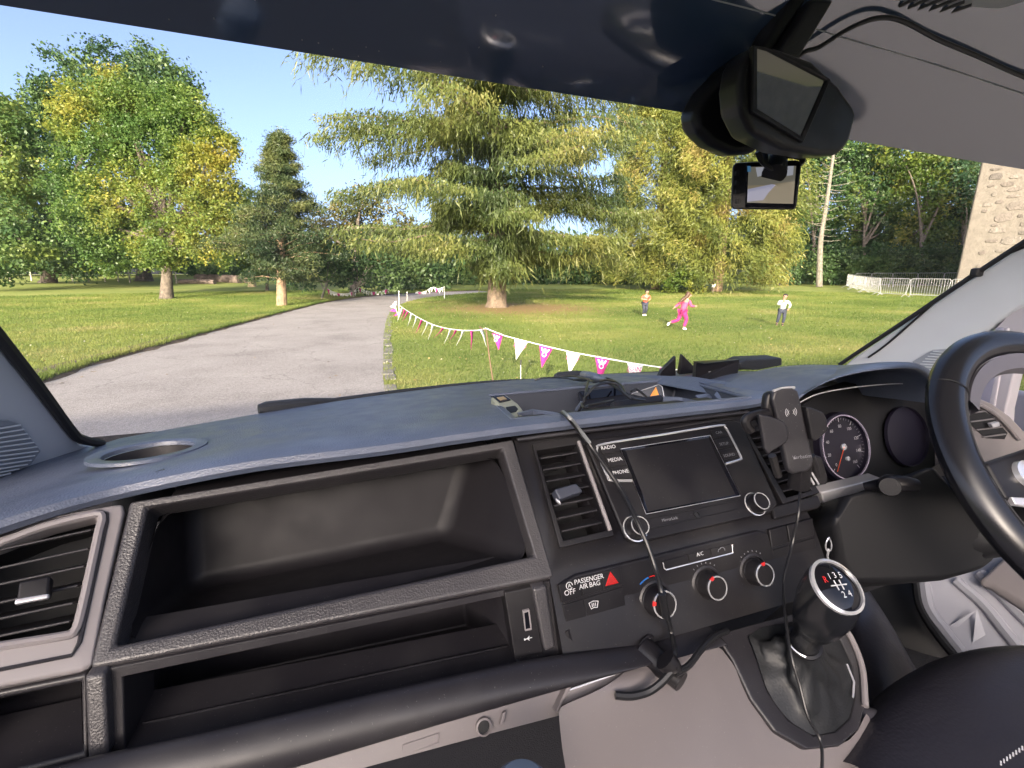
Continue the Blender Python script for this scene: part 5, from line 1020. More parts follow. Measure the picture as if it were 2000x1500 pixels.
for c in ((1240, 1033), (1474, 985)):
    kc = onP(*c, FA, 0.003); knob('radio_knob', kc, 0.0125, 0.014, nA, rad)
    lathe('knob_collar', [(0.0150, 0), (0.0150, 0.0012), (0.0137, 0.0014), (0.0137, 0)], kc, nA, M_CHROME, rad, seg=36, cap0=False, cap1=False)
for (a, b) in (((1262, 1014), (1440, 978)), ((1258, 1036), (1450, 992))):
    tube('panel_groove', polyP(FA, [a, b], 0.0037), 0.0005, M_MATTE, rad, seg=4)
text('lettering', 'MirrorLink', onP(1308, 1014, FA, 0.004), XA, UA, 0.005, M_GREYP, rad)
lathe('audio_socket', [(0.0042, 0.0), (0.0042, 0.0012), (0.0026, 0.0014), (0.0024, 0.0004), (0.0003, 0.0004)], onP(1361, 1005, FA, 0.0035), nA, M_MATTE, rad, seg=20)

# --- climate panel
cl = prism('climate_panel', polyP(FB, [(1094, 1140), (1125, 1122), (1480, 1036), (1500, 1040), (1530, 1130), (1515, 1158), (1160, 1258), (1118, 1268), (1106, 1230)], 0.003), -nB * 0.006, M_BLK, dash, bevel=0.003, bseg=3)
for i, c in enumerate(((1279, 1172), (1379, 1141), (1470, 1116))):
    kc = onP(*c, FB, 0.002)
    lathe('dial_ring', [(0.0215, 0), (0.021, 0.002), (0.0185, 0.003), (0.0185, 0.0)], kc, nB, M_DARK, cl, seg=40, cap0=False)
    k = knob('climate_dial', kc, 0.0165 if i == 0 else 0.0150, 0.019, nB, cl)
    d = [(-0.85, 0.25), (-0.4, 0.8), (-0.05, 0.95)][i]; dv = (XA * d[0] + UB * d[1]).normalized(); sd = dv.cross(nB)
    r0 = 0.0165 if i == 0 else 0.015
    prism('dial_pointer', [kc + nB * 0.0190 + dv * r0 * 0.70 + sd * 0.0016, kc + nB * 0.019 + dv * r0 * 0.70 - sd * 0.0016, kc + nB * 0.0185 + dv * r0 * 0.93 - sd * 0.0028, kc + nB * 0.0185 + dv * r0 * 0.93 + sd * 0.0028], nB * 0.0012, M_RED, k)
    if i == 0:
        for a0, a1, mm in ((1.75, 2.25, M_BLUE), (1.2, 1.7, M_RED)):
            tube('scale_arc', [kc + nB * 0.0018 + (XA * math.cos(a) + UB * math.sin(a)) * 0.0260 for a in np.linspace(a0, a1, 8)], 0.0008, mm, cl, seg=5)
    for a in np.linspace(0.9, 2.2, 6):
        if i: tube('scale_tick', [kc + nB * 0.0016 + (XA * math.cos(a) + UB * math.sin(a)) * 0.0232, kc + nB * 0.0016 + (XA * math.cos(a) + UB * math.sin(a)) * 0.0248], 0.0005, M_GREYP, cl, seg=4)
for j, q in enumerate(([(1296, 1096), (1342, 1084), (1346, 1100), (1299, 1112)], [(1344, 1083), (1386, 1073), (1390, 1089), (1348, 1099)], [(1388, 1072), (1429, 1062), (1432, 1078), (1392, 1088)])):
    bt = prism('climate_button', polyP(FB, q, 0.0045), -nB * 0.003, M_BLK, cl, bevel=0.0006)
    if j == 1: text('lettering', 'A/C', onP(1367, 1082, FB, 0.0052), XA, UB, 0.006, M_WHITE, bt)
    if j == 2:
        cc = onP(1409, 1075, FB, 0.005); tube('car_symbol', [cc + XA * a + UB * b for a, b in ((-0.005, -0.001), (-0.004, 0.0015), (-0.0015, 0.002), (0.0005, 0.0035), (0.003, 0.003), (0.005, 0.001), (0.005, -0.001))], 0.0004, M_GREYP, bt, seg=4)
tube('chrome_trim', polyP(FB, [(1295, 1098), (1297, 1109), (1301, 1113), (1431, 1080), (1430, 1064)], 0.005), 0.0008, M_CHROME, cl, seg=6)
sw = [('stop_start_button', [(1091, 1142), (1132, 1130), (1138, 1165), (1098, 1178)]), ('airbag_lamp', [(1133, 1130), (1172, 1118), (1178, 1152), (1139, 1164)]), ('hazard_button', [(1173, 1118), (1212, 1106), (1216, 1142), (1179, 1152)]),
      ('blank_button', [(1099, 1182), (1139, 1170), (1146, 1204), (1105, 1216)]), ('screen_heat_button', [(1140, 1170), (1217, 1146), (1222, 1182), (1147, 1204)])]
for nm, q in sw:
    bt = prism(nm, polyP(FB, q, 0.0046), -nB * 0.003, M_BLK, cl, bevel=0.0008)
    cx, cy = sum(a for a, b in q) / 4, sum(b for a, b in q) / 4; c3 = onP(cx, cy, FB, 0.0050)
    if nm == 'stop_start_button':
        text('lettering', 'OFF', onP(1113, 1157, FB, 0.0050), XA, UB, 0.0075, M_WHITE, bt); text('lettering', 'A', onP(1112, 1144, FB, 0.0050), XA, UB, 0.0055, M_WHITE, bt)
        tube('symbol_ring', [onP(1112, 1144, FB, 0.0050) + (XA * math.cos(a) + UB * math.sin(a)) * 0.0036 for a in np.linspace(0, 5.6, 18)], 0.0004, M_WHITE, bt, seg=4)
    if nm == 'airbag_lamp': text('lettering', 'PASSENGER\nAIR BAG', onP(1151, 1137, FB, 0.0050), XA, UB, 0.0070, M_WHITE, bt, space=0.95)
    if nm == 'hazard_button':
        c3 = onP(1194, 1131, FB, 0.0050)
        for s_ in (0.0068, 0.0036): tube('hazard_triangle', [c3 + XA * s_ * 1.05 * a + UB * s_ * b for a, b in ((-1, -0.75), (1, -0.75), (0, 1))], 0.0011 if s_ > 0.005 else 0.0008, M_RED, bt, seg=5, closed=True)
        prism('hazard_fill', [c3 + XA * 0.006 * a + UB * 0.006 * b for a, b in ((-1, -0.75), (1, -0.75), (0, 1))], nB * 0.0006, mat('red_dark', (0.35, 0.015, 0.015), 0.4), bt)
    if nm == 'screen_heat_button':
        c3 = onP(1160, 1182, FB, 0.0050)
        tube('screen_symbol', [c3 + XA * a + UB * b for a, b in ((-0.0035, -0.003), (-0.0055, 0.003), (0, 0.0042), (0.0055, 0.003), (0.0035, -0.003), (0, -0.0022))], 0.0005, M_WHITE, bt, seg=4, closed=True)
        for k in (-1, 0, 1): tube('screen_symbol', [c3 + XA * (k * 0.002) + UB * b for b in (-0.0012, 0.0022)], 0.0004, M_WHITE, bt, seg=4)
tube('panel_ledge', catmull(polyP(FB, [(1106, 1230), (1112, 1244), (1126, 1250), (1200, 1230), (1260, 1214)], 0.004), 4), 0.0035, M_BLK, cl)
# blank switch tiles beside the climate panel
for q in ([(1503, 1035), (1536, 1026), (1540, 1060), (1508, 1070)], [(1538, 1026), (1588, 1012), (1590, 1046), (1543, 1059)], [(1509, 1074), (1541, 1065), (1546, 1096), (1514, 1105)], [(1543, 1064), (1592, 1050), (1596, 1080), (1548, 1094)]):
    prism('blank_tile', polyP(FB, q, 0.003), -nB * 0.006, M_BLK, dash, bevel=0.0012)
prism('blank_cover', polyP(FA, [(1508, 990), (1598, 966), (1606, 985), (1600, 992), (1514, 1014)], 0.0035), -nA * 0.006, M_BLK, dash, bevel=0.0025, bseg=3)

# --- instrument binnacle
hp = [(1540, 806), (1556, 784), (1580, 765), (1615, 747), (1660, 733), (1710, 725), (1760, 721), (1790, 722), (1806, 730), (1815, 745), (1822, 790)]
tp = [(1524, 788), (1548, 768), (1582, 748), (1622, 729), (1668, 714), (1712, 706), (1756, 703), (1790, 706), (1812, 716), (1830, 735), (1850, 780)]
rings = []
for a, b in zip(hp, tp):
    q = onY(*a, 0.452); c = onY(*b, 0.485)
    xb = c.x + 0.10 * (c.x - 0.55); yb = Yb(min(xb, 1.2)) + 0.02
    zz = ZC - 0.237
    r_ = [Vector((q.x + 0.0, 0.60, q.z - 0.02)), Vector((q.x, 0.50, q.z - 0.003)), q, q + Vector((0, -0.003, 0.004)), q.lerp(c, 0.5) + Vector((0, -0.004, 0.004)), c]
    for f in (0.15, 0.35, 0.6, 1.0): r_.append(Vector((c.x * (1 - f) + xb * f, c.y * (1 - f) + yb * f, c.z * (1 - f) ** 1.3 + zz * (1 - (1 - f) ** 1.3))))
    rings.append(r_)
loft('binnacle_hood', rings, M_TOP, dash, subsurf=1)
# shoulder filling behind the hood on the left
mesh('pad_shoulder', [rel(0.60, 0.49, -0.168), rel(0.60, 0.70, -0.19), rel(0.60, 0.93, -0.236)] + [Vector((rings[0][5].x, rings[0][5].y, rings[0][5].z)), rings[0][7], rings[0][9]], [(0, 3, 4, 1), (1, 4, 5, 2)], M_TOP, dash)
GF = plane((0.75, 0.545, -0.25), (0, -1, 0.35))
ins = prism('instrument_panel', polyP(GF, [(1555, 800), (1600, 770), (1700, 742), (1800, 742), (1850, 800), (1860, 960), (1610, 965), (1585, 900)]), (0, 0.02, 0), M_MATTE, dash)
tube('hood_trim', catmull([onY(x, y, 0.49) for x, y in [(1562, 786), (1590, 772), (1625, 763), (1680, 755), (1740, 750), (1778, 751), (1812, 764)]], 5), 0.0010, M_SILVER, ins, seg=6)
gc = onP(1652, 873, GF, 0.011); gx = (onP(1697, 885, GF, 0.002) - onP(1607, 860, GF, 0.002)).length / 2
gr_ = 0.054
M_FACE = mat('dial_face', (0.012, 0.010, 0.022), 0.4)
gd = lathe('speedometer', [(gr_ * 1.12, -0.012), (gr_ * 1.10, 0.0), (gr_, 0.001), (gr_ * 0.98, -0.006), (0.0005, -0.006)], gc, GF[1], M_FACE, dash, seg=56)
gx_, gu_, gn_ = basis(GF[1]); 
if gx_.x < 0: gx_ = -gx_
lathe('dial_rim', [(gr_ * 1.03, 0.0005), (gr_ * 1.02, 0.0022), (gr_ * 0.985, 0.0022), (gr_ * 0.975, 0.0)], gc, GF[1], mat('dial_rim', (0.75, 0.68, 0.85), 0.2, metal=0.8), gd, seg=56, cap0=False, cap1=False)
for i in range(41):
    a = math.radians(232 - i * 284 / 40); d_ = gx_ * math.cos(a) + gu_ * math.sin(a); r0 = 0.80 if i % 5 == 0 else 0.86
    tube('dial_tick', [gc + d_ * gr_ * r0 + gn_ * -0.0052, gc + d_ * gr_ * 0.93 + gn_ * -0.0052], 0.0004, M_WHITE if i % 5 == 0 else M_GREYP, gd, seg=4)
for i, s in enumerate(('0', '20', '40', '60', '80', '100', '120', '140', '160')):
    a = math.radians(232 - i * 284 / 8); text('lettering', s, gc + (gx_ * math.cos(a) + gu_ * math.sin(a)) * gr_ * 0.66 - gn_ * 0.005, gx_, gu_, 0.0075, M_WHITE, gd)
tube('dial_needle', [gc - gn_ * 0.003, gc + (gx_ * math.cos(math.radians(238)) + gu_ * math.sin(math.radians(238))) * gr_ * 0.85 - gn_ * 0.003], 0.0006, mat('needle_orange', (0.7, 0.10, 0.03), 0.4), gd, seg=5)
for (c_, r_) in ((gc - gn_ * 0.005, 0.0055), (gc + gx_ * 0.006 - gu_ * 0.021 - gn_ * 0.006, 0.0040)):
    lathe('dial_hub', [(r_, 0), (r_, 0.003), (r_ * 0.75, 0.0034), (r_ * 0.7, 0.002), (0.0004, 0.002)], c_, gn_, M_CHROME, gd, seg=24)
# second dial in the shade
gc2 = gc + gx_ * 0.16 + Vector((0, 0.002, 0))
g2 = lathe('fuel_and_temperature_dial', [(gr_ * 1.02, -0.004), (gr_, 0.001), (gr_ * 0.98, -0.006), (0.0005, -0.006)], gc2, GF[1], M_FACE, dash, seg=48)
# right end panel with its vent, seen through the wheel
RP = plane((1.0, 0.47, -0.27), (-0.25, -1, 0.25)); rpx = [(1862, 768), (1900, 772), (1940, 789), (1975, 814), (2005, 846), (2080, 920), (2080, 1040), (1900, 1040), (1862, 940)]
re_ = prism('end_vent_panel', polyP(RP, rpx), (0, 0.03, 0), M_VENTG, dash, bevel=0.004, bseg=3)
tube('vent_surround', catmull(polyP(RP, [(1880, 790), (1905, 788), (1940, 806), (1966, 830), (1990, 858)], 0.003), 4), 0.004, M_VENTG, re_)
prism('vent_recess', polyP(RP, [(1884, 796), (1906, 795), (1938, 812), (1968, 846), (1962, 858), (1926, 856), (1894, 826)], 0.002), (0, 0.002, 0), M_MATTE, re_)
for xa, ya, xb, yb_ in ((1890, 808, 1928, 803), (1898, 824, 1944, 818), (1910, 840, 1958, 834), (1922, 854, 1966, 848)): slat(re_, onP(xa, ya, RP, 0.006), onP(xb, yb_, RP, 0.006), (0, 0.004, -0.001), 0.0022, M_VENTG)
prism('vent_tab', polyP(RP, [(1936, 828), (1952, 824), (1954, 832), (1940, 836)], 0.012), (0, 0.006, 0), M_SILVER, re_, bevel=0.001)
# silver strip under the instruments and lower cover
prism('silver_strip', [onY(x, y, 0.425) for x, y in [(1604, 962), (1722, 934), (1730, 945), (1728, 960), (1610, 986)]], (0, 0.02, 0), M_SILVER, dash, bevel=0.002)
mesh('lower_cover', [onY(1600, 990, 0.41), onY(1740, 958, 0.46), rel(1.0, 0.46, -0.29), rel(1.0, 0.48, -0.55), rel(0.54, 0.46, -0.55), onY(1612, 1110, 0.40)], [(0, 1, 2, 3, 4, 5)], M_MATTE, dash)
# ================================================================ OTHER THINGS IN THE CAB
# --- steering wheel and column
wc = rel(0.785, 0.255, -0.222); tilt, rz = math.radians(40), math.radians(-6)
wu = Vector((math.cos(rz), math.sin(rz), 0)); wh = Vector((-math.sin(rz), math.cos(rz), 0))
wv = math.sin(tilt) * wh + math.cos(tilt) * Vector((0, 0, 1)); wn = wu.cross(wv); wn = wn if wn.y < 0 else -wn
sw_ = thing('steering_wheel', 'black leather steering wheel with silver inner trim at the right edge', 'steering wheel', wc)
R0 = 0.172; N = 96
rings = []
for i in range(N + 1):
    a = 2 * PI * i / N; c = wc + (wu * math.cos(a) + wv * math.sin(a)) * R0; rd = (wu * math.cos(a) + wv * math.sin(a))
    fat = 1.0 + 0.10 * math.exp(-((a - 2.6) / 0.35) ** 2)
    rings.append([c + rd * math.cos(b) * 0.0195 * fat + wn * math.sin(b) * 0.0165 for b in np.linspace(0, 2 * PI, 15)[:-1]])
loft('rim', rings, M_WHEEL, sw_, closed=True)
rings = []
for i in range(N + 1):
    a = 2 * PI * i / N; rd = (wu * math.cos(a) + wv * math.sin(a)); c = wc + rd * (R0 - 0.0185)
    rings.append([c + rd * x + wn * z for x, z in ((0.003, 0.006), (-0.0035, 0.005), (-0.0045, 0.0), (-0.0035, -0.006), (0.003, -0.007))])
loft('rim_trim', rings, M_SILVER, sw_, closed=True)
a0, a1 = math.radians(38), math.radians(142)            # cover over the top segment
for a, nm in ((math.radians(139), 'rim_seam'),):
    rd = (wu * math.cos(a) + wv * math.sin(a)); c = wc + rd * R0
    tube(nm, [c + rd * math.cos(b) * 0.0202 + wn * math.sin(b) * 0.0172 for b in np.linspace(0, 2 * PI, 20)], 0.0007, M_MATTE, sw_, seg=4)
rings = []
for i in range(25):
    a = a0 + (a1 - a0) * i / 24; rd = (wu * math.cos(a) + wv * math.sin(a)); c = wc + rd * (R0 - 0.021)
    rings.append([c + rd * x + wn * z for x, z in ((0.002, 0.010), (-0.016, 0.004), (-0.018, -0.008), (0.004, -0.012))])
loft('inner_grip', rings, mat('wheel_grey', (0.11, 0.105, 0.125), 0.45), sw_, closed=True)
hub = [wc + wu * x + wv * y + wn * 0.005 for x, y in ((-0.075, 0.050), (-0.045, 0.068), (0.045, 0.068), (0.075, 0.050), (0.08, -0.03), (0.05, -0.07), (-0.05, -0.07), (-0.08, -0.03))]
prism('hub_pad', hub, wn * 0.045, M_BLK, sw_, bevel=0.014, bseg=4)
for s in (-1, 1):
    sp = [wc + wu * s * x + wv * y for x, y in ((0.060, 0.036), (0.156, 0.022), (0.158, -0.018), (0.07, -0.036))]
    spk = prism('spoke', [p + wn * 0.012 for p in sp], wn * -0.016, M_BLK, sw_, bevel=0.005, bseg=3)
    prism('spoke_trim', [wc + wu * s * x + wv * y + wn * 0.014 for x, y in ((0.060, -0.030), (0.152, -0.016), (0.152, -0.024), (0.066, -0.044))], wn * -0.006, M_SILVER, spk, bevel=0.001)
    lathe('spoke_button', [(0.016, 0), (0.015, 0.005), (0.001, 0.006)], wc + wu * s * 0.112 + wv * 0.004 + wn * 0.012, wn, M_CHROME, spk, seg=20)
colm = thing('steering_column', 'bulky matt black steering column shroud with stalk below the wheel', 'steering column', rel(0.72, 0.38, -0.35))
ax = [rel(0.785, 0.285, -0.285), rel(0.770, 0.35, -0.325), rel(0.75, 0.42, -0.375), rel(0.73, 0.50, -0.42)]
rings = []
for k, c in enumerate(ax):
    w_, h_ = (0.062, 0.066, 0.070, 0.072)[k], (0.050, 0.058, 0.062, 0.066)[k]
    rings.append([c + wu * w_ * math.copysign(abs(math.cos(b)) ** 0.6, math.cos(b)) + wv * h_ * math.copysign(abs(math.sin(b)) ** 0.6, math.sin(b)) for b in np.linspace(0, 2 * PI, 21)[:-1]])
loft('upper_shroud', rings, M_MATTE, colm, closed=True, caps=True, subsurf=1)
kp = [(1650, 968), (1735, 945), (1830, 905), (1890, 985), (1940, 1060), (1958, 1086), (1925, 1112), (1850, 1133), (1760, 1140), (1665, 1139), (1640, 1100), (1636, 1010)]
prism('lower_shroud', [onY(x, y, 0.36 - 0.0002 * (x - 1636) + (0.03 if y < 1000 else 0)) for x, y in kp], (0.03, 0.12, -0.105), M_MATTE, colm, bevel=0.015, bseg=4)
sk = [onY(1688, 950, 0.385), onY(1720, 948, 0.37), onY(1755, 945, 0.35), onY(1790, 948, 0.34)]
tube('stalk', sk, [0.005, 0.009, 0.011, 0.008], M_BLK, colm, seg=12, sm=3)
lathe('stalk_end', [(0.008, 0), (0.012, 0.002), (0.013, 0.016), (0.011, 0.022)], onY(1738, 946, 0.362), (-0.8, -0.5, 0.2), M_BLK, colm, seg=16)
lathe('stalk_glint', [(0.0135, 0.006), (0.0135, 0.009)], onY(1738, 946, 0.362), (-0.8, -0.5, 0.2), M_CHROME, colm, seg=16, cap0=False, cap1=False)
# key hanging by the column
ky = thing('key', 'small bright metal key hanging beside the steering column', 'key', onY(1618, 1070, 0.355))
tube('key_ring', catmull([onY(x, y, 0.355) for x, y in [(1619, 1050), (1624, 1062), (1622, 1075), (1614, 1074), (1613, 1062), (1618, 1051)]], 4), 0.0009, M_CHROME, ky, seg=6)
tube('key_blade', [onY(x, y, 0.355) for x, y in [(1618, 1072), (1616, 1086), (1620, 1098)]], 0.0014, M_CHROME, ky, seg=6)

# --- gear console
con = thing('gear_console', 'warm grey gear lever housing below the centre controls', 'console', rel(0.35, 0.28, -0.55))
FG = plane(tuple(onY(1440, 1240, 0.34) - CAM - Vector((0.06, -0.6, 0.8)) * 0.034), (0.06, -0.6, 0.8))
FC = plane((0.3, 0.345, -0.37), (0.1, -1, 0.55))
sh_top = [(1250, 1282), (1330, 1258), (1392, 1244), (1430, 1290), (1470, 1370), (1515, 1432), (1575, 1465), (1640, 1462), (1680, 1430), (1692, 1380)]
sh_bot = [(1090, 1380), (1092, 1400), (1096, 1450), (1112, 1560), (1180, 1640), (1290, 1680), (1420, 1690), (1560, 1640), (1660, 1540), (1704, 1430)]
rings = []
for k in range(7):
    f = k / 6; r_ = []
    for i, (a, b) in enumerate(zip(sh_top, sh_bot)):
        g = i / 9; p = onP(*a, FG, 0.0) if i > 2 else onY(*a, 0.345); q = onP(*b, FC, 0.0) if i < 6 else p + Vector((-0.01 * (9 - i), -0.02, -0.12))
        c = p.lerp(q, f); bul = math.sin(PI * f) * 0.012; r_.append(c + Vector((0.0, -bul, bul * 0.5)))
    rings.append(r_)
loft('shell', rings, M_BEIGE, con, subsurf=1)
gsk_o = [(1398, 1240), (1432, 1290), (1468, 1366), (1515, 1430), (1576, 1464), (1640, 1458), (1680, 1424), (1692, 1372), (1684, 1300), (1662, 1245), (1635, 1205), (1560, 1195), (1460, 1222)]
gsk_i = [(1462, 1242), (1480, 1290), (1500, 1350), (1540, 1405), (1590, 1436), (1632, 1428), (1660, 1402), (1670, 1360), (1664, 1300), (1644, 1255), (1620, 1222), (1560, 1212), (1490, 1225)]
frame('gaiter_frame', polyP(FG, gsk_o, 0.006), polyP(FG, gsk_i, 0.002), -FG[1] * 0.02, M_DARK, con, bevel=0.004, bseg=3)
tube('frame_trim', catmull(polyP(FG, [(1690, 1380), (1684, 1304), (1664, 1250), (1640, 1212)], 0.0075), 4), 0.0035, M_VENTG, con)
tube('frame_glint', polyP(FG, [(1654, 1297), (1668, 1332), (1666, 1362)], 0.0062), 0.0012, M_SILVER, con, seg=6)
gl_ = thing('gear_lever', 'black gear lever with chrome ringed knob and leather gaiter', 'gear lever', rel(0.43, 0.29, -0.42))
kt = onP(1632, 1146, plane((0.424, 0.27, -0.297), (-0.10, -0.62, 0.78))); kn = Vector((-0.02, -0.60, 0.80)).normalized()
kbase = onY(1566, 1262, 0.318)
kax = (kt - kbase).normalized()
def ringat(c, n, r, seg=28, sq=None):
    x, y, z = basis(n); return [c + (x * math.cos(a) + y * math.sin(a)) * r for a in np.linspace(0, 2 * PI, seg + 1)[:-1]]
L_ = (kt - kbase).length
knobr = [(0.0, 0.0150), (0.30, 0.0150), (0.34, 0.0175), (0.37, 0.0175), (0.40, 0.0205), (0.55, 0.0250), (0.75, 0.0282), (0.9, 0.0278)]
rings = [ringat(kbase + kax * L_ * f, kax.lerp(kn, max(0, (f - 0.4) / 0.6)), r) for f, r in knobr] + [ringat(kt, kn, 0.0262)]
kb = loft('knob', rings, mat('knob_black', (0.012, 0.013, 0.016), 0.22, spec=0.6), gl_, closed=True, caps=True)
lathe('knob_ring', [(0.0262, 0), (0.0262, 0.003), (0.0235, 0.0042), (0.0228, 0.002)], kt, kn, M_CHROME, gl_, seg=48, cap0=False, cap1=False)
kcp = lathe('knob_cap', [(0.0232, 0.0018), (0.018, 0.0040), (0.010, 0.0052), (0.0004, 0.0056)], kt, kn, M_GLOSS, gl_, seg=40)
lathe('lever_collar', [(0.0185, 0), (0.0185, 0.004), (0.0155, 0.005)], kbase + kax * L_ * 0.05, kax, M_BLK, gl_, seg=32, cap0=False, cap1=False)
tube('collar_glint', [kbase + kax * L_ * 0.12 + (basis(kax)[0] * math.cos(a) + basis(kax)[1] * math.sin(a)) * 0.0187 for a in np.linspace(3.4, 4.6, 10)], 0.0009, M_CHROME, gl_, seg=6)
kx, ku, _ = basis(kn, up=(0.12, 0.8, 0.6)); kx = kx if kx.x > 0 else -kx
for s, x, y in (('R', -0.0125, 0.006), ('1', -0.006, 0.0085), ('3', 0.0005, 0.009), ('5', 0.007, 0.0085), ('2', -0.001, -0.009), ('4', 0.006, -0.0085)):
    text('lettering', s, kt + kn * 0.0053 + kx * x + ku * y, kx, ku, 0.008, M_RED if s == 'R' else M_WHITE, kcp)
for a, b in (((-0.010, 0), (0.008, 0)), ((-0.004, 0.0045), (-0.004, -0.0045)), ((0.002, 0.0045), (0.002, -0.0045))):
    tube('gate_mark', [kt + kn * 0.0058 + kx * a[0] + ku * a[1], kt + kn * 0.0058 + kx * b[0] + ku * b[1]], 0.0006, M_WHITE, kcp, seg=4)
gi = polyP(FG, gsk_i, 0.0)
gi = catmull(gi + [gi[0]], 4)[:-1]; ng = len(gi)
topc = kbase + kax * 0.004; x_, y_, _z = basis(kax)
rings = [gi]; rr = random.Random(2)
gc_ = sum(gi, Vector()) / ng
for k, f in enumerate((0.15, 0.3, 0.45, 0.6, 0.75, 0.9, 1.0)):
    r_ = []
    for i, p in enumerate(gi):
        d = p - gc_; ang = math.atan2(d.dot(y_), d.dot(x_)); tpt = topc + (x_ * math.cos(ang) + y_ * math.sin(ang)) * 0.0165
        w_ = (1 + 0.20 * math.sin(4 * ang + k * 1.1) * math.sin(PI * f) + 0.10 * math.sin(9 * ang - 1.4 * k) * math.sin(PI * f))
        c = gc_.lerp(topc, f ** 1.25); base = gc_ + (p - gc_) * (1 - f) ** 0.9
        off = (p - gc_) * (1 - f) ** 1.5 + (tpt - topc) * (1 - (1 - f) ** 1.5)
        r_.append(c + off * w_)
    rings.append(r_)
loft('gaiter', rings, mat('gaiter_leather', (0.013, 0.014, 0.016), 0.5, bump=('grain', 350, 0.3, 0.0008)), gl_, closed=True, subsurf=1)

# --- driver's seat and the trim beside it
st = thing('driver_seat', 'dark leather driver seat cushion with white stitching at lower right', 'seat', rel(0.85, 0.1, -0.55))
cr_ = [(1655, 1480), (1690, 1400), (1740, 1345), (1800, 1300), (1870, 1268), (1940, 1254), (2020, 1250), (2120, 1262)]
rings = []
for i, (x, y) in enumerate(cr_):
    p = onZ(x, y, -0.475 - 0.035 * (1 - i / 7))
    rings.append([p + Vector((0.0, 0.035, -0.12)), p + Vector((0, 0.022, -0.035)), p, p + Vector((0.0, -0.04, 0.012)), p + Vector((0.0, -0.10, 0.010)), p + Vector((0.01, -0.20, 0.0)), p + Vector((0.02, -0.34, -0.005))])
loft('cushion', rings, M_LEATHER, st, subsurf=2)
bol = [(1640, 1372), (1680, 1372), (1760, 1398), (1850, 1450), (1950, 1520)]
rings = []
for i, (x, y) in enumerate(bol):
    p = onZ(x, y, -0.505)
    rings.append([p + Vector((0.012, 0.004, -0.012)), p + Vector((0.002, 0, 0.0)), p + Vector((-0.018, -0.016, -0.004)), p + Vector((-0.045, -0.035, -0.04)), p + Vector((-0.055, -0.05, -0.12))])
loft('bolster', rings, mat('seat_leather_side', (0.055, 0.052, 0.062), 0.5, bump=('grain', 300, 0.3, 0.0008)), st, subsurf=2)
for k in range(13):
    p = onZ(1955 + k * 6, 1494 - k * 4.2, -0.478); tube('stitch', [p, p + Vector((0.0035, 0.002, 0.001))], 0.0007, M_WHITE, st, seg=5)
tk = mesh('seat_base_trim', [onY(1690, 1150, 0.50), onY(1790, 1145, 0.50), onY(1800, 1280, 0.36), onY(1760, 1345, 0.30), onY(1700, 1385, 0.26), onY(1672, 1250, 0.36)], [(0, 1, 2, 3, 4, 5)], M_LEATHER, st) if False else None
fl = thing('footwell_trim', 'dark grained footwell panel between gear housing and door sill', 'trim panel', rel(0.6, 0.45, -0.6))
rings = []
for (a, b, Y) in (((1640, 1150), (1700, 1140), 0.52), ((1662, 1230), (1760, 1220), 0.44), ((1690, 1310), (1795, 1290), 0.38), ((1690, 1400), (1850, 1360), 0.33)):
    p, q = onY(*a, Y), onY(*b, Y); rings.append([p + Vector((0, 0, -0.05)), p, p.lerp(q, 0.5) + Vector((0, 0, 0.012)), q, q + Vector((0.02, 0.02, -0.08))])
loft('tunnel', rings, M_LEATHER, fl, subsurf=2)
rings = []
for (a, b, Y) in (((1740, 1140), (1800, 1130), 0.60), ((1765, 1200), (1808, 1180), 0.56), ((1800, 1260), (1835, 1240), 0.52), ((1850, 1320), (1890, 1300), 0.48)):
    p, q = onY(*a, Y), onY(*b, Y); rings.append([p + Vector((-0.05, 0.05, -0.06)), p, p.lerp(q, 0.5) + Vector((0, -0.01, 0.006)), q, q + Vector((0.02, 0.02, -0.08))])
loft('side_cover', rings, M_MATTE, fl, subsurf=2)
# passenger foot rest seen at the very bottom
cu_ = onY(1020, 1524, 0.23)
bo = lathe('blue_bottle_cap', [(0.004, 0.018), (0.016, 0.016), (0.022, 0.008), (0.024, -0.02), (0.024, -0.07)], cu_ - Vector((0, 0, 0.018)), (0, 0, 1), mat('pale_blue', (0.07, 0.095, 0.14), 0.5), None, seg=28)
tag(bo, 'rounded pale blue top edge rising from the dark footwell', 'bottle')

# --- interior mirror, dash cam
mir = thing('rear_view_mirror', 'black interior mirror on a stem under the sun strip', 'mirror', onY(1560, 200, 0.40))
MP = plane(tuple(onY(1540, 200, 0.40) - CAM), (0.10, -1, -0.12))
shell = [(1476, 86), (1452, 120), (1444, 165), (1447, 215), (1470, 262), (1530, 292), (1600, 304), (1640, 303), (1660, 280), (1676, 222), (1668, 205), (1640, 165), (1590, 118), (1520, 92)]
prism('mirror_shell', polyP(MP, shell), (0.004, 0.035, 0.004), M_BLK, mir, bevel=0.007, bseg=4)
glp = polyP(MP, [(1479, 92), (1500, 98), (1614, 157), (1566, 267), (1478, 213)], 0.0012)
M_MIRR = mat('mirror_glass', (0.62, 0.59, 0.58), 0.03, metal=1)
prism('mirror_glass', glp, (0, 0.002, 0), M_MIRR, mir, smooth=False)
frame('mirror_bezel', polyP(MP, [(1472, 87), (1502, 92), (1624, 154), (1570, 278), (1470, 218)], 0.004), polyP(MP, [(1480, 94), (1500, 100), (1612, 158), (1565, 265), (1480, 212)], 0.0022), (0, 0.006, 0), M_BLK, mir, bevel=0.0015)
MP2 = plane(tuple(onY(1420, 220, 0.46) - CAM), (-0.15, -1, -0.10))
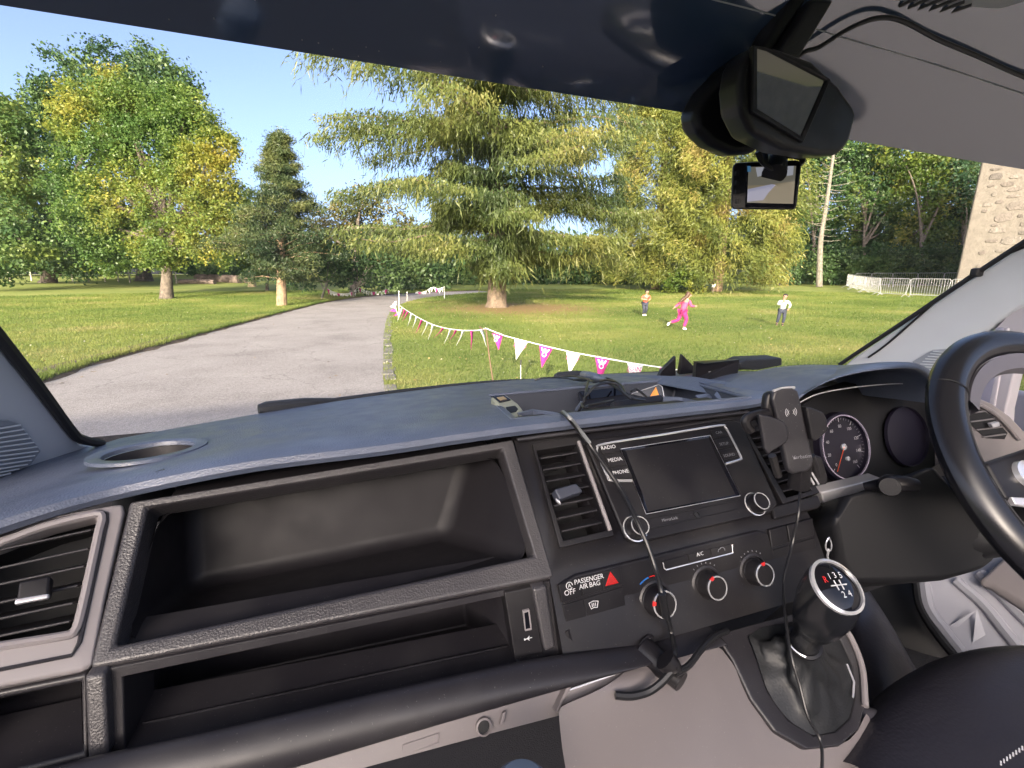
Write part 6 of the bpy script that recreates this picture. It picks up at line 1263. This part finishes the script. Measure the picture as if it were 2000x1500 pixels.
prism('sensor_housing', polyP(MP2, [(1480, 90), (1425, 128), (1380, 175), (1356, 216), (1360, 252), (1392, 284), (1432, 302), (1480, 300), (1500, 270), (1500, 120)]), (0, 0.03, 0.004), M_BLK, mir, bevel=0.012, bseg=4)
prism('mirror_stem', [onY(x, y, Y) for x, y, Y in [(1592, 0, 0.42), (1632, 0, 0.42), (1560, 118, 0.43), (1520, 108, 0.43)]], (0, 0.02, 0.01), M_DARK, mir, bevel=0.004, bseg=3)
prism('stem_cover', [onY(x, y, Y) for x, y, Y in [(1560, -20, 0.425), (1590, -20, 0.425), (1508, 104, 0.44), (1488, 96, 0.44)]], (0, 0.02, 0.01), M_BLK, mir, bevel=0.004)

dc = thing('dash_camera', 'small black dash camera with lit screen hanging below the mirror', 'camera', onY(1495, 360, 0.48))
DP = plane(tuple(onY(1495, 360, 0.48) - CAM), (-0.55, -0.85, 0.02))
prism('camera_body', polyP(DP, [(1437, 318), (1560, 313), (1566, 320), (1556, 404), (1550, 410), (1432, 409), (1428, 402), (1431, 326)]), (0.012, 0.014, 0.004), M_BLK, dc, bevel=0.003, bseg=3)
prism('screen_bezel', polyP(DP, [(1459, 320), (1562, 317), (1552, 406), (1456, 404)], 0.0008), (0, 0.002, 0), M_GLOSS, dc)
# the live picture: grey sky, trees, pale road, lawn
sc = polyP(DP, [(1462, 326), (1555, 324), (1549, 398), (1459, 396)], 0.0014)
def sp_(u, v, o=0.0): return sc[0].lerp(sc[1], u).lerp(sc[3].lerp(sc[2], u), v) + DP[1] * o
def scr(name, uv, col, o): return mesh(name, [sp_(u, v, o) for u, v in uv], [tuple(range(len(uv)))], mat('lcd_' + name + str(o), (0.01, 0.01, 0.01), 0.3, emit=col, estr=0.16), dc, smooth=False)
scr('screen_trees', [(0, 0), (1, 0), (1, 1), (0, 1)], (0.16, 0.15, 0.12), 0.0)
scr('screen_sky', [(0.15, 0.02), (0.95, 0.0), (0.95, 0.24), (0.6, 0.30), (0.4, 0.2), (0.2, 0.28)], (0.36, 0.37, 0.42), 0.0003)
scr('screen_lawn', [(0.0, 0.52), (0.4, 0.50), (1, 0.40), (1, 1), (0.3, 1), (0, 0.9)], (0.24, 0.20, 0.13), 0.0003)
scr('screen_road', [(0.0, 0.62), (0.52, 0.48), (0.60, 0.50), (0.45, 0.72), (0.35, 0.92), (0.0, 0.97)], (0.36, 0.36, 0.48), 0.0006)
scr('screen_icons', [(-0.03, -0.02), (0.04, -0.02), (0.05, 0.14), (-0.02, 0.14)], (0.05, 0.16, 0.30), 0.0009)
for i in range(4):
    q = [(1437, 333 + i * 18), (1446, 332 + i * 18), (1445, 343 + i * 18), (1436, 344 + i * 18)]; prism('side_button', polyP(DP, q, 0.001), (0, 0.003, 0), M_MATTE, dc, bevel=0.001)
tube('camera_mount', [onY(1512, 340, 0.47), onY(1516, 318, 0.478), onY(1508, 300, 0.49)], [0.014, 0.012, 0.006], M_BLK, dc, seg=14, sm=3)
tube('mount_knob', catmull([onY(x, y, 0.47) for x, y in [(1480, 296), (1490, 316), (1512, 330), (1540, 330), (1565, 318), (1564, 308), (1540, 304), (1522, 312)]], 4), 0.0035, M_BLK, dc)
for x in (1492, 1512): tube('mount_clip', [onY(x, 292, 0.49), onY(x + 2, 320, 0.475)], 0.004, M_BLK, dc, seg=8)
cb = tube('dash_camera_cable', catmull([onglass(x, y, 0.020) for x, y in [(1480, 300), (1500, 190), (1560, 110), (1600, 92), (1660, 55), (1716, 35), (1765, 42), (1830, 76), (1910, 110), (2000, 150), (2080, 176)]], 5), 0.0024, M_CABLE, None, seg=8)
tag(cb, 'thin black cable running from the mirror along the top of the windscreen', 'cable')
c2 = tube('pillar_cable', catmull([onP(x, y, PRP, -0.004) if i > 0 else onP(x, y, PRP, -0.003) for i, (x, y) in enumerate([(1696, 698), (1730, 674), (1790, 622), (1850, 570), (1905, 535), (1960, 500), (2010, 478), (2080, 440)])], 4), 0.0022, M_CABLE, None, seg=8)
tag(c2, 'black cable clipped along the right windscreen pillar', 'cable')
clp = onP(1908, 532, PRP, -0.004); cq = tag(box('cable_clip', clp, (0.02, 0.014, 0.016), M_RUB, None, bevel=0.004), 'small black clip holding the cable on the right pillar', 'clip')

# --- phone holder
ph = thing('phone_holder', 'black wireless charging phone holder with two side grips on the air vent', 'phone holder', onY(1550, 860, 0.37))
HP = plane(tuple(onY(1550, 860, 0.37) - CAM), (-0.30, -1, 0.22)); nH = HP[1]
bd = [(1512, 764), (1528, 757), (1548, 756), (1560, 764), (1566, 790), (1590, 900), (1588, 912), (1578, 922), (1548, 927), (1540, 918), (1518, 820), (1508, 780)]
pb = prism('charging_plate', polyP(HP, bd), -nH * 0.010, M_DARK, ph, bevel=0.003, bseg=3)
prism('plate_back', polyP(HP, [(1498, 768), (1515, 762), (1530, 815), (1500, 818), (1494, 795)], -0.006), -nH * 0.012, M_BLK, ph, bevel=0.004)
tube('plate_glint', catmull(polyP(HP, [(1509, 764), (1530, 758), (1552, 757)], -0.002), 4), 0.0016, M_SILVER, ph, seg=6)
prism('side_grip', polyP(HP, [(1482, 808), (1500, 812), (1530, 822), (1538, 832), (1541, 856), (1536, 866), (1508, 882), (1502, 888), (1494, 878)], 0.014), -nH * 0.006, M_DARK, ph, bevel=0.002, bseg=3)
prism('side_grip', polyP(HP, [(1574, 794), (1590, 798), (1610, 806), (1616, 818), (1618, 842), (1606, 852), (1594, 862), (1586, 858)], 0.006), -nH * 0.016, M_BLK, ph, bevel=0.002, bseg=3)
tube('grip_arm', [onP(1500, 820, HP, 0.006), onP(1520, 850, HP, -0.012)], 0.006, M_BLK, ph, seg=8)
tube('clamp_hook', catmull([onP(x, y, HP, -0.006) for x, y in [(1500, 806), (1478, 810), (1458, 818), (1458, 830), (1468, 842)]], 4), 0.0055, M_BLK, ph, seg=10)
tube('vent_clamp', [onP(1565, 900, HP, -0.02), onP(1560, 950, HP, -0.03)], 0.012, M_BLK, ph, seg=12)
prism('clamp_foot', polyP(HP, [(1588, 890), (1606, 892), (1618, 930), (1618, 946), (1560, 958), (1556, 930)], -0.022), -nH * 0.012, M_BLK, ph, bevel=0.003)
for dx in (0, 9): tube('foot_rail', [onP(1576 + dx, 922, HP, -0.018), onP(1590 + dx, 946, HP, -0.018)], 0.0012, M_SILVER, ph, seg=6)
for x0 in (1508, 1584): tube('foot_post', [onP(x0, 890, HP, -0.012), onP(x0 + 12, 930, HP, -0.02)], 0.0045, M_BLK, ph, seg=8)
hx = (onP(1590, 860, HP) - onP(1510, 868, HP)); hx = (hx - nH * hx.dot(nH)).normalized(); hu = nH.cross(hx)
wcn = onP(1545, 805, HP, 0.0008)
for s in (-1, 1):
    for k in (1, 2, 3): tube('charge_symbol', [wcn + (hx * s * math.cos(a) + hu * math.sin(a)) * (0.0012 + 0.0018 * k) for a in np.linspace(-0.75, 0.75, 8)], 0.00022, M_WHITE, pb, seg=4)
text('lettering', 'Verbatim', onP(1566, 892, HP, 0.0008), hx, hu, 0.0060, M_GREYP, pb)
tri = onP(1552, 894, HP, 0.0008); prism('logo_triangle', [tri + hx * 0.0015 * a + hu * 0.0015 * b for a, b in ((-1, -1), (1, -1), (0, 1))], nH * 0.0003, M_GREYP, pb)
pc = tube('phone_holder_cable', catmull([onY(x, y, Y) for x, y, Y in [(1563, 950, 0.385), (1560, 1000, 0.365), (1548, 1060, 0.36), (1535, 1110, 0.345), (1530, 1150, 0.335), (1535, 1210, 0.31), (1545, 1280, 0.285), (1562, 1340, 0.27), (1578, 1400, 0.255), (1600, 1440, 0.245), (1606, 1475, 0.235), (1603, 1540, 0.22)]], 5), 0.0016, M_CABLE, None, seg=8)
tag(pc, 'thin black cable hanging from the phone holder across the gear gaiter', 'cable')
# --- charger cable and plug
ch_ = thing('charger_plug', 'black twelve volt charger plug with lead below the climate controls', 'charger plug', onY(1300, 1290, 0.33))
ca = onY(1275, 1283, 0.335); lathe('plug_body', [(0.008, -0.015), (0.013, -0.012), (0.013, 0.012), (0.011, 0.020), (0.010, 0.034)], ca, (0.35, -0.9, -0.15), M_BLK, ch_, seg=24)
tube('plug_elbow', [onY(1298, 1288, 0.31), onY(1312, 1304, 0.305), onY(1318, 1318, 0.30)], [0.011, 0.010, 0.007], M_BLK, ch_, seg=12, sm=3)
tube('plug_tail', catmull([onY(x, y, Y) for x, y, Y in [(1318, 1316, 0.30), (1345, 1300, 0.305), (1370, 1268, 0.315), (1395, 1243, 0.33), (1420, 1232, 0.34)]], 4), 0.0034, M_CABLE, ch_)
tube('plug_lead', catmull([onY(x, y, Y) for x, y, Y in [(1312, 1312, 0.30), (1290, 1335, 0.30), (1265, 1352, 0.302), (1232, 1360, 0.305), (1202, 1358, 0.31)]], 4), 0.0038, M_CABLE, ch_)
lathe('socket_ring', [(0.0145, 0), (0.0145, 0.004), (0.012, 0.005), (0.012, 0.0)], ca + Vector((0, 0.016, 0)), (0.35, -0.9, -0.15), M_DARK, ch_, seg=24, cap0=False)
wc_ = thing('charger_cable', 'grey and black cable draped from the tray over the radio to the plug', 'cable', onY(1240, 1000, 0.40))
def offA(x, y, o): return onP(x, y, FA, o)
pts = [onP(1098, 806, TP, 0.005), onP(1110, 816, TP, 0.006), onY(1128, 838, 0.482), offA(1150, 866, 0.008), offA(1185, 915, 0.010), offA(1215, 960, 0.012), offA(1240, 1010, 0.022), offA(1262, 1058, 0.022), onP(1280, 1110, FB, 0.022), onP(1293, 1160, FB, 0.034), onP(1303, 1200, FB, 0.024), onP(1312, 1240, FB, 0.018), onY(1318, 1272, 0.315), onY(1310, 1292, 0.312)]
tube('cable', catmull(pts, 6), [0.0030] * 1 and 0.0026, M_CABLE, wc_, seg=10)
tube('cable_sleeve', catmull([p + Vector((0.0006, -0.001, 0.0012)) for p in pts[:4]], 6), 0.0024, mat('cable_grey', (0.22, 0.23, 0.24), 0.4), wc_, seg=10)
tube('cable_end', [onP(1293, 1158, FB, 0.036), onP(1301, 1205, FB, 0.026)], 0.0042, M_CABLE, wc_, seg=12)

# --- things in the tray
ts = thing('card_reader', 'olive grey hand held device with small screen in the left end of the tray', 'device', onP(985, 790, TP))
TB = plane((0.3, 0.6, -0.212), (0.0, -0.25, 1))
prism('device_body', polyP(TB, [(958, 775), (988, 770), (1012, 787), (1022, 800), (1020, 814), (1004, 818), (990, 808), (975, 795)], 0.012), -TB[1] * 0.018, M_OLIVE, ts, bevel=0.004, bseg=3)
prism('device_screen', polyP(TB, [(962, 773), (984, 770), (998, 780), (976, 785)], 0.014), -TB[1] * 0.004, M_GLOSS, ts, bevel=0.001)
prism('screen_display', polyP(TB, [(970, 776), (983, 774), (990, 779), (977, 782)], 0.0146), -TB[1] * 0.001, mat('lcd_amber', (0.3, 0.22, 0.1), 0.2), ts)
prism('finger_hole', polyP(TB, [(988, 795), (1006, 792), (1012, 799), (1008, 804), (996, 806), (990, 802)], 0.0126), -TB[1] * 0.001, M_MATTE, ts)
pn = thing('glossy_phone', 'glossy black phone lying propped in the tray under cables', 'phone', onP(1180, 775, TP))
PP_ = plane((0.40, 0.70, -0.208), (-0.1, -0.55, 1))
prism('phone_body', polyP(PP_, [(1128, 764), (1210, 754), (1232, 770), (1240, 790), (1150, 798), (1136, 786)], 0.0), -PP_[1] * 0.009, M_BLK, pn, bevel=0.003, bseg=3)
prism('phone_screen', polyP(PP_, [(1131, 765), (1208, 756), (1226, 770), (1146, 780)], 0.001), -PP_[1] * 0.002, M_GLOSS, pn)
p2 = thing('dark_tablet', 'dark slab shaped device leaning at the right of the tray', 'device', onP(1265, 780, TP))
PQ = plane((0.46, 0.62, -0.215), (0.25, -0.8, 0.6))
prism('tablet_body', polyP(PQ, [(1200, 783), (1292, 770), (1298, 778), (1294, 784), (1202, 796)], 0.0), -PQ[1] * 0.012, M_BLK, p2, bevel=0.002)
PQ2 = plane((0.47, 0.66, -0.205), (-0.2, -1, 0.4))
prism('tablet_flap', polyP(PQ2, [(1230, 770), (1286, 752), (1294, 756), (1298, 778), (1290, 784)], 0.0), -PQ2[1] * 0.004, M_GLOSS, p2, bevel=0.001)
tube('flap_edge', polyP(PQ2, [(1234, 769), (1287, 751), (1293, 755), (1298, 780)], 0.001), 0.0008, M_SILVER, p2, seg=6)
prism('amber_triangle', polyP(PQ2, [(1268, 777), (1281, 756), (1288, 774)], 0.001), -PQ2[1] * 0.001, mat('amber', (0.75, 0.28, 0.03), 0.3), p2)  # flat amber triangle on the flap
bk = thing('key_card', 'thin blue grey card lying in the right end of the tray', 'card', onP(1382, 773, TP))
prism('card', polyP(TB, [(1358, 772), (1380, 768), (1406, 772), (1400, 776), (1366, 778)], 0.004), -TB[1] * 0.002, M_TOP, bk, bevel=0.0006)
tc_ = thing('cable_bundle', 'tangle of black cables with a plug lying over the tray edge', 'cables', onP(1160, 745, TP))
def ov(x, y, h): return onP(x, y, TP, h)
loops = [[(1044, 742, .006), (1062, 738, .010), (1100, 738, .012), (1138, 744, .012), (1160, 738, .02), (1190, 740, .016), (1212, 752, .012), (1222, 770, .004)],
         [(1092, 738, .008), (1120, 735, .016), (1150, 742, .020), (1185, 748, .020), (1208, 760, .016), (1235, 778, .002), (1260, 782, -.004)],
         [(1150, 740, .022), (1146, 758, .020), (1142, 780, .008), (1134, 796, -.004), (1128, 806, -.012)],
         [(1142, 784, .004), (1148, 770, .016), (1162, 754, .024), (1186, 748, .026), (1206, 752, .022), (1216, 766, .012), (1232, 780, .002)],
         [(1232, 764, .012), (1242, 760, .014), (1252, 766, .010), (1264, 776, .002)],
         [(1135, 786, .0), (1140, 796, .004), (1150, 792, .006), (1175, 787, .008), (1198, 782, .008)],
         [(1200, 745, .016), (1180, 742, .024), (1160, 746, .024), (1144, 740, .02), (1120, 742, .012)]]
for l in loops: tube('cable', catmull([ov(*q) for q in l], 6), 0.0019, M_CABLE, tc_, seg=8)
tube('plug_body', [ov(1140, 732, .020), ov(1152, 734, .022)], 0.0085, mat('plug_grey', (0.16, 0.17, 0.19), 0.4), tc_, seg=14)
tube('plug_head', [ov(1152, 734, .022), ov(1165, 737, .022), ov(1182, 742, .018)], [0.0085, 0.0075, 0.004], M_TOP, tc_, seg=14)
pl_ = thing('cigarette_plug', 'slim dark plug standing against the front wall of the tray', 'plug', ov(1132, 800, 0))
tube('plug_stem', [ov(1137, 786, .002), ov(1130, 800, -.010), ov(1126, 812, -.022)], [0.003, 0.005, 0.006], M_TOP, pl_, seg=10)

# --- tray shaped phone cradle on top of the dash and the black case behind it
ck = thing('dash_cradle', 'low black device cradle with two pointed clips stuck on the dash top', 'cradle', onP(1400, 740, TP))
CZ = plane((0.75, 0.75, -0.205), (0, 0.0, 1))
prism('base_pad', polyP(TP, [(1341, 742), (1380, 744), (1388, 748), (1455, 732), (1430, 728), (1360, 735)], 0.004), -nT * 0.003, M_RUB, ck, bevel=0.001)
bp_ = polyP(TP, [(1357, 740), (1372, 743), (1441, 730), (1441, 722), (1380, 728)], 0.006)
prism('cradle_wall', [bp_[0], bp_[1], bp_[2], bp_[2] + Vector((0, 0, 0.030)), bp_[1] + Vector((0, 0, 0.032)), bp_[0] + Vector((0, 0, 0.032))], (0.004, 0.012, 0), M_BLK, ck, bevel=0.003)
for x, y, s in ((1384, 712, -1), (1398, 708, 1)):
    p = onP(x, 742, TP, 0.0); q = onY(x, y, p.y)
    prism('cradle_clip', [Vector((q.x, p.y + 0.10, q.z)), Vector((q.x + s * 0.035, p.y + 0.10, q.z - 0.030)), Vector((q.x + s * 0.042, p.y + 0.10, q.z - 0.045)), Vector((q.x - 0.004 * s, p.y + 0.10, q.z - 0.045))], (0.004, 0.014, 0), M_BLK, ck, bevel=0.002)
tube('cradle_roller', [onP(1382, 731, TP, 0.012), onP(1408, 726, TP, 0.014)], 0.006, mat('roller_grey', (0.35, 0.36, 0.37), 0.4), ck, seg=12)
cse = thing('black_case', 'flat black hinged case lying on the dash top near the right pillar', 'case', onP(1480, 722, TP))
cp = [onP(x, y, TP, 0.002) for x, y in [(1444, 723), (1480, 724), (1528, 712), (1528, 708), (1458, 712)]]
prism('case_body', [onY(x, y, 0.86) for x, y in [(1446, 722), (1482, 723), (1528, 714), (1528, 699), (1460, 702), (1445, 709)]], (0, 0.05, 0), M_MATTE, cse, bevel=0.004)
prism('case_arm', [onY(x, y, 0.87) for x, y in [(1408, 720), (1444, 722), (1450, 706), (1436, 711), (1408, 712)]], (0, 0.03, 0), M_BLK, cse, bevel=0.003)
# --- wipers lying outside the foot of the glass
for nm, lab, arm, bl in (('wiper', 'long left wiper arm parked along the foot of the windscreen', [(512, 796), (640, 785), (800, 764), (960, 748), (1060, 744)], (505, 800, 648, 783)),
                          ('wiper', 'right wiper arm parked behind the cables at the foot of the windscreen', [(1086, 741), (1180, 735), (1300, 729), (1400, 722), (1460, 716)], (1084, 738, 1150, 730))):
    P_ = [CAM + (onglass(x, y, 0.0) - CAM) * 1.06 for x, y in arm]
    w = thing(nm, lab, 'wiper', P_[0])
    tube('wiper_arm', catmull(P_, 3), 0.0065, M_RUB, w, seg=8)
    a, b = CAM + (onglass(bl[0], bl[1]) - CAM) * 1.05, CAM + (onglass(bl[2], bl[3]) - CAM) * 1.05
    tube('wiper_end', [a, a.lerp(b, 0.1), a.lerp(b, 0.6), b], [0.009, 0.013, 0.012, 0.006], M_RUB, w, seg=10)
cw = mesh('cowl', [rel(x, Yb(x) + 0.012, -0.243) for x in XS] + [rel(x, Yb(x) + 0.16, -0.30) for x in XS], [(i, i + 1, 18 + i, 17 + i) for i in range(16)], M_RUB, van)
